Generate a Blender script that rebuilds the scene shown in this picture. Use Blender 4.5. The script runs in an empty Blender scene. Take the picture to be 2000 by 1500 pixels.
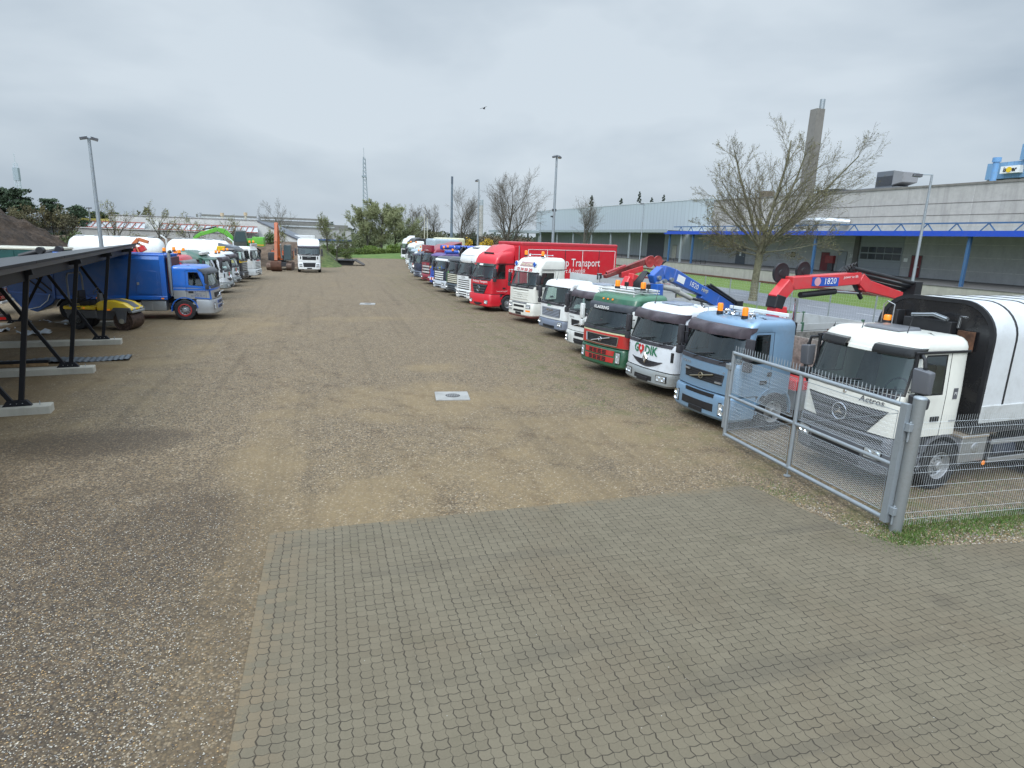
import bpy, bmesh, math, random
from mathutils import Vector, Matrix
R = math.radians
sin, cos, pi = math.sin, math.cos, math.pi
random.seed(7)
scene = bpy.context.scene
COL = scene.collection

# ------------------------------------------------------------------ camera
cam_d = bpy.data.cameras.new('camera')
cam_d.sensor_width = 36.0
cam_d.lens = 36.0 * 1195 / 2000
cam_d.clip_start = 0.1
cam_d.clip_end = 4000
cam = bpy.data.objects.new('camera', cam_d)
COL.objects.link(cam)
def cam_axes(pitch, roll, yaw):
    cp, sp = cos(pitch), sin(pitch)
    fw = Vector((sin(yaw) * cp, cos(yaw) * cp, -sp)); rt = Vector((cos(yaw), -sin(yaw), 0)); dn = fw.cross(rt)
    return rt * cos(roll) - dn * sin(roll), rt * sin(roll) + dn * cos(roll), fw
_r, _d, _f = cam_axes(R(13.4), R(2.05), R(16.95))
m = Matrix((( _r.x, -_d.x, -_f.x), (_r.y, -_d.y, -_f.y), (_r.z, -_d.z, -_f.z))).to_4x4()
m.translation = Vector((0, 0, 4.65))
cam.matrix_world = m
scene.camera = cam

# ------------------------------------------------------------------ sky, sun, exposure
SUN_EL, SUN_AZ = 42, 218          # degrees; azimuth clockwise from +Y
world = bpy.data.worlds.new('World')
scene.world = world
world.use_nodes = True
wt = world.node_tree
wt.nodes.clear()
def WN(t, **kw):
    n = wt.nodes.new(t)
    for k, v in kw.items(): setattr(n, k, v)
    return n
w_out = WN('ShaderNodeOutputWorld'); w_bg = WN('ShaderNodeBackground')
w_sky = WN('ShaderNodeTexSky', sky_type='NISHITA', sun_disc=False)
w_sky.sun_elevation = R(SUN_EL); w_sky.sun_rotation = R(SUN_AZ); w_sky.dust_density = 3
w_tc = WN('ShaderNodeTexCoord')
w_map = WN('ShaderNodeMapping'); w_map.inputs['Scale'].default_value = (1.0, 1.0, 2.6)
wt.links.new(w_tc.outputs['Generated'], w_map.inputs['Vector'])
w_n1 = WN('ShaderNodeTexNoise'); w_n1.inputs['Scale'].default_value = 1.7; w_n1.inputs['Detail'].default_value = 5; w_n1.inputs['Roughness'].default_value = .48; w_n1.inputs['Distortion'].default_value = .35
w_n2 = WN('ShaderNodeTexNoise'); w_n2.inputs['Scale'].default_value = 4.5; w_n2.inputs['Detail'].default_value = 4; w_n2.inputs['Roughness'].default_value = .5
for n in (w_n1, w_n2): wt.links.new(w_map.outputs[0], n.inputs['Vector'])
w_mx = WN('ShaderNodeMath', operation='MULTIPLY_ADD'); w_mx.inputs[1].default_value = .28
wt.links.new(w_n2.outputs['Fac'], w_mx.inputs[0]); wt.links.new(w_n1.outputs['Fac'], w_mx.inputs[2])
# the cloud deck is thinner (brighter) towards the right of the yard
w_dot = WN('ShaderNodeVectorMath', operation='DOT_PRODUCT'); w_dot.inputs[1].default_value = (.62, .62, .32)
wt.links.new(w_tc.outputs['Generated'], w_dot.inputs[0])
w_m2 = WN('ShaderNodeMath', operation='MULTIPLY_ADD'); w_m2.inputs[1].default_value = .26
wt.links.new(w_dot.outputs['Value'], w_m2.inputs[0]); wt.links.new(w_mx.outputs[0], w_m2.inputs[2])
w_cr = WN('ShaderNodeValToRGB')
w_cr.color_ramp.elements[0].position = .53; w_cr.color_ramp.elements[0].color = (3.15, 4.02, 4.98, 1)
w_cr.color_ramp.elements[1].position = .97; w_cr.color_ramp.elements[1].color = (6.75, 7.6, 8.35, 1)
wt.links.new(w_m2.outputs[0], w_cr.inputs['Fac'])
w_mix = WN('ShaderNodeMixRGB'); w_mix.inputs['Fac'].default_value = .93
wt.links.new(w_sky.outputs[0], w_mix.inputs[1]); wt.links.new(w_cr.outputs[0], w_mix.inputs[2])
# an overcast deck is about three times as bright overhead as at the horizon
w_sep = WN('ShaderNodeSeparateXYZ'); wt.links.new(w_tc.outputs['Generated'], w_sep.inputs[0])
w_el = WN('ShaderNodeMapRange', interpolation_type='SMOOTHSTEP'); wt.links.new(w_sep.outputs['Z'], w_el.inputs[0])
w_el.inputs[1].default_value = .30; w_el.inputs[2].default_value = .95; w_el.inputs[3].default_value = 1.0; w_el.inputs[4].default_value = 2.8
w_zen = WN('ShaderNodeVectorMath', operation='SCALE'); wt.links.new(w_mix.outputs[0], w_zen.inputs[0]); wt.links.new(w_el.outputs[0], w_zen.inputs['Scale'])
# and brighter where the sun stands behind it
w_sd = WN('ShaderNodeVectorMath', operation='DOT_PRODUCT'); w_sd.inputs[1].default_value = (sin(R(SUN_AZ)) * cos(R(SUN_EL)), cos(R(SUN_AZ)) * cos(R(SUN_EL)), sin(R(SUN_EL)))
wt.links.new(w_tc.outputs['Generated'], w_sd.inputs[0])
w_gl = WN('ShaderNodeMapRange', interpolation_type='SMOOTHSTEP'); wt.links.new(w_sd.outputs['Value'], w_gl.inputs[0])
w_gl.inputs[1].default_value = .15; w_gl.inputs[2].default_value = 1.0; w_gl.inputs[3].default_value = 1.0; w_gl.inputs[4].default_value = 2.6
w_fin = WN('ShaderNodeVectorMath', operation='SCALE'); wt.links.new(w_zen.outputs[0], w_fin.inputs[0]); wt.links.new(w_gl.outputs[0], w_fin.inputs['Scale'])
wt.links.new(w_fin.outputs[0], w_bg.inputs['Color'])
w_bg.inputs['Strength'].default_value = .1
wt.links.new(w_bg.outputs[0], w_out.inputs['Surface'])

sun_d = bpy.data.lights.new('sun', 'SUN'); sun_d.energy = 1.5; sun_d.angle = R(25); sun_d.color = (1, .965, .91)
sun = bpy.data.objects.new('sun', sun_d); COL.objects.link(sun)
_sd = Vector((sin(R(SUN_AZ)) * cos(R(SUN_EL)), cos(R(SUN_AZ)) * cos(R(SUN_EL)), sin(R(SUN_EL))))
sun.rotation_euler = _sd.to_track_quat('Z', 'Y').to_euler()
vs = scene.view_settings
vs.view_transform = 'Standard'; vs.look = 'None'; vs.exposure = 0.0; vs.gamma = 1.0; vs.use_curve_mapping = False

# ------------------------------------------------------------------ materials
_mats = {}
class NT:
    def __init__(s, name):
        s.m = bpy.data.materials.new(name); s.m.use_nodes = True
        s.t = s.m.node_tree; s.t.nodes.clear()
        s.out = s.t.nodes.new('ShaderNodeOutputMaterial'); s.b = s.t.nodes.new('ShaderNodeBsdfPrincipled')
        s.t.links.new(s.b.outputs[0], s.out.inputs[0])
    def n(s, typ, ins=None, **kw):
        n = s.t.nodes.new(typ)
        for k, v in kw.items(): setattr(n, k, v)
        for k, v in (ins or {}).items(): s.put(n, k, v)
        return n
    def put(s, n, k, v):
        i = n.inputs[k]
        if isinstance(v, bpy.types.NodeSocket): s.t.links.new(v, i)
        elif isinstance(v, (tuple, list)) and i.type == 'RGBA' and len(v) == 3: i.default_value = (*v, 1)
        else: i.default_value = v
    def set(s, **kw):
        for k, v in kw.items(): s.put(s.b, k.replace('_', ' '), v)
    def math(s, op, a, b=0.0, c=0.0, clamp=False):
        n = s.n('ShaderNodeMath', {0: a, 1: b, 2: c}, operation=op); n.use_clamp = clamp
        return n.outputs[0]
    def mix(s, f, a, b, bt='MIX'):
        n = s.n('ShaderNodeMixRGB', {0: f, 1: a, 2: b}, blend_type=bt); return n.outputs[0]
    def noise(s, vec, scale, detail=4, rough=.55, dist=0.0):
        n = s.n('ShaderNodeTexNoise', {'Vector': vec, 'Scale': scale, 'Detail': detail, 'Roughness': rough, 'Distortion': dist}); return n.outputs['Fac']
    def voro(s, vec, scale, rnd=1.0, feature='F1'):
        return s.n('ShaderNodeTexVoronoi', {'Vector': vec, 'Scale': scale, 'Randomness': rnd}, feature=feature)
    def ramp(s, f, pts, interp='LINEAR'):
        n = s.n('ShaderNodeValToRGB', {0: f}); e = n.color_ramp.elements; n.color_ramp.interpolation = interp
        while len(e) < len(pts): e.new(.5)
        for k, (p, c) in zip(e, pts): k.position = p; k.color = (*c, 1) if len(c) == 3 else c
        return n.outputs[0]
    def step(s, v, a, b):
        n = s.n('ShaderNodeMapRange', {0: v, 1: a, 2: b, 3: 0.0, 4: 1.0}, interpolation_type='SMOOTHSTEP'); return n.outputs[0]
    def obj(s): return s.n('ShaderNodeTexCoord').outputs['Object']
    def pos(s): return s.n('ShaderNodeNewGeometry').outputs['Position']
    def xyz(s, v):
        n = s.n('ShaderNodeSeparateXYZ', {0: v}); return n.outputs
    def bump(s, h, st=.5, d=.01):
        n = s.n('ShaderNodeBump', {'Height': h, 'Strength': st, 'Distance': d}); s.put(s.b, 'Normal', n.outputs[0])

def paint(c, rough=.32, metal=0.0, coat=.35, dirt=.22, dirtc=(.21, .19, .155), scale=2.2):
    k = ('p', c, rough, metal, coat, dirt, scale)
    if k not in _mats:
        t = NT('paint'); o = t.obj()
        f1 = t.noise(o, scale, 6, .65, .4); f2 = t.noise(o, scale * 9, 4, .7)
        d = t.math('MULTIPLY', t.step(f1, .42, .75), dirt)
        d = t.math('MULTIPLY_ADD', t.step(f2, .5, .8), dirt * .5, d)
        t.set(Base_Color=t.mix(d, c, dirtc), Roughness=t.math('MULTIPLY_ADD', d, .6, rough), Metallic=metal, Coat_Weight=coat, Coat_Roughness=.12)
        _mats[k] = t.m
    return _mats[k]
def matte(c, rough=.7, var=.25, scale=4, metal=0.0):
    k = ('m', c, rough, var, scale, metal)
    if k not in _mats:
        t = NT('matte'); f = t.noise(t.obj(), scale, 6, .65)
        t.set(Base_Color=t.mix(t.step(f, .3, .75), tuple(x * (1 + var * .5) for x in c), tuple(x * (1 - var) for x in c)), Roughness=rough, Metallic=metal)
        _mats[k] = t.m
    return _mats[k]
def glassm(c=(.74, .88, .84), rough=.03, amt=1.0):
    k = ('g', c, rough, amt)
    if k not in _mats:
        t = NT('glass'); t.t.nodes.remove(t.b)
        tr = t.n('ShaderNodeBsdfTransparent', {0: c}); gl = t.n('ShaderNodeBsdfGlossy', {0: (.9, .95, .95), 'Roughness': rough})
        fr = t.n('ShaderNodeFresnel', {0: 1.55})
        mx = t.n('ShaderNodeMixShader', {0: t.math('MULTIPLY_ADD', fr.outputs[0], 1.3 * amt, .055, True), 1: tr.outputs[0], 2: gl.outputs[0]})
        t.t.links.new(mx.outputs[0], t.out.inputs[0]); _mats[k] = t.m
    return _mats[k]
def plain(name, c, rough=.5, metal=0.0, **kw):  # kw: further Principled inputs
    k = ('x', name)
    if k not in _mats:
        t = NT(name); t.set(Base_Color=c, Roughness=rough, Metallic=metal, **kw); _mats[k] = t.m
    return _mats[k]
RUBBER = matte((.022, .022, .024), .8, .5, 9)
BLACK = matte((.016, .016, .018), .5, .3)
DARK = matte((.035, .036, .04), .65, .35)
PLAST = matte((.04, .038, .044), .55, .3, 5)
GREYP = paint((.10, .105, .118), .5, 0, .1)
RIM = paint((.42, .43, .44), .42, .6, 0, .45)
ALU = paint((.5, .51, .52), .4, .8, 0, .3)
STEEL = paint((.36, .39, .41), .45, .75, 0, .35)
GALV = paint((.34, .375, .40), .5, .55, 0, .3)
WIRE = paint((.62, .65, .66), .45, .4, 0, .2)
CHROME = plain('chrome', (.75, .76, .78), .12, 1.0)
SEAL = plain('rubber_seal', (.01, .01, .011), .45)
GLASS = glassm()
DGLASS = glassm((.10, .13, .13), .03, 1.1)
LENS = plain('lamp_lens', (.62, .66, .68), .08, .55)
AMBER = plain('amber_lens', (.85, .24, .02), .2, Emission_Color=(1, .3, .02), Emission_Strength=.25)
REDLENS = plain('red_lens', (.45, .012, .012), .2)
WHITE = paint((.74, .75, .73), .3, 0, .4, .2)
WHITE2 = paint((.70, .73, .76), .3, 0, .4, .25)
CREAM = paint((.72, .71, .64), .28, 0, .5, .12)
SEATM = matte((.075, .078, .085), .85, .4)
CABIN = matte((.30, .34, .33), .85, .2)
TXTW = plain('white_lettering', (.78, .78, .76), .5)
TXTG = plain('green_lettering', (.02, .16, .075), .5)
TXTR = plain('red_lettering', (.55, .03, .03), .5)
TXTK = plain('black_lettering', (.02, .02, .022), .5)
RUST = matte((.13, .06, .032), .9, .6, 6)
WOOD = matte((.30, .28, .245), .9, .5, 7)

# ------------------------------------------------------------------ mesh building
def tag(o, label=None, cat=None, group=None, kind=None):
    if label: o['label'] = label
    if cat: o['category'] = cat
    if group: o['group'] = group
    if kind: o['kind'] = kind
    return o
def thing(name, label, cat, loc=(0, 0, 0), rz=0.0, group=None):
    o = bpy.data.objects.new(name, None); COL.objects.link(o)
    o.location = loc; o.rotation_euler = (0, 0, rz); o.empty_display_size = .3
    return tag(o, label, cat, group)
def copy_tree(o, parent=None):
    c = o.copy(); COL.objects.link(c); c.parent = parent
    for ch in list(o.children): copy_tree(ch, c)
    return c

class MB:
    def __init__(s): s.v = []; s.f = []; s.mi = []; s.ms = []
    def mat(s, m):
        for i, x in enumerate(s.ms):
            if x is m: return i
        s.ms.append(m); return len(s.ms) - 1
    def face(s, pts, m):
        b = len(s.v); s.v += [tuple(p) for p in pts]; s.f.append(tuple(range(b, b + len(pts)))); s.mi.append(s.mat(m))
    def hexa(s, p, m):      # 8 points: bottom ring 0-3, top ring 4-7
        b = len(s.v); s.v += [tuple(q) for q in p]; i = s.mat(m)
        for f in ((3, 2, 1, 0), (4, 5, 6, 7), (0, 1, 5, 4), (1, 2, 6, 5), (2, 3, 7, 6), (3, 0, 4, 7)):
            s.f.append(tuple(b + k for k in f)); s.mi.append(i)
    def box(s, x0, x1, y0, y1, z0, z1, m):
        s.hexa([(x0, y0, z0), (x1, y0, z0), (x1, y1, z0), (x0, y1, z0), (x0, y0, z1), (x1, y0, z1), (x1, y1, z1), (x0, y1, z1)], m)
    def beam(s, a, b, w, h, m, up=(0, 0, 1)):
        a, b = Vector(a), Vector(b); d = (b - a).normalized(); u = Vector(up)
        if abs(d.dot(u)) > .98: u = Vector((1, 0, 0))
        r = d.cross(u).normalized() * w * .5; u = r.cross(d).normalized() * h * .5
        s.hexa([a - r - u, a + r - u, b + r - u, b - r - u, a - r + u, a + r + u, b + r + u, b - r + u], m)
    def ring(s, rings, m, close=True, cap0=False, cap1=False):
        b = len(s.v); n = len(rings[0]); i = s.mat(m)
        for r in rings: s.v += [tuple(p) for p in r]
        for k in range(len(rings) - 1):
            for j in range(n if close else n - 1):
                j2 = (j + 1) % n
                s.f.append((b + k * n + j, b + k * n + j2, b + (k + 1) * n + j2, b + (k + 1) * n + j)); s.mi.append(i)
        if cap0: s.f.append(tuple(b + j for j in reversed(range(n)))); s.mi.append(i)
        if cap1: s.f.append(tuple(b + (len(rings) - 1) * n + j for j in range(n))); s.mi.append(i)
    def tube(s, pts, r, n, m, caps=True):
        pts = [Vector(p) for p in pts]; k = len(pts); rs = r if isinstance(r, (list, tuple)) else [r] * k
        u = None; rings = []
        for i in range(k):
            d = (pts[min(i + 1, k - 1)] - pts[max(i - 1, 0)])
            d = d.normalized() if d.length > 1e-9 else Vector((0, 0, 1))
            if u is None:
                u = d.cross(Vector((0, 0, 1)))
                if u.length < .05: u = d.cross(Vector((1, 0, 0)))
            else: u = u - d * u.dot(d)
            u.normalize(); w = d.cross(u)
            rings.append([pts[i] + (u * cos(2 * pi * j / n) + w * sin(2 * pi * j / n)) * rs[i] for j in range(n)])
        s.ring(rings, m, True, caps, caps)
    def lathe(s, prof, o, ax, n, m, cap0=False, cap1=False):   # prof: (r, h) along axis
        o = Vector(o); a = Vector(ax).normalized(); u = a.cross(Vector((0, 0, 1)))
        if u.length < .05: u = Vector((1, 0, 0))
        u.normalize(); w = a.cross(u)
        s.ring([[o + a * h + (u * cos(2 * pi * j / n) + w * sin(2 * pi * j / n)) * r for j in range(n)] for r, h in prof], m, True, cap0, cap1)
    def prism(s, poly, vec, m):
        v = Vector(vec); p = [Vector(q) for q in poly]; s.ring([p, [q + v for q in p]], m, True, True, True)
    def join(s, o):
        b = len(s.v); s.v += o.v
        for f, i in zip(o.f, o.mi): s.f.append(tuple(b + k for k in f)); s.mi.append(s.mat(o.ms[i]))
    def build(s, name, parent=None, bev=0.0, seg=1, smooth=32, weld=True):
        me = bpy.data.meshes.new(name); me.from_pydata(s.v, [], s.f)
        for x in s.ms: me.materials.append(x)
        me.polygons.foreach_set('material_index', s.mi)
        bm = bmesh.new(); bm.from_mesh(me)
        if weld: bmesh.ops.remove_doubles(bm, verts=bm.verts, dist=1e-5)
        bmesh.ops.recalc_face_normals(bm, faces=bm.faces)
        if bev:
            es = [e for e in bm.edges if len(e.link_faces) == 2 and e.calc_face_angle(0) > .5]
            bmesh.ops.bevel(bm, geom=es, offset=bev, segments=seg, profile=.6, affect='EDGES', clamp_overlap=True)
        bm.to_mesh(me); bm.free()
        if smooth:
            me.shade_smooth(); me.set_sharp_from_angle(angle=R(smooth))
        me.update()
        o = bpy.data.objects.new(name, me); COL.objects.link(o)
        if parent: o.parent = parent
        return o

_txt = {}
def text_geo(t, shear=0.0, bold=0.0, res=2):
    k = (t, shear, bold)
    if k not in _txt:
        c = bpy.data.curves.new('lettering', 'FONT'); c.body = t; c.size = 1; c.resolution_u = res; c.shear = shear; c.offset = bold
        c.align_x = 'CENTER'; c.align_y = 'CENTER'
        o = bpy.data.objects.new('lettering', c); me = bpy.data.meshes.new_from_object(o)
        _txt[k] = ([tuple(v.co) for v in me.vertices], [tuple(p.vertices) for p in me.polygons])
        bpy.data.objects.remove(o); bpy.data.meshes.remove(me)
    return _txt[k]
def letters(mb, t, fn, m, size=1.0, wide=1.0, shear=0.0, bold=0.0):    # fn(u, v) -> point
    vs, fs = text_geo(t, shear, bold); b = len(mb.v); i = mb.mat(m)
    mb.v += [tuple(fn(x * size * wide, y * size)) for x, y, z in vs]
    for f in fs: mb.f.append(tuple(b + k for k in f)); mb.mi.append(i)
# ================================================================== THE SETTING
def sheet(name, pts, z, m, kind='structure'):
    mb = MB(); mb.face([(x, y, z) for x, y in pts], m); return tag(mb.build(name, smooth=0), kind=kind)

# --- ground: pebbly gravel over sandy soil, wheel tracks, wet heaps, algae by the trucks
t = NT('gravel'); P = t.pos(); X, Y, Z = t.xyz(P)
wob = t.n('ShaderNodeVectorMath', {0: P, 1: t.n('ShaderNodeVectorMath', {0: t.n('ShaderNodeTexNoise', {'Vector': P, 'Scale': 9.0, 'Detail': 2}).outputs['Color'], 'Scale': .02}, operation='SCALE').outputs[0]}, operation='ADD').outputs[0]
v1 = t.voro(wob, 34); v2 = t.voro(wob, 70); v3 = t.voro(P, 15)
r1 = t.xyz(v1.outputs['Color'])[0]; r2 = t.xyz(v2.outputs['Color'])[1]; r3 = t.xyz(v3.outputs['Color'])[2]
STN = [(0, (.022, .018, .015)), (.2, (.065, .05, .038)), (.42, (.19, .142, .09)), (.6, (.30, .232, .14)), (.74, (.19, .168, .14)), (.86, (.50, .43, .33)), (.95, (.38, .24, .10)), (1, (.78, .73, .64))]
stone = t.mix(.28, t.ramp(r1, STN), t.ramp(r2, STN))
gap = t.step(v1.outputs['Distance'], .38, .8)
stone = t.mix(t.math('MULTIPLY', gap, .72), stone, (.03, .025, .02))
stone = t.mix(.28, stone, t.ramp(r3, [(0, (.11, .082, .056)), (1, (.27, .215, .145))]))
big = t.noise(P, .16, 5, .6, .5); mid = t.noise(P, .75, 5, .65, .3); fine = t.noise(P, 26, 4, .7)
stretch = t.n('ShaderNodeMapping', {'Vector': P, 'Scale': (.55, .12, 1.0), 'Rotation': (0, 0, .12)}).outputs[0]
trk = t.noise(stretch, 1.0, 5, .6, .6)
sand = t.mix(fine, (.185, .138, .076), (.275, .212, .124))
sand = t.mix(t.math('MULTIPLY', t.step(r1, .5, .95), .6), sand, stone)
def blob(cx, cy, rx, ry):      # soft ellipse on the ground, 1 inside
    a = t.math('POWER', t.math('MULTIPLY', t.math('SUBTRACT', X, cx), 1 / rx), 2); b = t.math('POWER', t.math('MULTIPLY', t.math('SUBTRACT', Y, cy), 1 / ry), 2)
    return t.math('SUBTRACT', 1.0, t.math('MULTIPLY', t.math('ADD', a, b), 1.0))
def mx(*a):
    r = a[0]
    for b in a[1:]: r = t.math('MAXIMUM', r, b)
    return r
zone = mx(blob(3.4, 17.0, 3.0, 2.0), blob(5.2, 12.3, 3.6, 2.6), blob(2.6, 10.4, 4.5, 1.4), blob(1.2, 34.8, 2.5, 1.0), blob(3.6, 21.5, 1.1, .7), blob(-9.5, 24, 4.0, 9.5), blob(-13, 33, 10, 5), blob(-1.2, 8.0, .75, 9))
sm = t.math('ADD', t.math('MULTIPLY', t.step(zone, -1.8, 1.0), .26), t.math('MULTIPLY_ADD', big, .5, t.math('MULTIPLY', mid, .72)))
sm = t.math('ADD', sm, t.math('MULTIPLY', t.step(Y, 28, 70), .05))
sm = t.math('ADD', sm, t.math('MULTIPLY_ADD', trk, .22, -.12))
smask = t.step(sm, .60, .98)
colr = t.mix(t.math('MULTIPLY', smask, .82), stone, sand)
# darker, wetter pebble heap at the near left
wet = t.step(t.math('ADD', mx(blob(-5.2, 5.5, 5.2, 8.5), blob(-5.0, 14.6, 2.2, 1.2), blob(-2.6, 9.4, 1.6, 3.0)), t.math('MULTIPLY', t.math('SUBTRACT', mid, .5), 1.6)), -.25, .9)
colr = t.mix(t.math('MULTIPLY', wet, .92), colr, t.mix(1.0, stone, (.46, .415, .36), 'MULTIPLY'))
brown = t.math('MULTIPLY', t.step(blob(-11, 27, 5.5, 13), -.1, .6), t.step(mid, .3, .62))
colr = t.mix(t.math('MULTIPLY', brown, .55), colr, (.155, .105, .048))
alg = t.math('MULTIPLY', t.step(mx(blob(8.6, 24, 2.6, 15), blob(12.5, 9, 5.5, 3.0), blob(8.4, 55, 3.4, 30)), -.3, .7), t.step(t.noise(P, 1.3, 5, .7), .47, .66))
colr = t.mix(t.math('MULTIPLY', alg, .48), colr, (.115, .125, .035))
tr2 = t.n('ShaderNodeMapping', {'Vector': P, 'Scale': (1.9, .05, 1.0), 'Rotation': (0, 0, .1)}).outputs[0]
ruts = t.step(t.noise(tr2, 1.0, 3, .5, .2), .53, .70)
colr = t.mix(t.math('MULTIPLY', ruts, .30), colr, (.09, .068, .043))
gr1 = t.noise(P, 6.5, 6, .78); gr2 = t.noise(P, 2.2, 5, .7, .5)
colr = t.mix(t.math('MULTIPLY', t.step(gr1, .50, .74), .42), colr, t.mix(1.0, colr, (.52, .49, .45), 'MULTIPLY'))
colr = t.mix(t.math('MULTIPLY', t.step(gr2, .46, .72), .34), colr, t.mix(1.0, colr, (.60, .56, .52), 'MULTIPLY'))
def ring_(cx, cy, r0, w):
    d = t.math('SQRT', t.math('ADD', t.math('POWER', t.math('SUBTRACT', X, cx), 2), t.math('POWER', t.math('SUBTRACT', Y, cy), 2)))
    return t.math('SUBTRACT', 1.0, t.step(t.math('ABSOLUTE', t.math('SUBTRACT', t.math('ADD', d, t.math('MULTIPLY', mid, .5)), r0)), w * .3, w))
arcs = mx(ring_(-9.5, 10.0, 11.6, .26), ring_(-9.5, 10.0, 13.4, .26), ring_(14.5, 29.0, 16.8, .3), ring_(14.5, 29.0, 18.7, .3), ring_(-12.0, 36.0, 13.2, .3), ring_(-12.0, 36.0, 15.0, .3))
colr = t.mix(t.math('MULTIPLY', arcs, t.math('MULTIPLY', t.step(gr2, .40, .62), .42)), colr, t.mix(1.0, colr, (.60, .54, .48), 'MULTIPLY'))
colr = t.mix(1.0, colr, (.87, .81, .715), 'MULTIPLY')
# beyond the yard: rough turf
def rng(v, a, b, w): return t.math('MULTIPLY', t.step(v, a - w, a + w), t.math('SUBTRACT', 1.0, t.step(v, b - w, b + w)))
yard = t.math('MULTIPLY', rng(X, -46, 31.2, 1.5), rng(Y, -40, 121, 1.0))
turf = t.mix(t.noise(P, .5, 6, .7), (.055, .09, .018), (.11, .135, .04))
colr = t.mix(yard, turf, colr)
t.set(Base_Color=colr, Roughness=t.math('MULTIPLY_ADD', wet, -.2, .92))
h = t.math('MULTIPLY', t.math('SUBTRACT', 1.0, v1.outputs['Distance']), t.math('SUBTRACT', 1.0, t.math('MULTIPLY', smask, .75)))
t.bump(t.math('ADD', h, t.math('MULTIPLY_ADD', mid, 1.4, t.math('MULTIPLY', fine, .4))), .6, .016)
mb = MB()
N_ = 24
mb.face([(-1500, -200, 0), (1500, -200, 0), (1500, 2600, 0), (-1500, 2600, 0)], t.m)
tag(mb.build('ground', smooth=0), kind='structure')

# --- interlocking concrete paving
t = NT('interlocking_paving'); P = t.pos(); X, Y, Z = t.xyz(P)
CA, CB = .122, .112
wx = t.math('MULTIPLY', t.math('PINGPONG', t.math('ADD', t.math('DIVIDE', Y, CB), .15), .5), .040)
wy = t.math('MULTIPLY', t.math('SINE', t.math('MULTIPLY', X, 2 * pi / CA)), .0065)
nz = t.n('ShaderNodeTexNoise', {'Vector': P, 'Scale': 1.6, 'Detail': 2}).outputs['Color']; nx = t.xyz(nz)
u = t.math('DIVIDE', t.math('ADD', t.math('ADD', X, wx), t.math('MULTIPLY', nx[0], .05)), CA)
v = t.math('DIVIDE', t.math('ADD', t.math('ADD', Y, wy), t.math('MULTIPLY', nx[1], .05)), CB)
fu, fv = t.math('FLOOR', u), t.math('FLOOR', v)
du = t.math('ABSOLUTE', t.math('SUBTRACT', t.math('FRACT', t.math('ADD', u, .5)), .5)); dv = t.math('ABSOLUTE', t.math('SUBTRACT', t.math('FRACT', t.math('ADD', v, .5)), .5))
ju, jv = t.math('FLOOR', t.math('ADD', u, .5)), t.math('FLOOR', t.math('ADD', v, .5))
# a block is two cells: dummy joints inside it are faint
def hash2(a, b): return t.n('ShaderNodeTexWhiteNoise', {'Vector': t.n('ShaderNodeCombineXYZ', {0: a, 1: b, 2: .37}).outputs[0]}, noise_dimensions='3D').outputs['Value']
pair = t.math('FLOOR', t.math('MULTIPLY', t.math('ADD', fu, t.math('MULTIPLY', t.math('FLOORED_MODULO', fv, 2.0), 1.0)), .5))
su = t.math('FLOORED_MODULO', t.math('ADD', ju, t.math('FLOORED_MODULO', fv, 2.0)), 2.0)
bold = t.math('SUBTRACT', 1.0, t.math('MINIMUM', t.math('FLOORED_MODULO', ju, 6.0), 1.0))
wu = t.math('ADD', t.math('MULTIPLY_ADD', t.math('SUBTRACT', 1.0, su), .026, .022), t.math('MULTIPLY', bold, .020))
hv = hash2(fu, jv)
wv = t.math('MULTIPLY_ADD', t.step(hv, .45, .75), .030, .022)
mu = t.math('SUBTRACT', 1.0, t.step(t.math('DIVIDE', du, wu), .55, 1.3)); mv = t.math('SUBTRACT', 1.0, t.step(t.math('DIVIDE', dv, wv), .55, 1.3))
mu = t.math('MULTIPLY', mu, t.math('MULTIPLY_ADD', su, -.25, 1.0))
joint = t.math('MAXIMUM', mu, t.math('MULTIPLY', mv, t.math('MULTIPLY_ADD', hv, .55, .4), 0, True))
rb = hash2(pair, fv)
big = t.noise(P, .45, 5, .6, .4); fn = t.noise(P, 60, 4, .75); strk = t.noise(t.n('ShaderNodeMapping', {'Vector': P, 'Scale': (1.4, .12, 1)}).outputs[0], 1.0, 4, .6)
base = t.mix(rb, (.150, .134, .098), (.176, .158, .117))
base = t.mix(t.math('MULTIPLY', t.step(big, .42, .72), .5), base, (.142, .113, .076))
base = t.mix(t.math('MULTIPLY', t.step(strk, .5, .72), .34), base, (.103, .092, .068))
edge = t.math('MULTIPLY', t.math('SUBTRACT', 1.0, t.step(X, -.95, -.2)), t.step(t.math('ADD', rb, mu), .25, .6))
base = t.mix(t.math('MULTIPLY', edge, .38), base, (.22, .158, .095))
base = t.mix(t.math('MULTIPLY', t.step(fn, .35, .8), .28), base, (.25, .22, .165))
specks = t.voro(P, 11); sp = t.math('MULTIPLY', t.math('SUBTRACT', 1.0, t.step(specks.outputs['Distance'], .035, .06)), t.step(t.xyz(specks.outputs['Color'])[0], .8, .82))
gm = t.math('MULTIPLY', t.step(t.noise(P, .9, 6, .7, .4), .55, .72), t.step(fn, .3, .6)); base = t.mix(t.math('MULTIPLY', gm, .35), base, (.085, .085, .045))
tyre = t.noise(t.n('ShaderNodeMapping', {'Vector': P, 'Scale': (.16, 2.0, 1), 'Rotation': (0, 0, -.75)}).outputs[0], 1.0, 3, .5, .3)
base = t.mix(t.math('MULTIPLY', t.step(tyre, .56, .70), .30), base, (.072, .066, .055))
oil = t.voro(P, .55); base = t.mix(t.math('MULTIPLY', t.math('SUBTRACT', 1.0, t.step(t.math('ADD', oil.outputs['Distance'], t.math('MULTIPLY', big, .3)), .18, .36)), .45), base, (.055, .05, .042))
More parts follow.
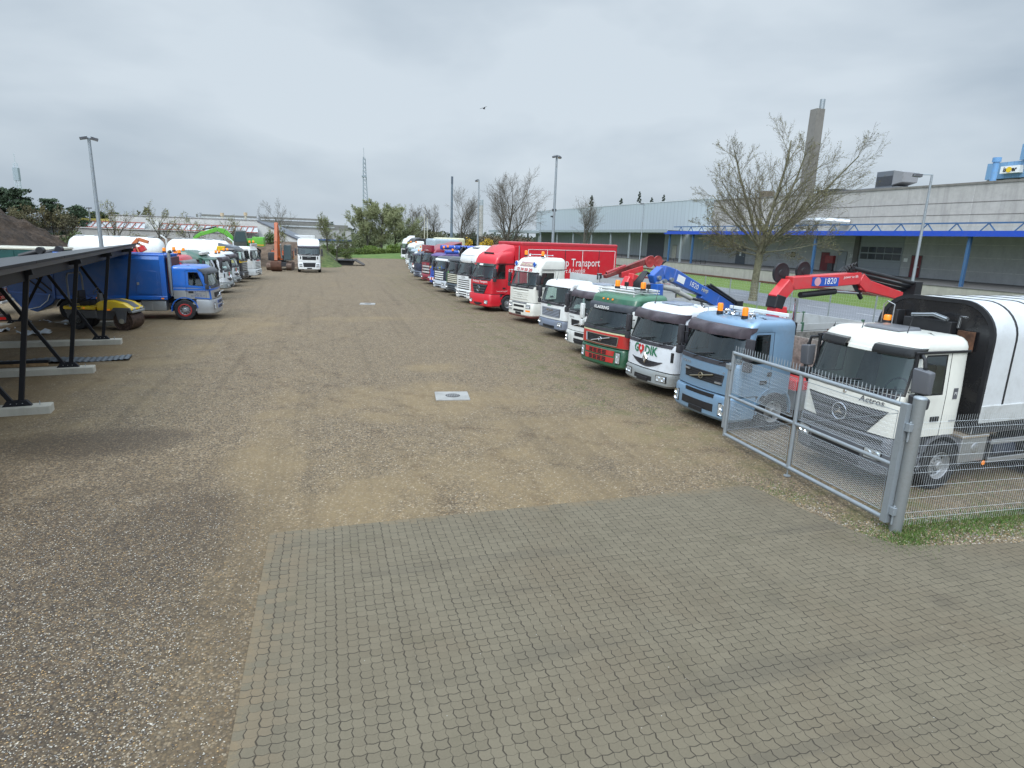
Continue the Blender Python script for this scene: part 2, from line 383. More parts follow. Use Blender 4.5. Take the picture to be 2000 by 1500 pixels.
base = t.mix(t.math('MULTIPLY', joint, .95), base, (.04, .033, .022))
dl = t.math('MINIMUM', t.math('ADD', X, 1.0), t.math('SUBTRACT', 9.5, Y)); spill = t.math('SUBTRACT', 1.0, t.step(t.math('SUBTRACT', dl, t.math('MULTIPLY', t.math('SUBTRACT', t.noise(P, 2.2, 6, .8), .50), 1.5)), -.05, .12))
base = t.mix(t.math('MULTIPLY', t.math('MULTIPLY', spill, t.step(fn, .3, .65)), .62), base, t.mix(fn, (.16, .118, .066), (.29, .225, .14)))
base = t.mix(1.0, base, (.80, .74, .66), 'MULTIPLY')
base = t.mix(t.math('MULTIPLY', sp, .9), base, t.mix(t.xyz(specks.outputs['Color'])[1], (.10, .08, .05), (.62, .6, .55)))
t.set(Base_Color=base, Roughness=.88)
t.bump(t.math('ADD', t.math('MULTIPLY', joint, -1.0), t.math('MULTIPLY_ADD', fn, .22, t.math('MULTIPLY', rb, .16))), .55, .006)
sheet('paving', [(-1.0, -6), (40, -6), (40, 5.2), (15.0, 6.0), (11.0, 6.45), (9.3, 6.72), (8.75, 6.86), (8.42, 7.45), (7.9, 9.58), (-1.0, 9.46)], .022, t.m)
# sand washed over the paving edge
def pebble_bank(name, n, fn, sizes, cols):
    mb = MB(); ms = [matte(c, .85, .3, 20) for c in cols]; rnd = random.Random(5)
    for i in range(n):
        x, y = fn(rnd); s = rnd.uniform(*sizes); a = rnd.random() * pi; h = s * rnd.uniform(.35, .6)
        ca, sa = cos(a), sin(a); b = s * rnd.uniform(.6, .9); z = .004
        q = [(x + ca * px * s - sa * py * b, y + sa * px * s + ca * py * b, z + pz * h) for px, py, pz in ((-1, 0, .3), (0, -1, .35), (1, 0, .3), (0, 1, .35), (-.2, .1, 1.1), (.3, -.1, 1.0))]
        k = rnd.choice(ms)
        for f in ((0, 1, 4), (1, 2, 5), (1, 5, 4), (2, 3, 5), (3, 4, 5), (3, 0, 4)): mb.face([q[j] for j in f], k)
    return tag(mb.build(name, smooth=60, weld=False), kind='stuff')
SC = [(.05, .045, .04), (.10, .08, .065), (.20, .155, .11), (.34, .27, .18), (.23, .215, .20), (.46, .40, .32), (.40, .26, .12), (.30, .25, .18), (.46, .43, .37)]
def near_left(r):
    while True:
        x = r.uniform(-6.4, -1.05); y = r.uniform(3.2, 11.5)
        if r.random() < (1.0 - (y - 3.2) / 10) * (.35 if x > -1.7 else 1): return x, y
pebble_bank('loose_pebbles', 42000, near_left, (.005, .013), SC)
def verge_spot(r):
    x = r.uniform(8.3, 16); return x, (7.35 - (x - 8.4) * .12 + r.uniform(-.75, .5)) if x > 8.8 else r.uniform(6.9, 9.5) - (x - 8.3) * .9
pebble_bank('verge_pebbles', 3800, verge_spot, (.008, .022), SC[3:])

# --- grass
GRASS = [matte(c, .8, .3, 6) for c in ((.055, .125, .016), (.08, .155, .022), (.11, .17, .035), (.14, .15, .05))]
def blades(mb, r, x, y, z, h, w=.006, ms=GRASS):
    a = r.random() * 2 * pi; dx, dy = cos(a), sin(a); l = h * r.uniform(.2, .8); b = r.random() * 2 * pi
    mb.face([(x - dx * w, y - dy * w, z), (x + dx * w, y + dy * w, z), (x + cos(b) * l, y + sin(b) * l, z + h * r.uniform(.6, 1))], r.choice(ms))
mb = MB(); r = random.Random(11)
for i in range(8000):
    x = r.uniform(9.05, 15.5); yc = 7.42 - (x - 9) * .03; y = yc + r.gauss(-.06, .17)
    if r.random() < .3: y = yc + r.gauss(-.35, .2)
    blades(mb, r, x, y, 0, r.uniform(.04, .11), .007)
for i in range(1500):
    x = r.gauss(9.0, .3); blades(mb, r, x, 7.0 + r.gauss(0, .22), 0, r.uniform(.03, .08))
for cx, cy in [(r.uniform(7.4, 9.3), r.uniform(14, 40)) for k in range(26)] + [(r.uniform(8, 9.0), r.uniform(7.3, 10)) for k in range(14)] + [(r.uniform(9.8, 14), r.uniform(7.6, 9)) for k in range(16)]:
    for i in range(45): blades(mb, r, r.gauss(cx, .16), r.gauss(cy, .16), 0, r.uniform(.02, .06))
tag(mb.build('grass', smooth=0, weld=False), kind='stuff')
def grassmat(a, b, sc=.6):
    t = NT('turf'); P = t.pos(); f = t.noise(P, sc, 6, .7); g = t.noise(P, 14, 4, .7)
    t.set(Base_Color=t.mix(t.math('MULTIPLY', t.step(g, .4, .75), .4), t.mix(t.step(f, .3, .7), a, b), (.05, .075, .02)), Roughness=.9); t.bump(g, .9, .06); return t.m
TURF = grassmat((.085, .15, .018), (.13, .185, .03))
sheet('grass_verge', [(43, 8), (55.2, 8), (55.2, 220), (43, 220)], .03, TURF)
sheet('grass_verge', [(31.3, -10), (33.6, -10), (33.6, 118), (31.3, 118)], .016, TURF)
t = NT('asphalt'); P = t.pos(); t.set(Base_Color=t.mix(t.noise(P, .6, 6, .7), (.125, .13, .145), (.20, .205, .22)), Roughness=.75); t.bump(t.noise(P, 60, 3), .3, .01)
sheet('road', [(33.6, -10), (43, -10), (43, 220), (33.6, 220)], .034, t.m)
mb = MB(); lm = matte((.55, .55, .55), .8, .3)
for k in range(26): mb.face([(38.25, 20 + k * 5, .041), (38.37, 20 + k * 5, .041), (38.37, 22 + k * 5, .041), (38.25, 22 + k * 5, .041)], lm)
tag(mb.build('road_markings', smooth=0), kind='structure')
# rails in front of the dock
mb = MB(); bal = matte((.15, .115, .085), .95, .4, 3)
mb.face([(55.2, -10, .04), (57.6, -10, .04), (57.6, 220, .04), (55.2, 220, .04)], bal)
for x in (55.55, 56.6): mb.box(x - .035, x + .035, -10, 220, .045, .19, RUST)
for k in range(300): mb.box(55.3, 56.4 + .5, k * .7, k * .7 + .22, .043, .1, matte((.07, .055, .045), .9))
tag(mb.build('railway_track'), kind='structure')

# --- heaps and banks
def heap(name, x0, x1, y0, y1, nx, ny, hf, m):
    mb = MB(); rings = []
    for j in range(ny + 1):
        y = y0 + (y1 - y0) * j / ny
        rings.append([(x0 + (x1 - x0) * i / nx, y, hf(x0 + (x1 - x0) * i / nx, y)) for i in range(nx + 1)])
    mb.ring(rings, m, close=False); return tag(mb.build(name, smooth=70), kind='structure')
from mathutils import noise as mn
def fbm(x, y, s, o=4): return mn.fractal(Vector((x * s, y * s, 3.3)), 1.0, 2.0, o)
def sstep(a, b, x):
    x = max(0, min(1, (x - a) / (b - a))); return x * x * (3 - 2 * x)
t = NT('bare_soil'); P = t.pos(); f = t.noise(P, .9, 7, .7); t.set(Base_Color=t.mix(t.step(f, .3, .72), (.028, .018, .012), (.10, .066, .043)), Roughness=.95); t.bump(t.noise(P, 2.2, 8, .75), 1.0, .6)
SOIL = t.m
heap('soil_mound', -64, -20, 58, 92, 140, 100, lambda x, y: -.3 + sstep(-21, -37, x) * 6.9 * sstep(58, 68, y) * (1 - sstep(80, 92, y)) * (1 + .16 * fbm(x, y, .22)) + (.45 * fbm(x, y, .7) + .3 * fbm(x, y, 1.9)) * sstep(-21, -25, x), SOIL)
t = NT('bank_soil'); P = t.pos(); Xs = t.xyz(P); f = t.noise(P, .8, 7, .7)
gr = t.step(t.math('ADD', Xs[0], t.math('MULTIPLY', t.math('SUBTRACT', f, .5), 5)), -1.6, -.2)
t.set(Base_Color=t.mix(gr, t.mix(t.step(f, .3, .7), (.07, .045, .03), (.18, .125, .085)), t.mix(t.step(t.noise(P, 2.2, 6, .75), .35, .65), (.035, .065, .014), (.12, .145, .04))), Roughness=.95); t.bump(t.noise(P, 3, 6, .7), 1.0, .2)
heap('earth_bank', -40, 4.5, 79, 130, 90, 60, lambda x, y: -.3 + 3.2 * sstep(84.5, 91, y - .6 * fbm(x, y, .3)) * (1 - sstep(-2.6, 3.2, x)) * (1 - sstep(108, 130, y)) * (1 + .08 * fbm(x, y, .3)) + .22 * fbm(x, y, .7) * sstep(82, 87, y), t.m)
heap('grass_bank', 4.5, 90, 119, 180, 50, 30, lambda x, y: -.4 + .9 * sstep(119, 128, y) + .25 * fbm(x, y, .1), grassmat((.06, .12, .02), (.12, .17, .035), .3))

# ================================================================== VEGETATION
BARK = matte((.085, .078, .06), .95, .45, 5)
BARKG = matte((.16, .15, .095), .95, .5, 3)
TWIG = matte((.125, .105, .075), .95, .35, 3)
def leafm(c, v=.45, sc=.7):
    k = ('leaf', c, sc)
    if k not in _mats:
        t = NT('leaves'); P = t.obj(); f = t.noise(P, sc, 3, .6); g = t.noise(P, sc * 9, 2, .6)
        t.set(Base_Color=t.mix(t.step(t.math('MULTIPLY_ADD', g, .5, t.math('MULTIPLY', f, .6)), .35, .75), tuple(x * (1 - v) for x in c), tuple(min(1, x * (1 + v)) for x in c)), Roughness=.75)
        _mats[k] = t.m
    return _mats[k]
def leaf(mb, r, p, s, m):
    n = Vector((r.gauss(0, 1), r.gauss(0, 1), r.gauss(0, 1))).normalized(); u = n.orthogonal().normalized(); w = n.cross(u); l = r.uniform(.7, 1.4)
    mb.face([p - u * s * l, p + w * s * .55, p + u * s * l, p - w * s * .55], m)
def clump(mb, r, c, rad, n, s, m, shell=.55):
    c = Vector(c)
    for i in range(n):
        d = Vector((r.gauss(0, 1), r.gauss(0, 1), r.gauss(0, 1))).normalized() * (shell + (1 - shell) * r.random()) * r.uniform(.75, 1.1)
        leaf(mb, r, c + Vector((d.x * rad[0], d.y * rad[1], d.z * rad[2])), s * r.uniform(.6, 1.3), m)
def grow(mt, mc, r, p, d, L, rad, depth, prm):
    nseg = prm['seg'][depth]; pts = [p.copy()]; rs = [rad]; q = p.copy(); dd = d.copy()
    end = rad * (.28 if depth < prm['max'] else .35)
    for k in range(nseg):
        dd = (dd + Vector((r.gauss(0, 1), r.gauss(0, 1), r.gauss(0, .7))) * prm['wob'][depth] + Vector((0, 0, prm['up'][depth]))).normalized()
        q = q + dd * L / nseg; pts.append(q.copy()); rs.append(rad + (end - rad) * (k + 1) / nseg)
    (mt if depth <= prm.get('trunkdepth', 1) else mc).tube(pts, rs, (8, 5, 4, 3, 3, 3)[depth], prm['bark'] if depth <= 2 else prm['twig'], caps=False)
    if depth < prm['max']:
        nb = prm['n'][depth]
        for k in range(nb):
            f = prm['first'][depth] + (1 - prm['first'][depth]) * (k + r.random() * .9) / nb
            i = min(int(f * nseg), nseg - 1); b = pts[i].lerp(pts[i + 1], f * nseg - i); dr = (pts[i + 1] - pts[i]).normalized()
            a = r.random() * 2 * pi; o = dr.orthogonal().normalized(); o = o * cos(a) + dr.cross(o) * sin(a)
            an = prm['ang'][depth] * r.uniform(.75, 1.25); nd = (dr * cos(an) + o * sin(an)).normalized()
            grow(mt, mc, r, b, nd, L * prm['len'][depth] * r.uniform(.7, 1.15) * (1.25 - .6 * f), max(rs[i] * prm['rr'][depth], prm['minr']), depth + 1, prm)
    elif prm.get('bud'):
        for k in range(prm['nbud']):
            f = r.random(); i = min(int(f * nseg), nseg - 1)
            leaf(mc, r, pts[i].lerp(pts[i + 1], f * nseg - i) + Vector((r.gauss(0, .03), r.gauss(0, .03), r.gauss(0, .03))), prm['bs'] * r.uniform(.6, 1.3), prm['bud'])
def bare_tree(label, x, y, h, seed, z0=0.0, minr=.012, dens=1.0, bud=None, nbud=2, bs=.05, lean=(0, 0), spread=1.0, group=None, name='bare_tree', bark=None, base_f=.2, twig=None):
    r = random.Random(seed); root = thing(name, label, 'tree', (x, y, z0), 0, group)
    prm = dict(max=4, seg=[7, 7, 6, 4, 3], wob=[.04, .07, .10, .12, .14], up=[.05, .07 / spread, .07, .05, .03], n=[int(10 * dens) + 4, int(9 * dens) + 1, int(7 * dens) + 1, int(5 * dens) + 1],
               first=[base_f, .22, .15, .1], ang=[.75 * spread, .62, .6, .6], len=[.72, .55, .5, .5], rr=[.42, .42, .45, .5], minr=minr * .36, bark=bark or BARK, twig=twig or TWIG, bud=bud, nbud=nbud, bs=bs)
    mt, mc = MB(), MB()
    grow(mt, mc, r, Vector((0, 0, -.1)), Vector((lean[0], lean[1], 1)).normalized(), h * .70, h * .021 + .03, 0, prm)
    mt.build('trunk', root, smooth=80, weld=False); mc.build('crown', root, smooth=0, weld=False)
    return root
# the big budding maple behind the fence: short stout bole, several leaders
def big_tree(label, x, y):
    r = random.Random(21); root = thing('budding_tree', label, 'tree', (x, y, 0))
    BUD = leafm((.165, .155, .065), .4, .6)
    prm = dict(max=4, seg=[8, 8, 6, 5, 3], wob=[.03, .045, .07, .09, .12], up=[.02, .035, .045, .035, .02], n=[0, 11, 9, 7, 0], first=[.3, .1, .1, .1], ang=[.6, .62, .55, .55], len=[.5, .46, .46, .5], rr=[.6, .36, .42, .5],
               minr=.0085, bark=BARKG, twig=TWIG, bud=BUD, nbud=2, bs=.045)
    mt, mc = MB(), MB()
    mt.tube([(0, 0, -.1), (.0, .02, .5), (.05, .05, 2.2), (.22, .1, 4.2), (.36, .1, 4.9)], [.42, .34, .30, .31, .36], 12, BARKG)
    ex = Vector((cam.matrix_world.to_3x3() @ Vector((1, 0, 0)))); ex.z = 0; ex.normalize(); ey = Vector((-ex.y, ex.x, 0))
    for (a, b, c, L, rad, z) in ((-.42, .1, 1, 8.8, .16, 4.4), (.08, -.1, 1, 8.7, .2, 4.7), (.45, .2, 1, 9.0, .19, 4.6), (.85, -.35, .9, 9.8, .15, 4.5), (1.0, .2, .62, 9.2, .12, 4.6), (-.85, -.3, .8, 7.2, .11, 4.3), (.95, .5, .45, 7.0, .10, 4.5), (-1, .4, .35, 5.6, .085, 4.1),
                           (-.55, .9, .8, 7.2, .12, 4.5), (.2, -1, .75, 7.0, .12, 4.4), (.3, 1, .9, 7.6, .12, 4.6), (-.95, .1, .08, 4.6, .06, 3.9), (.9, -.2, .15, 5.4, .07, 4.2), (-.2, -.9, .4, 5, .07, 4)):
        grow(mt, mc, r, Vector((.3, .1, z)), (ex * a + ey * b + Vector((0, 0, c))).normalized(), L, rad, 1, prm)
    for k in range(70):     # epicormic shoots round the fork
        p = Vector((.25 + r.gauss(0, .25), .1 + r.gauss(0, .25), r.uniform(3.3, 5.2))); a = r.random() * 2 * pi
        mc.tube([p, p + Vector((cos(a) * .35, sin(a) * .35, .15)), p + Vector((cos(a) * .8, sin(a) * .8, .15 + r.gauss(0, .25)))], [.014, .01, .006], 3, TWIG, caps=False)
        for q in range(4): leaf(mc, r, p + Vector((cos(a), sin(a), .2)) * r.uniform(.2, .9), .05, BUD)
    mt.build('trunk', root, smooth=80, weld=False); mc.build('crown', root, smooth=0, weld=False)
big_tree('large budding tree with spreading limbs standing behind the wire fence beside the road', 35.85, 45.84)
GB = 'bare trees around the yard'
bare_tree('tall wide bare tree behind the red lorry and grey lamp post', 24.3, 85, 13.4, 3, minr=.022, dens=1.0, spread=.85, group=GB)
bare_tree('bare tree in front of the slim dark mast', 25.0, 120, 12.4, 4, minr=.028, dens=.9, spread=.8, group=GB)
bare_tree('bare tree left of the pair of pale poles', 23.4, 170, 12.0, 5, minr=.035, dens=.8, spread=.8, group=GB)
bare_tree('slender bare tree just right of the pair of pale poles', 28.0, 170, 11.6, 6, minr=.035, dens=.8, spread=.7, group=GB)
bare_tree('vase-shaped bare tree in front of the pale metal warehouse', 40.3, 95, 11.3, 8, minr=.02, dens=.85, spread=.6, group=GB, base_f=.3)
bare_tree('round bare tree above the orange excavator', -10.6, 150, 10.6, 9, minr=.032, dens=.6, spread=1.1, group=GB)
for k, (x, y, h, s, lb) in enumerate(((-26.2, 92, 7.3, 31, 'thin bare tree behind the lamp post on the left'), (-21.4, 93, 7.4, 32, 'thin bare tree between the two red frames'), (-17.1, 93, 5.8, 33, 'small bare tree in front of the long red frame'), (-12.2, 96, 6.2, 34, 'small bare tree behind the green excavator'), (-6.4, 93, 5.0, 36, 'small bare tree just left of the orange excavator boom'))):
    bare_tree(lb, x, y, h, s, minr=.018, dens=.62, spread=.9, group=GB, bud=leafm((.22, .22, .06)), nbud=1, bs=.06)
bare_tree('bare budding tree behind the white truck facing the camera', .3, 120, 7.6, 37, minr=.022, dens=.8, spread=.9, group=GB, bud=leafm((.16, .18, .06)), nbud=1, bs=.08)

def bush(name, label, x, y, rx, ry, h, n, s, col, seed, z0=0.0, lumps=9, cat='bush', group=None, stems=True, shell=.5):
    r = random.Random(seed); root = thing(name, label, cat, (x, y, z0), 0, group); m = leafm(col); mb = MB(); ms = MB()
    for k in range(lumps):
        a = r.random() * 2 * pi; d = r.random() ** .5 * .72; z = r.uniform(.28, .8) * h * (1 - .35 * d)
        clump(mb, r, (cos(a) * d * rx, sin(a) * d * ry, z), (rx * r.uniform(.3, .5), ry * r.uniform(.3, .5), h * r.uniform(.18, .3)), n // lumps, s, m, shell)
        ms.tube([(0, 0, 0), (cos(a) * d * rx * .5, sin(a) * d * ry * .5, z * .5), (cos(a) * d * rx, sin(a) * d * ry, z)], [.06, .04, .015], 4, BARK, caps=False)
    mb.build('foliage', root, smooth=0, weld=False); ms.build('stems', root, smooth=60, weld=False); return root
def leafy_tree(label, x, y, h, w, n, s, col, seed, group=None, z0=0.0, name='budding_tree', dens=.62, twig=None):
    rt = bare_tree(label, x, y, h, seed, z0, minr=.03, dens=dens, spread=w, group=group, bud=leafm(col, .3), nbud=n, bs=s, name=name, twig=twig); return rt
for k, (x, h, s, c, lb) in enumerate(((8.6, 9.3, 41, (.25, .265, .13), 'broad pale green willow nearest the lattice mast'), (11.8, 10.6, 42, (.27, .285, .14), 'tallest pale green willow of the clump behind the hedge'), (14.9, 9.4, 43, (.23, .25, .12), 'pale green willow right end of the clump behind the hedge'))):
    leafy_tree(lb, x, 140 + k * 2, h * 1.15, 1.15, 6, .075, c, s, 'willows behind the hedge', name='willow_tree', dens=1.0, twig=matte((.19, .185, .10), .95, .3, 3))
leafy_tree('low budding tree behind the far white truck', 20.0, 150, 7.5, 1.1, 2, .11, (.11, .11, .05), 44)
leafy_tree('rounded green tree on the bank right of the white truck', 1.4, 92.5, 4.9, 1.2, 2, .06, (.12, .16, .04), 45, z0=.1)
bush('green_shrub', 'leafy green shrub on the bank left of the orange excavator', -7.2, 91, 1.2, 1.1, 2.1, 1100, .09, (.10, .15, .045), 46, z0=2.6, stems=True)
bush('green_shrub', 'small green shrub at the edge of the bank by the white truck', 2.9, 95, .9, .9, 1.9, 700, .09, (.12, .16, .04), 47, z0=.6)
r = random.Random(50)
mb = MB(); hm = leafm((.10, .14, .022), .5, .5)
for i in range(9500):
    f = r.random(); x = -1.5 + f * 18.5; y = 121.5 + f * 18 + r.gauss(0, .4)
    mb_z = r.random() ** .7 * (1.55 + .12 * sin(x * 3))
    leaf(mb, r, Vector((x, y, mb_z)), r.uniform(.07, .15), hm)
hg = thing('hedge', 'long low yellow-green clipped hedge closing the far end of the yard', 'hedge', (0, 0, 0)); mb.build('foliage', hg, smooth=0, weld=False)
ms = MB()
for i in range(110):
    f = i / 110; x = -1.5 + f * 18.5; ms.tube([(x, 121.5 + f * 18, -.1), (x + r.gauss(0, .1), 121.5 + f * 18, 1.2)], [.04, .012], 4, BARK, caps=False)
ms.build('stems', hg, smooth=60, weld=False)
for k, (x, y, rx, h, c, lb) in enumerate(((.6, 131, 2.2, 2.6, (.10, .15, .03), 'leafy green bush at the left end behind the hedge'), (9.5, 137, 2.5, 2.6, (.13, .20, .03), 'bright yellow-green bush under the willows'), (14.2, 139, 2.2, 2.8, (.12, .19, .025), 'bright green bush beside the farthest white truck'), (4.8, 150, 3, 3.4, (.09, .11, .04), 'dull green bush behind the lawn'))):
    bush('green_bush', lb, x, y, rx, 1.8, h, 1500, .14, c, 60 + k, group='bushes behind the hedge')
bush('forsythia_bush', 'small yellow flowering forsythia beside the bare tree trunk', 24.6, 112, 1.1, 1, 3.4, 900, .12, (.52, .34, .02), 71, z0=1.6, group='flowering forsythias')
bush('forsythia_bush', 'yellow flowering forsythia left of the grey lamp post', 28.2, 112, 1.7, 1.3, 3.6, 1500, .12, (.50, .33, .02), 72, z0=1.3, group='flowering forsythias')
bush('brown_bush', 'brown budding thicket behind the lamp post', 31.5, 118, 4.5, 2.5, 5.6, 3600, .13, (.13, .095, .05), 73, group='brown thickets')
bush('brown_bush', 'wide brown thicket left of the flat canopy', 41, 135, 5.5, 3, 6.0, 3600, .15, (.12, .085, .055), 74, group='brown thickets')
bush('evergreen_bush', 'dark evergreen bush behind the bare trees', 30.5, 128, 3.4, 2.4, 6.6, 3600, .14, (.03, .045, .02), 75, group='dark evergreens')
bush('evergreen_bush', 'dark evergreen behind the wide bare tree', 43, 142, 3.2, 2.4, 7.2, 3600, .15, (.032, .045, .02), 76, group='dark evergreens')
bush('evergreen_bush', 'dark round evergreen beside the grey factory', 1.5, 175, 2.5, 2.4, 6.6, 2200, .2, (.03, .05, .028), 77, z0=1.6, group='dark evergreens')
for k, (x, y, rx, h, c, lb) in enumerate(((27, 168, 9, 6.8, (.12, .115, .06), 'olive brown thicket behind the slim dark mast'), (43, 172, 10, 6.5, (.095, .08, .05), 'brown thicket left of the open canopy'), (12, 175, 9, 6.2, (.13, .145, .07), 'dull green thicket behind the willows'), (-3, 178, 8, 5.2, (.12, .135, .07), 'low green thicket right of the grey factory'))):
    bush('thicket', lb, x, y, rx, 4, h, 6500, .2, c, 400 + k, group='thickets beyond the yard', lumps=22)
# pines on the hill at the left
def pine(label, x, y, h, seed, z0, wide=1.0):
    r = random.Random(seed); root = thing('pine_tree', label, 'tree', (x, y, z0), 0, 'pines above the soil mound'); mb, mt = MB(), MB(); m = leafm((.036, .062, .027), .5, .5)
    mt.tube([(0, 0, -.3), (.05, 0, h * .5), (0, .05, h * .93)], [.2, .13, .03], 6, BARK, caps=False)
    for k in range(44):
        f = r.uniform(.12, 1) ** .8; a = r.random() * 2 * pi; rad = wide * h * .24 * (1.15 - f) ** .6 * r.uniform(.5, 1.1); c = Vector((cos(a) * rad, sin(a) * rad, f * h * .96))
        clump(mb, r, c, (h * .10 * wide, h * .10 * wide, h * .05), 105, .16, m, .2)
        mt.tube([(0, 0, f * h * .86), c], [.045, .012], 4, BARK, caps=False)
    mb.build('crown', root, smooth=0, weld=False); mt.build('trunk', root, smooth=60, weld=False)
PN = ['tall dark pine cut by the left edge of the photo', 'dark pine third from the left edge', 'broad dark pine under the faint far tower', 'dark pine right of the faint far tower', 'rounded dark pine above the yellow-green bush', 'shorter dark pine on the hill crest', 'dark pine where the pine row starts to fall', 'dark pine left of the pale birches', 'low dark pine behind the birches', 'small dark pine seen just left of the lamp post', 'lowest dark pine right of the lamp post']
for k, (x, y, h, z) in enumerate(((-42, 92, 7.6, 2), (-39.2, 96, 6.9, 2), (-36.6, 94, 6.6, 2), (-34.4, 97, 6.1, 1.6), (-38, 88, 5.6, 2.2), (-32.4, 99, 6.2, .9), (-33.6, 104, 6.4, .6), (-31, 103, 5.6, .8), (-33, 118, 6.6, 0), (-33.2, 125, 6.4, 0), (-28, 128, 5.6, 0))):
    pine(PN[k], x, y, h, 80 + k, z, 1.35)
for k, (x, y, h, w, c, lb) in enumerate(((-33.8, 86, 5.6, 1.0, (.13, .115, .05), 'pale birch with bare yellowish twigs below the pines'), (-31.6, 87, 5.9, .8, (.14, .12, .05), 'slim pale birch left of the yellow roof'), (-29.8, 88, 5.6, .8, (.13, .12, .06), 'slim bare birch in front of the yellow roof'), (-36, 84, 4.8, 1.2, (.19, .22, .03), 'yellow-green budding tree on the soil mound'), (-29, 118, 7, .9, (.13, .13, .05), 'budding tree behind the yellow roof'))):
    leafy_tree(lb, x, y, h, w, 3, .08, c, 110 + k, 'birches and budding trees on the left', z0=.6)
bush('green_bush', 'low green bush on the slope above the white tank trailer', -27.2, 84, 2.2, 1.4, 2.2, 1300, .09, (.10, .14, .04), 121, z0=1.9, group='bushes by the white hall')
bush('green_bush', 'pale budding shrub against the white hall wall', -23.2, 90, 2.4, 1.2, 2.2, 800, .08, (.2, .19, .1), 122, z0=1.8, group='bushes by the white hall')
for k, (x, y, lb) in enumerate(((82.5, 190, 'dark conifer top above the left part of the metal warehouse'), (93, 190, 'dark conifer top above the metal warehouse, second from the left'), (99.5, 190, 'tallest dark conifer top above the metal warehouse'), (103, 188, 'dark conifer top just right of the tallest one'), (108.5, 190, 'rightmost dark conifer top above the metal warehouse'))):
    r = random.Random(130 + k); h = (19.0, 18.6, 21.0, 19.2, 20.6)[k]; root = thing('spruce_tree', lb, 'tree', (x, y, 0), 0, 'conifers behind the warehouse'); mb, mt = MB(), MB(); m = leafm((.03, .045, .025), .4, .5)
    mt.tube([(0, 0, -.2), (0, 0, h * .97)], [.3, .03], 6, BARK, caps=False)
    for q in range(46):
        f = .2 + .8 * q / 46; a = q * 2.4; rd = (1 - f) * 4.2 + .25; c = (cos(a) * rd * .6, sin(a) * rd * .6, f * h)
        clump(mb, r, c, (rd * .6, rd * .6, .4), 42, .22, m, .2)
    mb.build('crown', root, smooth=0, weld=False); mt.build('trunk', root, smooth=60, weld=False)
for k, (x, y, rx, h, c, lb) in enumerate(((-41, 84, 4, 3.6, (.05, .055, .022), 'dark scrub at the left edge under the tallest pine'), (-36.5, 86, 3.4, 3.0, (.075, .065, .035), 'brownish scrub on the hill below the dark pines'), (-33, 90, 3, 3.2, (.04, .055, .022), 'dark green scrub between the pines and the pale birches'), (-30.5, 93, 2.6, 2.8, (.07, .075, .03), 'olive scrub left of the yellow shed'))):
    bush('hill_scrub', lb, x, y, rx, 2.4, h, 2600, .13, c, 300 + k, z0=1.6 if k < 2 else .4, group='scrub on the left hill')
# woods left of the yard, mirrored in the windshields
mb = MB(); r = random.Random(310); wm = leafm((.03, .045, .02), .5, .1)
for i in range(9000):
    y = r.uniform(-45, 62); hgt = 15 + 4.5 * fbm(y, 0, .16); x = -50 + r.gauss(0, 3) - (12 if 45 < y else 0)
    leaf(mb, r, Vector((x, y, max(0, hgt) * r.random() ** .7)), r.uniform(.3, .7), wm)
tag(mb.build('nearby_woods', smooth=0, weld=False), kind='stuff')
# far-off woods on the horizon
mb = MB(); r = random.Random(140); fm = leafm((.06, .07, .045), .4, .05)
for i in range(9000):
    x = r.uniform(-420, 420); hgt = 7 + 4 * fbm(x, 0, .02) + 1.5 * fbm(x, 5, .15); y = 380 + r.gauss(0, 14)
    leaf(mb, r, Vector((x, y, max(0, hgt) * r.random() ** .6)), r.uniform(.8, 1.9), fm)
tag(mb.build('distant_woods', smooth=0, weld=False), kind='stuff')
# ================================================================== BUILDINGS
def conc(c=(.33, .325, .31), stain=.5, vert=True):
    k = ('conc', c, stain)
    if k not in _mats:
        t = NT('concrete'); P = t.obj(); f = t.noise(P, 1.3, 7, .7); st = t.noise(t.n('ShaderNodeMapping', {'Vector': P, 'Scale': (1.1, 1.1, .10)}).outputs[0], 1.6, 5, .7); g = t.noise(P, 30, 3, .7)
        a = t.mix(t.step(f, .3, .75), c, tuple(x * .78 for x in c)); a = t.mix(t.math('MULTIPLY', t.step(st, .45, .72), stain), a, tuple(x * .55 for x in c)); a = t.mix(t.math('MULTIPLY', g, .2), a, tuple(min(1, x * 1.4) for x in c))
        t.set(Base_Color=a, Roughness=.92); t.bump(g, .4, .01); _mats[k] = t.m
    return _mats[k]
def cladding(c, pitch=1.0):
    k = ('clad', c, pitch)
    if k not in _mats:
        t = NT('metal_cladding'); P = t.pos(); Y = t.xyz(P)[1]; fr = t.math('FRACT', t.math('MULTIPLY', Y, 1 / pitch)); seam = t.math('SUBTRACT', 1.0, t.step(t.math('ABSOLUTE', t.math('SUBTRACT', fr, .5)), .03, .09))
        st = t.noise(t.n('ShaderNodeMapping', {'Vector': P, 'Scale': (1, .8, .06)}).outputs[0], 1.2, 5, .65)
        t.set(Base_Color=t.mix(t.math('MULTIPLY', seam, .5), t.mix(st, c, tuple(x * .86 for x in c)), tuple(x * .6 for x in c)), Roughness=.5, Metallic=.15); t.bump(seam, .6, .02); _mats[k] = t.m
    return _mats[k]
CONC = conc(); CONCD = conc((.27, .255, .24), .6); DOCKC = conc((.40, .385, .33), .45)
wh = thing('warehouse', 'long grey warehouse with a blue canopy over its loading dock', 'warehouse', (57, 100, 0))
def W(x, y, z): return (x - 57, y - 100, z)
def wbox(mb, x0, x1, y0, y1, z0, z1, m): mb.box(x0 - 57, x1 - 57, y0 - 100, y1 - 100, z0, z1, m)
WX = 62.0
CLAD = cladding((.52, .575, .60), 1.25); CLADL = cladding((.40, .425, .44), 1.25)
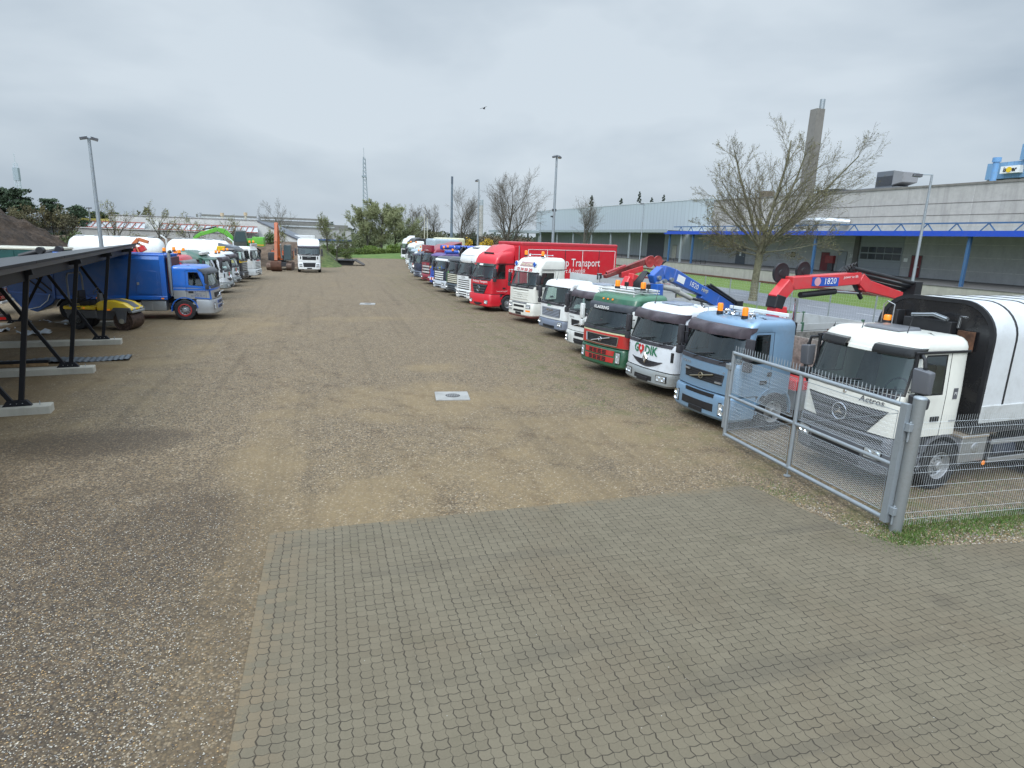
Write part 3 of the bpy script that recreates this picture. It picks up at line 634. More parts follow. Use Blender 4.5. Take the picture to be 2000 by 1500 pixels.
mb = MB(); mb.hexa([W(WX, 92.1, 6.9), W(WX + 60, 92.1, 6.9), W(WX + 60, 184, 6.9), W(WX, 184, 6.9), W(WX, 92.1, 12.2), W(WX + 60, 92.1, 12.2), W(WX + 60, 184, 12.8), W(WX, 184, 12.8)], CLAD)
cl = mb.build('metal_upper_wall', wh, smooth=0)
mb = MB(); mb.hexa([W(WX - .06, 92.3, 12.2), W(WX + .5, 92.3, 12.2), W(WX + .5, 184, 12.82), W(WX - .06, 184, 12.82), W(WX - .06, 92.3, 12.4), W(WX + .5, 92.3, 12.4), W(WX + .5, 184, 13.0), W(WX - .06, 184, 13.0)], paint((.6, .62, .63), .4)); mb.build('coping', cl, smooth=0)
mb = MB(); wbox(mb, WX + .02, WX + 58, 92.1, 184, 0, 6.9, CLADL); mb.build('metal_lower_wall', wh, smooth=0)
mb = MB(); wbox(mb, WX + .01, WX + 60, -30, 92.08, 0, 7.4, conc((.40, .397, .39), .3)); lowc = mb.build('concrete_lower_wall', wh, smooth=0)
mb = MB()
for z in (3.0, 4.35, 5.6): wbox(mb, WX - .015, WX + .03, -30, 92.0, z - .03, z + .03, matte((.5, .49, .47), .9))
mb.build('wall_joint', lowc, smooth=0)
mb = MB(); mb.hexa([W(WX, -30, 7.4), W(WX + 60, -30, 7.4), W(WX + 60, 92.06, 7.4), W(WX, 92.06, 7.4), W(WX, -30, 10.95), W(WX + 60, -30, 10.95), W(WX + 60, 92.06, 11.75), W(WX, 92.06, 11.75)], conc((.42, .40, .375), .5))
up = mb.build('concrete_upper_wall', wh, smooth=0)
mb = MB(); jm = matte((.15, .14, .13), .9); jl = matte((.45, .43, .41), .9)
for z in (8.55, 9.75): mb.hexa([W(WX - .02, -30, z - .3), W(WX + .05, -30, z - .3), W(WX + .05, 92, z + .12), W(WX - .02, 92, z + .12), W(WX - .02, -30, z - .24), W(WX + .05, -30, z - .24), W(WX + .05, 92, z + .18), W(WX - .02, 92, z + .18)], jm)
for k in range(20): wbox(mb, WX - .012, WX + .04, 90 - k * 6.0, 90.09 - k * 6.0, 7.45, 11.0 + (90 - k * 6) * .006, jl)
mb.build('panel_joint', up, smooth=0)
mb = MB(); mb.hexa([W(WX - .1, -30, 10.95), W(WX + .6, -30, 10.95), W(WX + .6, 92.0, 11.75), W(WX - .1, 92.0, 11.75), W(WX - .1, -30, 11.15), W(WX + .6, -30, 11.15), W(WX + .6, 92.0, 11.95), W(WX - .1, 92.0, 11.95)], conc((.20, .185, .165), .7)); mb.build('coping', up, smooth=0)
# loading dock
mb = MB(); mb.hexa([W(56.9, -30, 0), W(WX, -30, 0), W(WX, 184, 0), W(56.9, 184, 0), W(56.9, -30, 1.56), W(WX, -30, 1.95), W(WX, 184, 1.95), W(56.9, 184, 1.5)], DOCKC)
dk = mb.build('loading_dock', wh, smooth=0)
mb = MB(); mb.hexa([W(56.86, -30, 1.565), W(WX - .01, -30, 1.955), W(WX - .01, 184, 1.955), W(56.86, 184, 1.505), W(56.86, -30, 1.64), W(WX - .01, -30, 2.0), W(WX - .01, 184, 2.0), W(56.86, 184, 1.58)], conc((.13, .125, .12), .3)); mb.build('dock_deck', dk, smooth=0)
# canopies
BLUE = paint((.018, .075, .50), .45, 0, .1, .12); BLUEP = paint((.04, .115, .25), .45, 0, .1, .2); GREYC = paint((.33, .37, .39), .5, .1, .1, .15)
mb = MB(); wbox(mb, 57, WX - .01, -30, 98.5, 6.62, 6.72, conc((.45, .45, .42), .3)); wbox(mb, 57.2, WX - .01, -30, 98.5, 6.42, 6.6, DARK); cn = mb.build('dock_canopy', wh, smooth=0)
mb = MB(); wbox(mb, 56.92, 57.05, -30, 98.5, 6.27, 6.78, BLUE); mb.build('blue_fascia', cn, smooth=0)
mb = MB()
y = -28
while y < 96:
    mb.beam(W(57.9, y, 6.72), W(57.9, y + .75, 7.5), .09, .09, BLUEP); mb.beam(W(57.9, y + 1.5, 6.72), W(57.9, y + .75, 7.5), .09, .09, BLUEP); y += 3.05
mb.beam(W(57.9, -30, 7.52), W(57.9, 97, 7.52), .14, .14, BLUEP); mb.build('roof_truss', cn, smooth=0)
mb = MB(); wbox(mb, 57.0, WX - .01, 99.5, 191, 6.7, 7.0, DARK); gc = mb.build('dock_canopy', wh, smooth=0)
mb = MB(); wbox(mb, 56.9, 57.06, 97.6, 191.5, 6.55, 7.08, GREYC); mb.build('grey_fascia', gc, smooth=0)
for y, m in ((63.2, BLUEP), (97.3, BLUEP), (90.05, BLUEP), (93.5, GREYC), (112.4, GREYC), (121, GREYC), (131, GREYC), (142, GREYC), (153, GREYC), (166, GREYC), (178, GREYC), (190, GREYC), (44, BLUEP), (28, BLUEP)):
    mb = MB(); wbox(mb, 57.3, 57.58, y - .14, y + .14, 1.45, 6.62, m); mb.build('canopy_post', wh, bev=.01)
mb = MB()
for y0, y1 in ((86, 90), (93.5, 99.5), (103, 111), (113, 120.5), (122, 131)):
    for z in (1.95, 2.25): mb.beam(W(57.5, y0, z), W(57.5, y1, z), .06, .06, DARK)
    for q in range(4): mb.beam(W(57.5, y0 + (y1 - y0) * q / 3, 1.5), W(57.5, y0 + (y1 - y0) * q / 3, 2.28), .06, .06, DARK)
mb.build('dock_railing', dk, smooth=0)
def wdoor(name, y0, y1, z0, z1, m, label=None, handle=True):
    mb = MB(); wbox(mb, WX - .05, WX + .05, y0, y1, z0, z1, m); d = mb.build(name, wh, bev=.01)
    mb = MB(); fm = matte((.13, .13, .13), .6)
    wbox(mb, WX - .035, WX + .02, y0 - .08, y0 - .003, z0, z1 + .08, fm); wbox(mb, WX - .035, WX + .02, y1 + .003, y1 + .08, z0, z1 + .08, fm); wbox(mb, WX - .035, WX + .02, y0 - .003, y1 + .003, z1 + .003, z1 + .08, fm); mb.build('door_frame', d, smooth=0)
    if handle: mb = MB(); wbox(mb, WX - .12, WX - .05, y0 + .15, y0 + .35, (z0 + z1) / 2 - .05, (z0 + z1) / 2 + .02, ALU); mb.build('door_handle', d)
    if label: d['label'] = label
    return d
d = wdoor('door', 82.4, 84.6, 1.96, 4.4, paint((.09, .105, .125), .5, 0, .1), 'dark blue-grey door with a white notice')
mb = MB(); wbox(mb, WX - .06, WX - .052, 83.3, 83.75, 3.2, 3.75, TXTW); mb.build('notice', d, smooth=0)
wdoor('door', 102.3, 103.8, 1.98, 4.4, paint((.46, .45, .38), .5, 0, .1), 'cream door')
wdoor('door', 65.5, 66.8, 1.96, 4.25, paint((.16, .012, .02), .5, 0, .1), 'dark red door left of the red cabinet')
wdoor('door', 62.7, 64.0, 1.96, 4.4, paint((.25, .27, .29), .5, 0, .1), 'grey door')
wdoor('door', 52.4, 53.6, 1.96, 4.3, paint((.16, .012, .02), .5, 0, .1), 'dark red door right of the roller gate')
d = wdoor('roller_shutter', 107, 113.3, 2.0, 6.4, matte((.085, .09, .11), .6, .2), None, False)
mb = MB(); gm = paint((.27, .29, .31), .5, .1, .1, .25); wbox(mb, WX - .04, WX + .05, 54.9, 60.8, 1.98, 6.3, gm)
for k in range(1, 6): wbox(mb, WX - .055, WX - .035, 54.9, 60.8, 1.98 + k * .74, 2.0 + k * .74, matte((.15, .155, .16), .6))
gt = mb.build('sectional_gate', wh)
for q in range(2):
    for k in range(5):
        mb = MB(); y0 = 55.1 + k * 1.13; z0 = 3.75 + q * .78; wbox(mb, WX - .075, WX - .05, y0, y0 + .95, z0, z0 + .55, plain('gate_pane', (.05, .055, .06), .1)); wbox(mb, WX - .06, WX - .045, y0 - .05, y0 + 1.0, z0 - .05, z0 + .6, matte((.06, .06, .065), .6)); mb.build('gate_window', gt, bev=.01)
mb = MB(); wbox(mb, WX - .2, WX, 60.9, 61.6, 1.96, 6.3, conc((.15, .14, .13), .3)); mb.build('gate_jamb', wh)
mb = MB(); wbox(mb, WX - .06, WX + .02, 71.4, 72.5, 3.3, 4.3, matte((.55, .55, .53), .6)); wd = mb.build('window', wh, bev=.01)
mb = MB(); wbox(mb, WX - .075, WX - .04, 71.52, 72.38, 3.42, 4.18, plain('dark_pane', (.03, .04, .04), .06)); mb.build('pane', wd, smooth=0)
mb = MB(); wbox(mb, WX - .4, WX, 64.4, 65.7, 2.95, 3.9, paint((.28, .03, .035), .5, 0, .1)); wbox(mb, WX - .3, WX, 64.5, 65.3, 1.96, 2.95, matte((.08, .08, .085), .7)); mb.build('red_cabinet', wh, bev=.01)
mb = MB(); letters(mb, '38', lambda u, v: W(WX - .02, 61.95 - u, 3.95 + v), TXTW, .6); letters(mb, '37', lambda u, v: W(WX - .02, 73.6 - u, 4.0 + v), TXTW, .5); wbox(mb, WX - .03, WX - .02, 54.1, 54.6, 3.6, 4.0, TXTW); mb.build('bay_number', wh, smooth=0)
mb = MB(); mb.tube([W(58.6, 67.5, 7.0), W(58.6, 67.3, 7.7), W(58.8, 66.6, 8.1), W(60, 64.5, 8.1), W(61.9, 63, 8.0)], .42, 12, ALU); mb.build('vent_duct', wh, smooth=60)
mb = MB(); wbox(mb, 64, 70, 68.2, 71.5, 11.5, 12.4, DARK); wbox(mb, 64, 71, 59, 69, 11.4, 12.1, matte((.16, .165, .17), .7)); rp = mb.build('roof_plinth', wh)
mb = MB(); mb.hexa([W(64.5, 60.2, 12.0), W(67, 60.2, 12.0), W(67, 62.6, 12.0), W(64.5, 62.6, 12.0), W(64.5, 60.1, 14.0), W(67, 60.1, 14.0), W(67, 62.6, 14.0), W(64.5, 62.6, 14.0)], paint((.15, .165, .19), .5, .2, .1)); ru = mb.build('rooftop_unit', wh, bev=.03)
mb = MB()
for k in range(16): wbox(mb, 64.44, 64.5, 60.3 + k * .14, 60.36 + k * .14, 12.3, 13.4, matte((.07, .075, .085), .6))
mb.build('louvre', ru, smooth=0)
mb = MB(); mb.hexa([W(64.3, 58.7, 12.6), W(66.6, 58.7, 12.6), W(66.6, 60.05, 12.3), W(64.3, 60.05, 12.3), W(64.3, 58.6, 13.7), W(66.6, 58.6, 13.7), W(66.6, 60.05, 14.0), W(64.3, 60.05, 14.0)], paint((.28, .28, .29), .5, .2, .1)); mb.build('intake_hood', ru, bev=.03)
mb = MB(); mb.tube([W(63, 72.5, 11.6), W(63, 72.5, 14.2)], .03, 6, STEEL); mb.build('roof_aerial', wh)
mb = MB(); mb.tube([W(75, 56.2, 11.5), W(75, 56.2, 15.2)], .32, 12, paint((.12, .28, .5), .5)); mb.tube([W(75, 56.2, 15.2), W(75, 56.2, 15.7)], .45, 12, paint((.12, .28, .5), .5)); mb.build('blue_flue', wh, smooth=50)
mb = MB(); wbox(mb, 66, 67.6, 84.4, 86, 11.4, 13.2, matte((.15, .12, .09), .9)); mb.build('brick_stack', wh)
# flat canopy at the far end of the dock
cp = thing('open_canopy', 'flat grey open canopy on posts beyond the far end of the warehouse', 'canopy', (54, 172, 0))
mb = MB(); mb.box(-5, 4, -6, 20, 6.2, 6.9, GREYC); mb.build('roof', cp, bev=.03)
for x, y in ((-4.2, -5), (3.2, -5), (-4.2, 5), (3.2, 5), (-4.2, 15)): mb = MB(); mb.box(x - .2, x + .2, y - .2, y + .2, 0, 6.2, GREYC); mb.build('post', cp, bev=.02)

# chimneys, masts, silo
ch = thing('chimney', 'tall square concrete chimney with a steel flue behind the warehouse', 'chimney', (120, 137.8, 0))
mb = MB(); cc = conc((.185, .168, .148), .4); mb.ring([[(x * s, y * s, z) for x, y in ((-1.3, -1.3), (1.3, -1.3), (1.3, 1.3), (-1.3, 1.3))] for z, s in ((0, 1.12), (19, 1.0), (38.9, .92))], cc, True, False, True); mb.build('shaft', ch, smooth=20)
mb = MB(); mb.tube([(.6, -.6, 38.9), (.6, -.6, 41.2)], .62, 12, STEEL); mb.build('flue', ch, smooth=50)
sil = thing('silo_building', 'pale blue silo tower with a yellow and black name sign over round concrete silos', 'industrial building', (155, 112, 0)); SB = cladding((.19, .34, .52), 1.6)
mb = MB(); mb.box(-1, 16, -8, 5.4, 22.4, 26.1, SB); b1 = mb.build('blue_cladding', sil)
mb = MB(); mb.box(-2, 16, -14, -2.5, 26.15, 29.6, SB); mb.box(-1.5, 16, -14, -8.1, 22.4, 26.1, SB); mb.build('blue_tower', sil)
for k in range(6): mb = MB(); mb.lathe([(2.2, 0), (2.2, 22.3)], (1.4, 4.0 - k * 3.9, 0), (0, 0, 1), 20, conc((.30, .285, .26), .5)); mb.build('concrete_silo', sil, smooth=40)
mb = MB(); mb.box(-2.3, -1.02, -3.15, 1.15, 23.4, 25.0, TXTW); sg = mb.build('name_sign', sil)
mb = MB(); letters(mb, 'isover', lambda u, v: (-2.36, -1.0 - u, 24.2 + v), TXTK, 1.5, .82, .12, .035); mb.build('lettering', sg, smooth=0)
mb = MB(); mb.lathe([(.0, 0), (.62, 0), (.62, .05)], (-2.41, -.85, 24.15), (1, 0, 0), 20, plain('sun_yellow', (.8, .52, .02), .5)); mb.build('yellow_disc', sg, smooth=0)
mb = MB(); mb.tube([(2, -13, 29.6), (2, -13, 31.5)], .35, 10, paint((.1, .13, .25), .5)); mb.build('roof_stack', sil)
lm_ = thing('lattice_mast', 'tall grey lattice mast rising behind the willows', 'mast', (15.3, 260, 0)); mb = MB(); GM = matte((.29, .33, .36), .6, .1)
def mr(z): return 1.5 * (1 - z / 40) + .25
for a in range(3):
    an = a * 2 * pi / 3; an2 = (a + 1) * 2 * pi / 3; z = 0
    mb.tube([(cos(an) * mr(q), sin(an) * mr(q), q) for q in (0, 12, 24, 33)], .16, 4, GM)
    while z < 32.5: mb.tube([(cos(an) * mr(z), sin(an) * mr(z), z), (cos(an2) * mr(z + 1.6), sin(an2) * mr(z + 1.6), z + 1.6)], .07, 3, GM); mb.tube([(cos(an2) * mr(z), sin(an2) * mr(z), z), (cos(an) * mr(z + 1.6), sin(an) * mr(z + 1.6), z + 1.6)], .07, 3, GM); z += 1.6
mb.build('lattice', lm_, smooth=0)
mb = MB(); mb.tube([(0, 0, 33), (0, 0, 37)], .07, 4, GM); mb.build('antenna', lm_)
mb = MB(); mb.box(-.9, .9, -.9, .9, 26, 26.6, GM); mb.build('platform', lm_)
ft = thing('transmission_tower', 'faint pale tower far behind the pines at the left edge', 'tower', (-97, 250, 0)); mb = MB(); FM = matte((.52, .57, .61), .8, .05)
for a in range(4): mb.tube([(cos(a * pi / 2 + .78) * q[0], sin(a * pi / 2 + .78) * q[0], q[1]) for q in ((1.3, 0), (.75, 17), (.6, 23))], .1, 4, FM)
for k in range(14): mb.box(-.7 + k * .015, .7 - k * .015, -.7 + k * .015, .7 - k * .015, 1 + k * 1.5, 1.12 + k * 1.5, FM)
mb.box(-.75, .75, -.75, .75, 17.5, 21.5, matte((.33, .38, .42), .8)); mb.tube([(0, 0, 23), (0, 0, 26)], .09, 4, FM); mb.build('frame', ft, smooth=0)
sm_ = thing('slim_mast', 'slim dark blue-grey pole mast behind the bare trees', 'mast', (38.8, 200, 0)); mb = MB(); mb.tube([(0, 0, 0), (0, 0, 12), (0, 0, 22.8)], [.5, .38, .28], 10, matte((.13, .165, .20), .6, .2)); mb.build('pole', sm_, smooth=60); mb = MB(); mb.tube([(0, 0, 20.6), (0, 0, 22.9)], .34, 10, matte((.10, .12, .15), .6)); mb.build('antenna', sm_, smooth=60)
st2 = thing('distant_chimney', 'pale distant chimney just right of the grey lamp post', 'chimney', (72.7, 300, 0)); mb = MB(); mb.tube([(0, 0, 0), (0, 0, 19.5)], [1.15, .95], 10, conc((.42, .40, .38), .2)); mb.build('shaft', st2, smooth=60); mb = MB(); mb.tube([(0, 0, 19.5), (0, 0, 22.2)], [.95, .9], 10, matte((.36, .39, .42), .6)); mb.build('flue', st2, smooth=60)
for x, y, h, lb in ((20.3, 135, 9.0, 'taller of the pair of pale poles behind the parked trucks'), (21, 135.5, 8.3, 'shorter of the pair of pale poles behind the parked trucks')):
    p_ = thing('flag_pole', lb, 'pole', (x, y, 0), 0, 'pale poles'); mb = MB(); mb.tube([(0, 0, 0), (0, 0, h)], [.085, .06], 8, matte((.62, .58, .48), .6)); mb.build('pole', p_, smooth=60)

# white hall and factory at the left rear
ha = thing('white_hall', 'long low white hall with vents and red framework along its wall', 'building', (-20, 97, 0)); HW = conc((.58, .585, .56), .2)
mb = MB(); mb.prism([(-8.7, 3, 0), (10.4, 3, 0), (12.0, 3, 0), (12.0, 3, 5.1), (10.4, 3, 5.85), (-8.7, 3, 5.8)], (0, 30, 0), HW); mb.build('wall', ha, smooth=0)
mb = MB(); mb.box(-9, 10.5, 2.9, 33, 5.86, 5.98, matte((.38, .38, .37), .7)); mb.prism([(10.4, 2.9, 5.9), (16.5, 2.9, 3.2), (16.5, 2.9, 3.0), (10.4, 2.9, 5.7)], (0, 30, 0), matte((.13, .14, .16), .7)); mb.build('roof', ha, smooth=0)
mb = MB(); mb.prism([(12.02, 3.05, 0), (16.2, 3.05, 0), (16.2, 3.05, 3.1), (12.02, 3.05, 4.95)], (0, 29, 0), HW); mb.build('gable_wall', ha, smooth=0)
mb = MB(); mb.box(-18, 8, .2, 2.98, 0, 3.95, conc((.42, .42, .40), .3)); lw = mb.build('annex_wall', ha, smooth=0)
mb = MB(); mb.box(-18.1, 8.1, .05, 3, 3.97, 4.1, matte((.5, .5, .48), .8)); mb.build('coping', lw, smooth=0)
for x in (-3.2, -1.4): mb = MB(); mb.box(x - .35, x + .35, .12, .25, 1.2, 2.9, matte((.12, .08, .05), .8)); mb.build('door', lw, smooth=0)
FR = paint((.38, .10, .075), .5, 0, .1)
for n_, (x0, x1) in enumerate(((-12.0, -4.0), (2.0 - 4.9 + .6, 10.6))):
    mb = MB()
    mb.beam((x0, 1.0, 4.15), (x1, 1.0, 4.15), .1, .1, FR); mb.beam((x0 + .2, 2.6, 4.95), (x1 - .2, 2.6, 4.95), .1, .1, FR); q = x0
    while q < x1 - .3: mb.beam((q, 1.0, 4.15), (q + .25, 2.6, 4.95), .08, .08, FR); q += .8
    mb.build('red_frame', ha, smooth=0)
    mb = MB(); mb.face([(x0, 1.1, 4.13), (x1, 1.1, 4.13), (x1 - .2, 2.65, 4.88), (x0 + .2, 2.65, 4.88)], matte((.40, .42, .43), .5)); mb.build('skylight', ha, smooth=0)
yr = thing('yellow_shed', 'shed with a faded yellow barrel roof left of the white hall', 'shed', (-30.7, 101, 0)); mb = MB(); mb.box(-2, 1.9, 0, 9, 0, 4.5, HW); mb.build('wall', yr, smooth=0)
mb = MB(); mb.prism([(-2.1, -.1, 4.5), (2.0, -.1, 4.5), (2.0, -.1, 5.05), (1.4, -.1, 5.3), (-1.5, -.1, 5.3), (-2.1, -.1, 4.95)], (0, 9.3, 0), matte((.55, .46, .12), .7, .3)); mb.build('roof', yr, smooth=0)
for x, h, lb in ((1.9, 6.85, 0), (5.0, 6.95, 1), (8.3, 7.15, 1), (10.1, 6.85, 0)):
    mb = MB(); mb.tube([(x, 8, 5.7), (x, 8, h - .55)], .17, 10, ALU if not lb else matte((.45, .42, .34), .6)); mb.tube([(x, 8, h - .55), (x, 8, h - .1)], [.27, .27], 10, ALU if not lb else matte((.46, .36, .24), .6)); mb.build('roof_vent', ha, smooth=50)
mb = MB(); mb.prism([(.0 - .8, 9, 5.9), (1.5, 9, 5.9), (1.1, 9, 6.1), (.3, 9, 6.18), (-.5, 9, 6.1)], (0, 8, 0), matte((.2, .22, .25), .6)); mb.build('roof_dome', ha, smooth=0)
fa = thing('grey_factory', 'long dull brown-grey factory with bands of roof windows behind the white hall', 'building', (-10, 150, 0)); FB = conc((.20, .195, .18), .25); FWN = matte((.5, .52, .53), .5)
mb = MB(); mb.box(-18, 10, 8, 40, 0, 7.5, FB); mb.build('upper_block', fa, smooth=0)
mb = MB(); mb.box(-12, 15.1, 4, 7.98, 0, 6.2, FB); mb.build('middle_block', fa, smooth=0)
mb = MB(); mb.box(-12, 15.6, 0, 3.98, 0, 2.9, conc((.55, .55, .53), .2)); mb.build('white_front', fa, smooth=0)
mb = MB(); mb.prism([(-12.2, -.4, 2.9), (-12.2, 4.2, 5.1), (-12.2, 4.2, 4.9), (-12.2, -.4, 2.7)], (27.9, 0, 0), FB); mb.build('roof', fa, smooth=0)
mb = MB(); mb.box(-12.2, 15.7, -.5, -.42, 2.62, 2.95, matte((.05, .10, .26), .6)); mb.build('blue_trim', fa, smooth=0)
mb = MB()
for z, x0, x1, y in ((6.75, -17.6, 8.4, 7.9), (5.45, -5, 12, 3.9)): mb.box(x0, x1, y, y + .06, z, z + .28, FWN)
mb.build('window_band', fa, smooth=0)
sh = thing('site_cabin', 'small white cabin with a blue panel behind the orange excavator', 'cabin', (-6.8, 112, 2.4)); mb = MB(); mb.box(-1.3, 5.0, 0, 3, 0, 1.5, WHITE); mb.build('wall', sh, bev=.03); mb = MB(); mb.box(-.4, .9, -.03, 0, .2, 1.5, paint((.05, .12, .32), .5)); mb.box(1.9, 2.4, -.03, 0, .7, 1.1, DARK); mb.build('blue_panel', sh, smooth=0)

# ------------------------------------------------------------------ lamps and fences
def lamp(label, x, y, h, heads, r0=.11, group='tall yard lamp posts', name='lamp_post'):
    rt = thing(name, label, 'lamp post', (x, y, 0), 0, group); mb = MB(); mb.tube([(0, 0, 0), (0, 0, h * .5), (0, 0, h)], [r0, r0 * .82, r0 * .6], 10, GALV); mb.build('pole', rt, smooth=60)
    for a, l, tilt in heads:
        mb = MB(); d = Vector((cos(a), sin(a), 0)); s = Vector((-d.y, d.x, 0)); p = Vector((0, 0, h)); q = p + d * l
        mb.beam(p, p + d * (l - .15), .06, .06, STEEL); c = q + Vector((0, 0, -.05)); up = (Vector((0, 0, 1)) + d * tilt).normalized(); f = s.cross(up).normalized()
        e = [c + s * a_ * .19 + f * b_ * .22 + up * g for g in (-.08, .1) for a_, b_ in ((-1, -1), (1, -1), (1, 1), (-1, 1))]
        mb.hexa(e, matte((.10, .10, .11), .5)); hd = mb.build('lamp_head', rt, bev=.015); mb = MB(); c2 = c - up * .085; mb.face([c2 + s * .15 + f * .18, c2 - s * .15 + f * .18, c2 - s * .15 - f * .18, c2 + s * .15 - f * .18], LENS); mb.build('lamp_glass', hd, smooth=0)
    return rt
lamp('tall lamp post with two dark floodlights rising behind the carport', -15.0, 50, 10.2, ((.35, .30, .25), (pi + .35, .30, .25)), .15)
l2 = lamp('tall grey lamp post with camera rising behind the red lorry', 22.8, 62, 12.9, ((.4, .3, .4), (pi + .5, .3, .4)), .17)
mb = MB(); mb.box(-.35, -.05, -.08, .08, 6.9, 7.05, DARK); mb.build('security_camera', l2); mb = MB(); mb.box(-.2, .2, -.1, .1, 7.5, 7.75, DARK); mb.build('junction_box', l2)
lamp('slim grey lamp post left of the wide bare tree', 19.0, 80, 11.7, ((2.2, .3, .4),), .14)
rl = lamp('leaning-looking grey street lamp beside the road in front of the concrete wall', 34.0, 29.08, 9.1, ((2.6, .75, -.12),), .1)
lamp('thin grey street lamp in front of the pale metal warehouse', 44.5, 83.4, 10.2, ((pi, .3, 0),), .09, 'thin street lamps')
lamp('thin grey street lamp at the far end of the metal warehouse', 44.2, 128.2, 10.3, ((pi, .3, 0),), .09, 'thin street lamps')
lamp('thin green-grey lamp pole at the slope of the left woods', -31.0, 100, 6.7, ((0, .1, 0),), .12, 'thin street lamps')
def mesh_fence(name, label, p0, p1, h, posts, z0=.06, zig=True, pitch=.05, wire=.0023, group=None, rows=None):
    p0, p1 = Vector((*p0, 0)), Vector((*p1, 0)); L = (p1 - p0).length; d = (p1 - p0) / L; n = Vector((-d.y, d.x, 0)); rt = thing(name, label, 'fence', p0, 0, group); mb = MB()
    N = int(L / pitch); prof = [(z0, 0), (h, 0)]
    if zig:
        prof = [(z0, 0)]
        for zc in (z0 + .18, z0 + (h - z0) * .52, h - .17): prof += [(zc - .06, 0), (zc, .035), (zc + .06, 0)]
        prof += [(h, 0)]
    for i in range(N + 1):
        b = d * (i * L / N)
        mb.tube([b + n * o + Vector((0, 0, z)) for z, o in prof], wire, 3, WIRE, caps=False)
    zs = rows or ([z0 + .12, z0 + .24, z0 + .5, z0 + .72, z0 + (h - z0) * .52 - .06, z0 + (h - z0) * .52 + .06, z0 + 1.25, z0 + 1.45, h - .23, h - .11] if zig else [z0 + k * .2 for k in range(int((h - z0) / .2) + 1)])
    for z in zs: mb.tube([Vector((0, 0, z)) - n * .006, d * L + Vector((0, 0, z)) - n * .006], wire * 1.0, 3, WIRE, caps=False)
    mb.build('wire_mesh', rt, smooth=0, weld=False)
    for q in posts:
        mb = MB(); b = d * q - n * .05; mb.beam(b, b + Vector((0, 0, h + .03)), .06, .06, GALV, up=tuple(d)); mb.build('post', rt, bev=.004)
    return rt
mesh_fence('mesh_fence', 'welded mesh fence panel right of the gate post with folded strengthening bends', (9.25, 7.36), (17.2, 7.0), 2.03, (2.92, 5.45, 7.9))
mesh_fence('mesh_fence', 'long thin-posted mesh fence along the road behind the parked trucks', (31.75, 20), (31.75, 117), 2.0, [2.2 + 3.58 * k for k in range(27)], zig=False, pitch=.2, wire=.002)
# gate
gt = thing('swing_gate', 'galvanised swing gate with chain-link infill and spikes standing open before the white truck', 'gate', (9.03, 7.42, 0), math.atan2(12.08 - 7.42, 9.13 - 9.03))
GL = 4.68; mb = MB(); Zb, Zt = .2, 2.2
mb.tube([(.0, 0, Zb), (GL, 0, Zb)], .042, 10, GALV); mb.tube([(0, 0, Zt), (GL, 0, Zt)], .042, 10, GALV); mb.tube([(.03, 0, 1.16), (GL, 0, 1.16)], .036, 10, GALV)
mb.box(-.06, .06, -.05, .05, Zb - .05, Zt + .04, GALV); mb.tube([(2.42, 0, Zb), (2.42, 0, Zt)], .042, 10, GALV); mb.tube([(GL, 0, Zb - .04), (GL, 0, Zt + .04)], .042, 10, GALV)
for a, b, z0_, z1_ in ((.12, 2.32, .32, 1.06), (.12, 2.32, 1.27, 2.08), (2.52, GL - .1, .32, 1.06), (2.52, GL - .1, 1.27, 2.08)):
    for p, q in (((a, z0_), (b, z0_)), ((a, z1_), (b, z1_)), ((a, z0_), (a, z1_)), ((b, z0_), (b, z1_))): mb.tube([(p[0], .01, p[1]), (q[0], .01, q[1])], .006, 4, GALV)
mb.tube([(.1, .02, 2.05), (GL - .1, .02, .34)], .005, 4, GALV)
mb.build('frame', gt, smooth=50)
mb = MB(); c_ = .08
for a, b, z0_, z1_ in ((.12, 2.32, .32, 1.06), (.12, 2.32, 1.27, 2.08), (2.52, GL - .1, .32, 1.06), (2.52, GL - .1, 1.27, 2.08)):
    n_ = int((b - a) / c_); kz = int((z1_ - z0_) / c_ * 2); dz = (z1_ - z0_) / kz; dx = (b - a) / n_
    for i in range(n_):
        pts = []
        for k in range(kz + 1): pts.append((a + dx * (i + (k % 2)), .004 if k % 2 else -.004, z0_ + k * dz))
        mb.tube(pts, .0029, 3, WIRE, caps=False)
        pts = [(a + dx * (i + 1 - (k % 2)), -.004 if k % 2 else .004, z0_ + k * dz) for k in range(kz + 1)]
        mb.tube(pts, .0029, 3, WIRE, caps=False)
mb.build('chain_link', gt, smooth=0, weld=False)
mb = MB(); mb.tube([(0, 0, Zt), (0, 0, Zt + .16), (0, 0, Zt + .19)], [.0085, .0085, .002], 5, GALV); sp0 = mb.build('spike', gt, smooth=50); sp0.location.x = .14
for k in range(1, 52):
    x = .14 + k * .088
    if abs(x - 2.42) > .06: q_ = sp0.copy(); COL.objects.link(q_); q_.location.x = x
mb = MB(); mb.tube([(2.42, 0, Zb), (2.42, 0, .02)], .014, 6, GALV); mb.tube([(2.42, 0, .012), (2.42, 0, .03)], .07, 10, GALV); mb.build('drop_bolt', gt, smooth=50)
mb = MB(); mb.box(GL + .02, GL + .1, -.05, .05, .35, 1.95, GALV); mb.box(GL - .02, GL + .16, -.08, .08, 1.8, 1.92, STEEL); mb.build('latch', gt, bev=.006)
gp = thing('gate_post', 'thick round galvanised gate post carrying the open gate', 'post', (9.17, 7.31, 0)); mb = MB(); mb.tube([(0, 0, -.1), (0, 0, 2.36)], .098, 24, paint((.27, .285, .285), .5, .5, .05, .4)); mb.build('pole', gp, smooth=60)
mb = MB(); mb.lathe([(.0, 2.385), (.09, 2.375), (.102, 2.355), (.102, 2.34)], (0, 0, 0), (0, 0, 1), 24, GALV); mb.build('cap', gp, smooth=60)
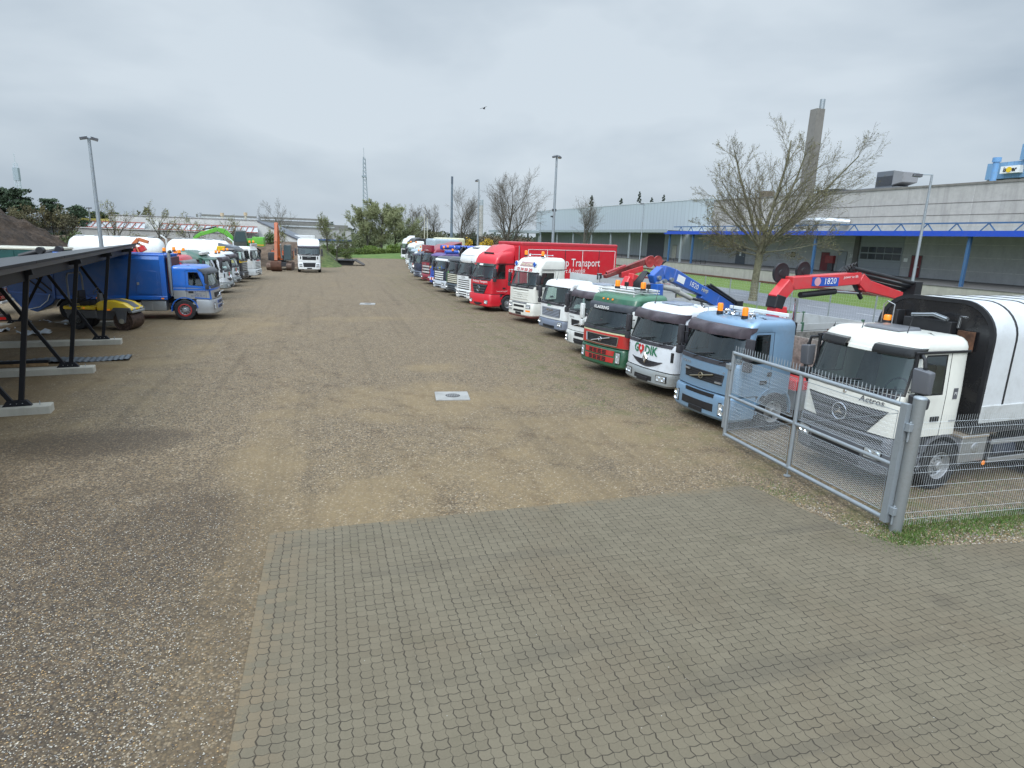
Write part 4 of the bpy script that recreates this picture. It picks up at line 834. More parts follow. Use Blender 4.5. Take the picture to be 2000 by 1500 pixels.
for z in (.38, 1.86): mb = MB(); mb.box(-.16, -.06, -.04, .05, z - .07, z + .07, GALV); mb.tube([(-.11, .0, z - .25), (-.11, .0, z + .1)], .018, 8, GALV); mb.build('hinge', gp, bev=.005)

# ------------------------------------------------------------------ carport frame at the left
def cpf(u, w, z): return (u * .99 + w * -.139, u * .139 + w * .99, z)
ca = thing('carport', 'black steel carport frame with dark sloping roof panels at the left edge', 'carport', (-7.36, 17.4, 0), math.atan2(.139, .99))
KB = plain('black_steel', (.011, .0115, .014), .55, Specular_IOR_Level=.22)
SLP = .15                        # the roof falls away from the yard
def zr_(u): return 3.53 + (u - .55) * SLP
def frame_(w, uo):
    def leg(name, u0, u1, wd):
        mb = MB(); mb.beam((u0, w, .22), (u1, w, zr_(u1) - .06), wd, .09, KB, up=(0, 1, 0)); mb.build(name, ca, bev=.006)
    leg('post', uo, uo + .5, .11); leg('brace', uo - .14, uo - 1.75, .1); leg('brace', uo - 4.1, uo - 2.6, .1); leg('brace', uo - 4.3, uo - 5.8, .1)
    for a in (uo - .07, uo - 4.2):
        mb = MB(); mb.hexa([(a - .3, w - .07, .2), (a + .3, w - .07, .2), (a + .3, w + .07, .2), (a - .3, w + .07, .2), (a - .2, w - .06, .34), (a + .2, w - .06, .34), (a + .2, w + .06, .34), (a - .2, w + .06, .34)], KB)
        for q in (-.12, .0, .12): mb.tube([(a + q, w - .075, .27), (a + q, w - .06, .27)], .015, 6, ALU)
        mb.build('base_plate', ca, bev=.004)
    mb = MB(); mb.beam((uo - 6.5, w, zr_(uo - 6.5) - .07), (uo + .62, w, zr_(uo + .62) - .07), .1, .14, KB); mb.build('rafter', ca, bev=.005)
FWS = ((0, 0), (4.75, .15), (10.2, .2), (15.6, .3))
for w, uo in FWS: frame_(w, uo)
mb = MB(); mb.box(.36, .46, -6, 18.6, zr_(.41) - .26, zr_(.41) - .0, KB); mb.build('eaves_beam', ca, bev=.006)
for u in (.62, -.9, -2.4, -3.9, -5.4): mb = MB(); mb.box(u - .03, u + .03, -6, 19.0, zr_(u) + .003, zr_(u) + .13, matte((.085, .086, .09), .5, .1) if u > .5 else KB); mb.build('purlin', ca, bev=.004)
for k in range(9):
    y0 = -6 + k * 2.83; mb = MB(); mb.hexa([(u, y, zr_(u) + dz) for dz in (.135, .17) for u, y in ((-6.4, y0), (.78, y0), (.78, y0 + 2.8), (-6.4, y0 + 2.8))], plain('panel_black', (.009, .01, .014), .3)); pn = mb.build('roof_panel', ca, bev=.004)
    mb = MB(); mb.box(.785, .80, y0, y0 + 2.8, zr_(.78) + .12, zr_(.78) + .185, KB); mb.build('edge_trim', pn, smooth=0)
SL = ['nearest pale concrete sleeper under the carport frame', 'second concrete sleeper under the carport, with timber lying on it', 'third concrete sleeper under the carport frame', 'farthest concrete sleeper under the carport frame']
for k, (w, uo) in enumerate(FWS):
    s_ = thing('concrete_sleeper', SL[k], 'concrete beam', (-7.36 + w * -.139 + uo * .99, 17.4 + w * .99 + uo * .139, 0), math.atan2(.139, .99), 'concrete sleepers under the carport')
    mb = MB(); mb.box(-6.6, .62, -.2, .2, -.02, .2, conc((.47, .44, .37), .45)); mb.build('beam', s_, bev=.015)
    mb = MB(); mb.tube([(.38, 0, .2), (.38, 0, .29)], .011, 6, STEEL); mb.build('bolt', s_)
cs = thing('corrugated_sheet', 'grey corrugated metal sheets lying flat between the carport sleepers', 'metal sheet', (-8.8, 24.15, 0), .14); mb = MB(); n_ = 150; rg = []
for y in (-.42, .42): rg.append([(-3.4 + 5.4 * i / n_, y + .03 * sin(i * .11), .05 + .011 * sin(i * 1.3) + .03 * sin(i * .09)) for i in range(n_ + 1)])
mb.ring(rg, paint((.16, .18, .2), .5, .5, .1), close=False); mb.ring([[(x, y, z - .015) for x, y, z in q] for q in rg], DARK, close=False); mb.build('sheet', cs, smooth=60)
pk = thing('timber_beam', 'dark timber and steel bar lying behind the second concrete sleeper', 'timber', (-9.3, 22.35, 0), .12); mb = MB(); mb.box(-1.6, .7, -.08, .08, .2, .3, matte((.32, .2, .1), .9, .5)); mb.build('plank', pk, bev=.01); mb = MB(); mb.box(-2.4, .75, -.1, .1, .3, .37, KB); mb.build('steel_bar', pk, bev=.01)
# plastic scraps
for k, (x, y, L, lb) in enumerate(((-12.4, 33.0, 2.2, 'crumpled white plastic sheet lying behind the carport, largest of the scraps'), (-11.5, 32.3, 1.1, 'flat white plastic scrap nearest the road roller'), (-13.4, 31.4, 1.7, 'long white plastic scrap at the left edge behind the carport'), (-11.9, 30.2, .8, 'small white plastic scrap in the middle of the bare soil'))):
    r = random.Random(200 + k); mb = MB(); n_ = 14; rg = []
    for j in range(5): rg.append([(-L / 2 + L * i / n_ + r.gauss(0, .03), (j - 2) * .16 * (1 + .4 * sin(i)) + .25 * sin(i * .5 + k), .03 + abs(r.gauss(0, .07)) + (.12 * sin(i * .7) ** 2 if k == 0 else 0)) for i in range(n_ + 1)])
    s_ = thing('plastic_scrap', lb, 'plastic scrap', (x, y, 0), .4 + k * .5, 'white plastic scraps'); mb.ring(rg, matte((.62, .65, .68), .4, .15, 2), close=False); mb.build('sheet', s_, smooth=40)
heap('soil_patch', -15.5, -10.3, 29, 35, 40, 40, lambda x, y: -.06 + .28 * max(0, 1 - ((x + 12.8) / 2.5) ** 2 - ((y - 32.4) / 2.4) ** 2) * (1 + .5 * fbm(x, y, 1.1)), matte((.20, .135, .07), .95, .4, 1.2))
# manhole slabs
for k, (x, y, lb) in enumerate(((3.45, 17.4, 'square concrete drain slab with round iron grate in the middle of the yard'), (2.54, 42.3, 'far pale drain slab beyond the sandy patch'))):
    s_ = thing('drain_cover', lb, 'drain cover', (x, y, 0), -.12, 'drain covers'); mb = MB(); mb.box(-.5, .5, -.48, .48, -.05, .03, conc((.31, .30, .28), .6)); mb.build('slab', s_, bev=.008)
    mb = MB(); mb.lathe([(.0, .036), (.21, .036), (.22, .031)], (.02, 0, 0), (0, 0, 1), 24, matte((.07, .068, .065), .7))
    gr_ = mb.build('grate', s_, smooth=30); mb = MB()
    for q in range(-3, 4): l = (.19 ** 2 - (q * .05) ** 2) ** .5; mb.box(.02 + q * .05 - .014, .02 + q * .05 + .014, -l, l, .0365, .044, matte((.17, .165, .16), .6))
    mb.build('grate_bar', gr_, smooth=0)
b_ = thing('bird', 'small dark bird gliding in the sky above the yard', 'bird', (17.0, 70, 18.3), .5); mb = MB(); BF = matte((.03, .03, .035), .9)
mb.lathe([(.0, -.24), (.05, -.16), (.07, 0), (.05, .13), (.035, .2), (.0, .25)], (0, 0, 0), (1, .2, -.1), 8, BF); bb = mb.build('body', b_, smooth=60)
for s in (-1, 1):
    mb = MB(); P0 = [(.1, 0, .02), (.02, s * .25, .1 - .02 * s), (-.05, s * .55, .06 - .06 * s), (-.14, s * .5, .05 - .06 * s), (-.12, s * .22, .07 - .02 * s), (-.1, 0, .02)]; mb.prism(P0, (0, 0, .012), BF); mb.build('wing', b_, smooth=0)
# ================================================================== TRUCKS
# local frame of every truck: front face at x=0, +x runs to the rear, z up, the driver's (left) side is -y
def interp(pts, z):
    if z <= pts[0][0]: return pts[0][1]
    for (a, b), (c, d) in zip(pts, pts[1:]):
        if z <= c: return b + (d - b) * (z - a) / (c - a)
    return pts[-1][1]
class Cab:
    def __init__(s, root, **k):
        s.root = root
        d = dict(W=2.4, L=1.8, zb=.98, zw0=1.75, zw1=2.6, zr=3.0, rake=.30, bulge=.10, r=.16, rr=.10, body=WHITE, bands=[], prof=None, xwf=.36, xwr=1.08, xd1=1.22, wdrop=0.0, wslope=.14, round=.17, roofslope=None, glass=GLASS, lod=0, seats=True, taper=.05, interior=CABIN, doorgap=True, roofmat=None, sidewin=True)
        d.update(k); s.__dict__.update(d)
        s.hw = s.W / 2
        s.rake *= .72
        if s.prof is None: s.prof = [(.3, 0), (s.zw0 - .15, .02), (s.zw0, .05), (s.zw1, .05 + s.rake), (s.zr, .05 + s.rake + .14)]
        s.build()
    def fx(s, y, z):
        w = s.wz(z); r = s.r; ay = abs(y); x = interp(s.prof, z)
        e = w - r
        if ay <= e: return x + s.bulge * (ay / s.hw) ** 2
        t = min(1, (ay - e) / r); return x + s.bulge * (e / s.hw) ** 2 + r * (1 - math.sqrt(max(0, 1 - t * t)))
    def wz(s, z): return s.hw - (s.taper * max(0, z - s.zw0) / max(.1, s.zr - s.zw0))
    def half(s, z, xin, yin, rin):
        w = s.wz(z) - yin; r = s.r; x0 = interp(s.prof, z) + xin; e = w - r; P = []
        for tt in (0, .34, .68, 1.0): P.append((x0 + s.bulge * (tt * e / s.hw) ** 2, tt * e))
        xb = x0 + s.bulge * (e / s.hw) ** 2
        for a in (30, 60, 90): P.append((xb + r * (1 - cos(R(a))), e + r * sin(R(a))))
        xs = xb + r; sl = s.wslope * max(-.2, min(1, (z - s.zw0) / (s.zw1 - s.zw0)))
        a = max(xs + .03, s.xwf - .07 + sl); xr = s.L - rin
        P += [(a, w), (max(a + .05, s.xwf + sl), w), (s.xwr, w), (s.xd1, w), ((s.xd1 + xr) / 2, w), (xr - s.rr, w), (xr - s.rr * .3, w - s.rr * .3), (xr, w - s.rr), (xr, 0)]
        return P
    def build(s):
        zs = {s.zb, s.zw0, s.zw1, s.zr - s.round}
        for z, _ in s.bands:
            if z < s.zr - s.round: zs.add(z)
        for z, _ in s.prof:
            if s.zb < z < s.zr - s.round: zs.add(z)
        zs.add((s.zb + s.zw0) / 2); zs.add((s.zw0 + s.zw1) / 2); zs.add(min(s.zw1 + .06, s.zr - s.round - .01))
        zs = sorted(zs); zz = [zs[0]]
        for z in zs[1:]:
            if z - zz[-1] > .012: zz.append(z)
        rows = [(z, 0, 0, 0) for z in zz]
        for a in (30, 60, 85):
            q = s.round; rows.append((s.zr - q + q * sin(R(a)), q * 1.5 * (1 - cos(R(a))), q * (1 - cos(R(a))), q * .5 * (1 - cos(R(a)))))
        rows.append((s.zr + .015, s.round * 1.5 + .3, s.round + .3, .25))
        bm = bmesh.new(); V = []
        nh = 16
        for z, xi, yi, ri in rows:
            h = s.half(z, xi, yi, ri); zf = lambda x: z if s.roofslope is None or z < s.zw1 + .1 else z + s.roofslope(x) * sstep(s.zw1 + .1, s.zr, z)
            ring = [bm.verts.new((x, y, zf(x))) for x, y in h] + [bm.verts.new((x, -y, zf(x))) for x, y in reversed(h[1:-1])]
            V.append(ring)
        n = len(V[0]); tagl = bm.faces.layers.int.new('tag'); mats = []
        def mi(m):
            for i, x in enumerate(mats):
                if x is m: return i
            mats.append(m); return len(mats) - 1
        seam = MB(); groups = {}
        for i in range(len(rows) - 1):
            zm = (rows[i][0] + rows[i + 1][0]) / 2; m = s.body
            for zb_, bm_ in s.bands:
                if zm < zb_: m = bm_; break
            if s.roofmat and i >= len(zz) - 1: m = s.roofmat
            for j in range(n):
                j2 = (j + 1) % n; f = bm.faces.new((V[i][j], V[i][j2], V[i + 1][j2], V[i + 1][j])); f.material_index = mi(m)
                jh = j if j < nh - 1 else n - 1 - j       # column index on the half ring
                sd = 1 if j < nh - 1 else 2              # 1: +y (right), 2: -y (left)
                win = s.zw0 < zm < s.zw1
                if win and jh <= 4: t_ = 1
                elif win and s.sidewin and jh == 8: t_ = 1 + sd     # 2 right window, 3 left window
                elif jh in (7, 8, 9) and zm < s.zw1 + .06 and s.doorgap: t_ = 3 + sd      # 4 right door, 5 left door
                else: t_ = 0
                f[tagl] = t_; groups.setdefault(t_, []).append(f)
        bm.faces.new(V[-1]).material_index = mi(s.roofmat or s.body)
        bmesh.ops.recalc_face_normals(bm, faces=bm.faces)
        si = mi(SEAL)
        def inset(t_, th, dp=0.0):
            fs = [f for f in bm.faces if f[tagl] == t_]
            if not fs: return
            res = bmesh.ops.inset_region(bm, faces=fs, thickness=th, depth=dp, use_even_offset=True)
            for f in res['faces']: f[tagl] = 0 if t_ in (1, 4, 5) else t_ + 2; f.material_index = si
        inset(1, .045, -.012)
        if s.sidewin: inset(2, .03, -.01); inset(3, .03, -.01)
        if s.doorgap and s.lod < 2: inset(4, .009, -.006); inset(5, .009, -.006)
        names = {0: 'cab_body', 1: 'windshield', 2: 'side_window', 3: 'side_window', 4: 'door', 5: 'door'}; out = {}
        for t_ in (0, 1, 4, 5, 2, 3):
            fs = [f for f in bm.faces if f[tagl] == t_]
            if not fs: continue
            mb = MB(); idx = {}
            for f in fs:
                l = []
                for v in f.verts:
                    if v.index not in idx or True:
                        k = tuple(round(c, 6) for c in v.co)
                        if k not in idx: idx[k] = len(mb.v); mb.v.append(k)
                    l.append(idx[k])
                mb.f.append(tuple(l)); mb.mi.append(mb.mat(s.glass if t_ in (1, 2, 3) else mats[f.material_index]))
            par = s.root if t_ in (0, 1, 4, 5) else out.get(t_ + 2, s.root)
            out[t_] = mb.build(names[t_], par, smooth=38)
        bm.free(); s.parts = out; s.cab = out[0]
        # cab floor, dash, seats, wheel
        mb = MB(); w = s.hw - .12; zf = s.zb + .25
        mb.box(.25, s.L - .08, -w, w, s.zb + .01, zf, s.interior)
        mb.box(s.fx(0, s.zw0) + .14, s.fx(0, s.zw0) + .5, -w + .05, w - .05, zf, s.zw0 - .03, matte((.055, .06, .06), .8))
        mb.build('dashboard', s.cab, bev=.02 if s.lod < 1 else 0)
        if s.seats and s.lod < 2:
            for y in (-.62, .62):
                mb = MB(); x = 1.0; mb.box(x - .2, x + .28, y - .25, y + .25, zf, zf + .35, SEATM); mb.hexa([(x + .2, y - .25, zf + .35), (x + .34, y - .25, zf + .35), (x + .34, y + .25, zf + .35), (x + .2, y + .25, zf + .35), (x + .34, y - .2, zf + 1.1), (x + .44, y - .2, zf + 1.1), (x + .44, y + .2, zf + 1.1), (x + .34, y + .2, zf + 1.1)], SEATM)
                mb.build('seat', s.cab, bev=.04)
            mb = MB(); c = Vector((.66, -.6, s.zw0 + .04)); mb.tube([c + Vector((cos(a) * .12, sin(a) * .22, cos(a) * .18)) for a in [k * pi / 8 for k in range(17)]], .016, 5, BLACK, caps=False); mb.tube([c, c + Vector((-.2, 0, -.25))], .03, 5, BLACK); mb.build('steering_wheel', s.cab, smooth=60)
    # a thin curved plate lying on the front of the cab
    def patch(s, mb, y0, y1, z0, z1, m, out=.012, back=.02, t0=None, t1=None, ny=None, nz=1):
        t0 = y0 if t0 is None else t0; t1 = y1 if t1 is None else t1; ny = ny or max(2, int(abs(y1 - y0) / .22)); rows = []
        for k in range(nz + 1):
            f = k / nz; z = z0 + (z1 - z0) * f; a = y0 + (t0 - y0) * f; b = y1 + (t1 - y1) * f
            rows.append([(a + (b - a) * q / ny, z) for q in range(ny + 1)])
        F = [[(s.fx(y, z) - out, y, z) for y, z in r_] for r_ in rows]; B = [[(s.fx(y, z) + back, y, z) for y, z in r_] for r_ in rows]
        mb.ring(F, m, close=False)
        loop = lambda A: A[0] + [r_[-1] for r_ in A[1:-1]] + list(reversed(A[-1])) + [r_[0] for r_ in reversed(A[1:-1])]
        mb.ring([loop(F), loop(B)], m, True)
    def text(s, mb, t, yc, zc, size, m, wide=1.0, shear=0.0, bold=.012, out=.02):
        letters(mb, t, lambda u, v: (s.fx(yc - u, zc + v) - out, yc - u, zc + v), m, size, wide, shear, bold)
    def block(s, name, levels, xr, m, parent=None, bev=.012):   # bumper-like block wrapped round the cab front; levels: (z, forward, half width)
        mb = MB(); rings = []
        for z, fo, hw in levels:
            r = s.r + .03; e = hw - r; P = []
            x0 = interp(s.prof, max(z, s.prof[0][0])) - fo
            for tt in (0, .35, .7, 1.0): P.append((x0 + s.bulge * (tt * e / s.hw) ** 2, tt * e))
            xb = P[-1][0]
            for a in (30, 60, 90): P.append((xb + r * (1 - cos(R(a))), e + r * sin(R(a))))
            P += [(max(xr, xb + r + .02), hw)]
            rings.append([(x, y, z) for x, y in P] + [(x, -y, z) for x, y in reversed(P[1:])])
        mb.ring(rings, m, True, True, True); return mb.build(name, parent or s.root, smooth=35)
    def bx(s, y, z, fo, hw):     # front surface of such a block
        r = s.r + .03; e = hw - r; ay = abs(y); x0 = interp(s.prof, max(z, s.prof[0][0])) - fo
        if ay <= e: return x0 + s.bulge * (ay / s.hw) ** 2
        t = min(1, (ay - e) / r); return x0 + s.bulge * (e / s.hw) ** 2 + r * (1 - math.sqrt(max(0, 1 - t * t)))

_wheel = {}
def wheel(root, x, y, rad=.51, wd=.30, rim=RIM, inner=False):
    k = (rad, wd, id(rim), y > 0)
    sg = 1 if y > 0 else -1
    if k not in _wheel:
        mb = MB(); h = wd / 2
        mb.lathe([(rad * .55, -h * .8), (rad * .62, -h), (rad * .93, -h), (rad * .985, -h * .82), (rad, -h * .6), (rad, -.012), (rad * .975, -.012), (rad * .975, .012), (rad, .012), (rad, h * .6), (rad * .985, h * .82), (rad * .93, h), (rad * .62, h), (rad * .55, h * .8)], (0, 0, 0), (0, sg, 0), 36, RUBBER); ty = mb.build('wheel', None, smooth=28)
        mb = MB(); mb.lathe([(rad * .565, h * .78), (rad * .55, h * .95), (rad * .53, h * .9), (rad * .50, h * .35), (rad * .44, h * .2), (rad * .30, h * .42), (rad * .29, h * .5), (rad * .2, h * .5), (rad * .19, h * .95), (rad * .15, h * 1.05), (0, h * 1.05)], (0, 0, 0), (0, sg, 0), 30, rim)
        for q in range(10):
            a = q * 2 * pi / 10; c = Vector((cos(a) * rad * .39, sg * h * .305, sin(a) * rad * .39)); mb.lathe([(0, .012), (rad * .048, .012)], c, (0, sg, 0), 8, BLACK)
            c = Vector((cos(a + .3) * rad * .25, sg * h * .5, sin(a + .3) * rad * .25)); mb.lathe([(.014, 0), (.014, .03), (0, .032)], c, (0, sg, 0), 6, STEEL)
        rm = mb.build('rim', ty, smooth=28); _wheel[k] = ty; o = ty
    else:
        o = copy_tree(_wheel[k])
    o.parent = root; o.location = (x, y, rad); o.rotation_euler = (0, x * 1.7, 0); return o
def arch(root, x, y0, y1, rad, m, a0=0, a1=180, th=.03, flare=None, z=.51, name='mudguard'):
    mb = MB(); n_ = 14; rings = []
    for k in range(n_ + 1):
        a = R(a0 + (a1 - a0) * k / n_); c, s_ = cos(a), sin(a)
        rings.append([(x + c * rad, y0, z + s_ * rad), (x + c * rad, y1, z + s_ * rad), (x + c * (rad + th), y1, z + s_ * (rad + th)), (x + c * (rad + th), y0, z + s_ * (rad + th))])
    mb.ring(rings, m, True, True, True); return mb.build(name, root, smooth=30)
def beacon(root, x, y, z, h=.2, r=.075):
    mb = MB(); mb.tube([(x, y, z - .05), (x, y, z + .035)], [r * 1.15, r * 1.05], 14, BLACK); b = mb.build('beacon', root, smooth=40)
    mb = MB(); mb.lathe([(r, .035), (r, h * .85), (r * .8, h), (0, h * 1.02)], (x, y, z), (0, 0, 1), 14, AMBER); mb.build('beacon_lens', b, smooth=40); return b
def mirror(cab, side, x, z, big=True, m=PLAST, h=.5, out=.18, w=.2):
    s = side; hw = cab.wz(z) ; mb = MB()
    mb.tube([(x + .1, s * (hw - .02), z + h * .62), (x, s * (hw + out), z + h * .58), (x, s * (hw + out), z - h * .2)], .018, 6, BLACK); mb.tube([(x + .1, s * (hw - .02), z - h * .55), (x, s * (hw + out), z - h * .5), (x, s * (hw + out), z - h * .1)], .018, 6, BLACK); mb.box(x - .025, x + .025, min(s * (hw + out - .025), s * (hw + out + .025)), max(s * (hw + out - .025), s * (hw + out + .025)), z - h * .3, z - h * .05, BLACK)
    o = mb.build('mirror', cab.root, smooth=50)
    mb = MB(); y0, y1 = s * (hw + out - w * .45), s * (hw + out + w * .55)
    mb.hexa([(x - .07, y0, z - .05), (x + .07, y0, z - .05), (x + .09, y1, z - .05), (x - .04, y1, z - .05), (x - .06, y0, z + h), (x + .07, y0, z + h), (x + .09, y1, z + h), (x - .03, y1, z + h)], m)
    if big: mb.hexa([(x - .07, y0, z - .32), (x + .07, y0, z - .32), (x + .09, y1, z - .32), (x - .04, y1, z - .32), (x - .07, y0, z - .08), (x + .07, y0, z - .08), (x + .09, y1, z - .08), (x - .04, y1, z - .08)], m)
    mb.build('mirror_housing', o, bev=.035, seg=2)
    mb = MB(); mb.face([(x + .092, y0, z - .01), (x + .102, y1, z - .01), (x + .102, y1, z + h * .95), (x + .092, y0, z + h * .95)], plain('mirror_glass', (.3, .33, .35), .03, 1.0)); mb.build('mirror_glass', o, smooth=0)
def wipers(c, n=2, z=None):
    z = z or c.zw0
    for k in range(n):
        mb = MB(); y = -.55 + k * 1.0 if n == 2 else -.7 + k * .7
        p = [(y, z - .05), (y - .3, z + .06), (y - .62, z + .1)]; mb.tube([(c.fx(a, b) - .03, a, b) for a, b in p], .011, 5, BLACK); q = [(y - .15 - .75 * f + .2, z + .02 + .14 * f) for f in (0, .5, 1)]; mb.tube([(c.fx(a, b) - .018, a, b) for a, b in q], .012, 4, BLACK); mb.build('wiper', c.root)
def handle(c, x=None, z=None, m=BLACK):
    x = x or c.xd1 - .2; z = z or c.zb + .35
    for s, k in ((1, 4), (-1, 5)):
        if k in c.parts:
            mb = MB(); mb.box(x - .13, x + .1, s * (c.hw - .01), s * (c.hw + .018), z - .05, z + .05, m); mb.build('door_handle', c.parts[k], bev=.008)
def visor(c, m=PLAST, drop=.16, rise=.1, out=.22, bul=True, z=None, split=False, edge=.02):
    z = z or c.zw1; segs = [(-1, 1)] if not split else [(-1, -.28), (.28, 1)]
    for a, b in segs:
        mb = MB(); rings = []; n_ = 16
        for k in range(n_ + 1):
            t_ = a + (b - a) * k / n_; y = t_ * (c.hw - edge); w = 1 - .35 * abs(t_) ** 4; wave = (1 + .28 * cos(t_ * 2 * pi)) if bul else 1
            xf = c.fx(y, z); xt = c.fx(y, z + rise); o = out * w * wave
            rings.append([(xt + .01, y, z + rise), (xf - o * .55, y, z + rise * .8 * wave), (xf - o, y, z + rise * .15), (xf - o * 1.02, y, z - drop), (xf - o * .93, y, z - drop), (xf - o * .85, y, z + .0), (xf + .03, y, z + rise * .45)])
        mb.ring(rings, m, False, False, False); mb.face(rings[0], m); mb.face(rings[-1], m); o = mb.build('sun_visor', c.root, smooth=45)
    return o
def headlight(c, fo, hw, y, z, w, h, m=None, orange=True, parent=None):
    for s in (1, -1):
        mb = MB(); P = []
        for a, b in ((-.5, -.5), (.5, -.5), (.5, .5), (-.5, .5)):
            yy = s * y + a * w; zz = z + b * h; P.append((c.bx(yy, zz, fo, hw), yy, zz))
        F = [(x - .014, a, b) for x, a, b in P]; mb.ring([F, [(x + .06, a, b) for x, a, b in P]], SEAL, True, True); hl = mb.build('headlight', c.root, smooth=0)
        mb = MB(); cx = sum(p[0] for p in F) / 4; f = [(x - .004, s * y + (a - s * y) * .88, z + (b - z) * .86) for x, a, b in F]; mb.face(f, LENS)
        for q in (-.22, .22):
            if w > h: yy, zz = s * y + q * w, z
            else: yy, zz = s * y, z + q * h
            mb.lathe([(min(w, h) * .3, .02), (min(w, h) * .2, -.01), (0, -.015)], (c.bx(yy, zz, fo, hw) - .012, yy, zz), (-1, 0, 0), 10, CHROME)
        mb.build('headlight_lens', hl, smooth=30)
def plate(c, fo, hw, z, y=0.0, m=BLACK, w=.52, h=.12):
    mb = MB(); x = c.bx(y, z, fo, hw); mb.box(x - .03, x + .03, y - w / 2, y + w / 2, z - h / 2, z + h / 2, m); return mb.build('number_plate', c.root, bev=.006)
def bpatch(c, mb, fo, hw, y0, y1, z0, z1, m, out=.012, back=.03, t0=None, t1=None):
    t0 = y0 if t0 is None else t0; t1 = y1 if t1 is None else t1; n_ = max(2, int(abs(y1 - y0) / .2)); F = []; 
    for a, b, z in ((y0, y1, z0), (t0, t1, z1)): F.append([(c.bx(a + (b - a) * k / n_, z, fo, hw) - out, a + (b - a) * k / n_, z) for k in range(n_ + 1)])
    mb.ring(F, m, close=False); lp = F[0] + list(reversed(F[1])); mb.ring([lp, [(x + out + back, y, z) for x, y, z in lp]], m, True)
def star(c, z, r, out=.05, y=0.0, m=CHROME):
    mb = MB(); x = c.fx(y, z) - out; o = Vector((x, y, z)); mb.tube([o + Vector((0, sin(a) * r, cos(a) * r)) for a in [k * 2 * pi / 28 for k in range(29)]], r * .09, 6, m, caps=False)
    for k in range(3): a = k * 2 * pi / 3; e = o + Vector((0, sin(a) * r, cos(a) * r)); d = Vector((0, cos(a), -sin(a))) * r * .13; mb.face([o + d + Vector((-.01, 0, 0)), e, o - d + Vector((-.01, 0, 0))], m); mb.face([o - d + Vector((.01, 0, 0)), e, o + d + Vector((.01, 0, 0))], m)
    mb.build('star_emblem', c.root, smooth=40)
def steps(c, x0, x1, z0, z1, m, n=2):
    for s in (1, -1):
        mb = MB(); y0, y1 = s * (c.hw - .34), s * (c.hw - .02); mb.box(x0, x1, min(y0, y1), max(y0, y1), z0, z1, DARK)
        for k in range(n): z = z0 + (z1 - z0) * (k + .15) / n; mb.box(x0 - .004, x1 + .004, min(y0, s * (c.hw + .005)), max(y0, s * (c.hw + .005)), z, z + (z1 - z0) / n * .42, m)
        mb.build('cab_step', c.root, bev=.012)
def chassis(root, L, axles, x0=.6, z=.78, wheels_front=1.38, rad=.51, hw=1.22, rim=RIM, tank=True, dual=True, front=True, tankm=ALU, mud=True):
    mb = MB()
    for y in (-.4, .4): mb.box(x0, L, y - .05, y + .05, z, z + .24, DARK)
    for k in range(int((L - x0) / 1.1)): mb.box(x0 + .3 + k * 1.1, x0 + .4 + k * 1.1, -.35, .35, z + .03, z + .2, DARK)
    for a in [wheels_front] + list(axles): mb.tube([(a, -hw + .2, rad), (a, hw - .2, rad)], .08, 8, DARK)
    mb.box(x0 + .1, x0 + 1.3, -.34, .34, .55, 1.0, DARK)
    mb.build('chassis', root, bev=.01)
    for s in (1, -1):
        if front: wheel(root, wheels_front, s * (hw - .15), rad, .32, rim)
        for a in axles:
            wheel(root, a, s * (hw - .15), rad, .32, rim)
            if dual: wheel(root, a, s * (hw - .52), rad, .3, rim)
    if mud:
        for a in axles:
            for s in (1, -1): arch(root, a, s * (hw - .62), s * (hw + .01), rad + .08, DARK, 15, 165, z=rad)
    if tank:
        mb = MB(); x1, x2 = wheels_front + .85, wheels_front + .85 + tank if isinstance(tank, float) else wheels_front + 1.9
        for s in (1, -1):
            mb = MB(); mb.box(x1, x2, min(s * .62, s * 1.18), max(s * .62, s * 1.18), .45, .98, tankm); mb.build('fuel_tank', root, bev=.06, seg=2)
def front_arch(c, x, m, rad=.60, w=.32, z=.52, a0=-8, a1=172):
    for s in (1, -1): arch(c.root, x, s * (c.hw - w), s * (c.hw + .008), rad, m, a0, a1, .05, z=z)
def hatch(c, x0, x1, w, z, m=DARK, dz=.05):
    mb = MB(); mb.hexa([(x0, -w, z), (x1, -w, z), (x1, w, z), (x0, w, z), (x0 + .04, -w + .04, z + dz), (x1 - .04, -w + .04, z + dz * 1.4), (x1 - .04, w - .04, z + dz * 1.4), (x0 + .04, w - .04, z + dz)], m); mb.build('roof_hatch', c.root, bev=.02, seg=2)
def horn(root, p, l=.3, m=CHROME):
    mb = MB(); p = Vector(p); mb.lathe([(.075, 0), (.05, .03), (.022, .1), (.014, l), (.03, l + .02), (.03, l + .06), (0, l + .07)], p, (1, 0, 0), 12, m); mb.tube([p + Vector((.2, 0, 0)), p + Vector((.2, 0, -.12))], .01, 5, m); mb.build('air_horn', root, smooth=50)
def aerial(c, x, y, z, h=.5):
    mb = MB(); mb.tube([(x, y, z), (x + .02, y, z + .05), (x + .25 * h, y, z + h)], [.03, .01, .004], 5, BLACK); mb.build('aerial', c.root)
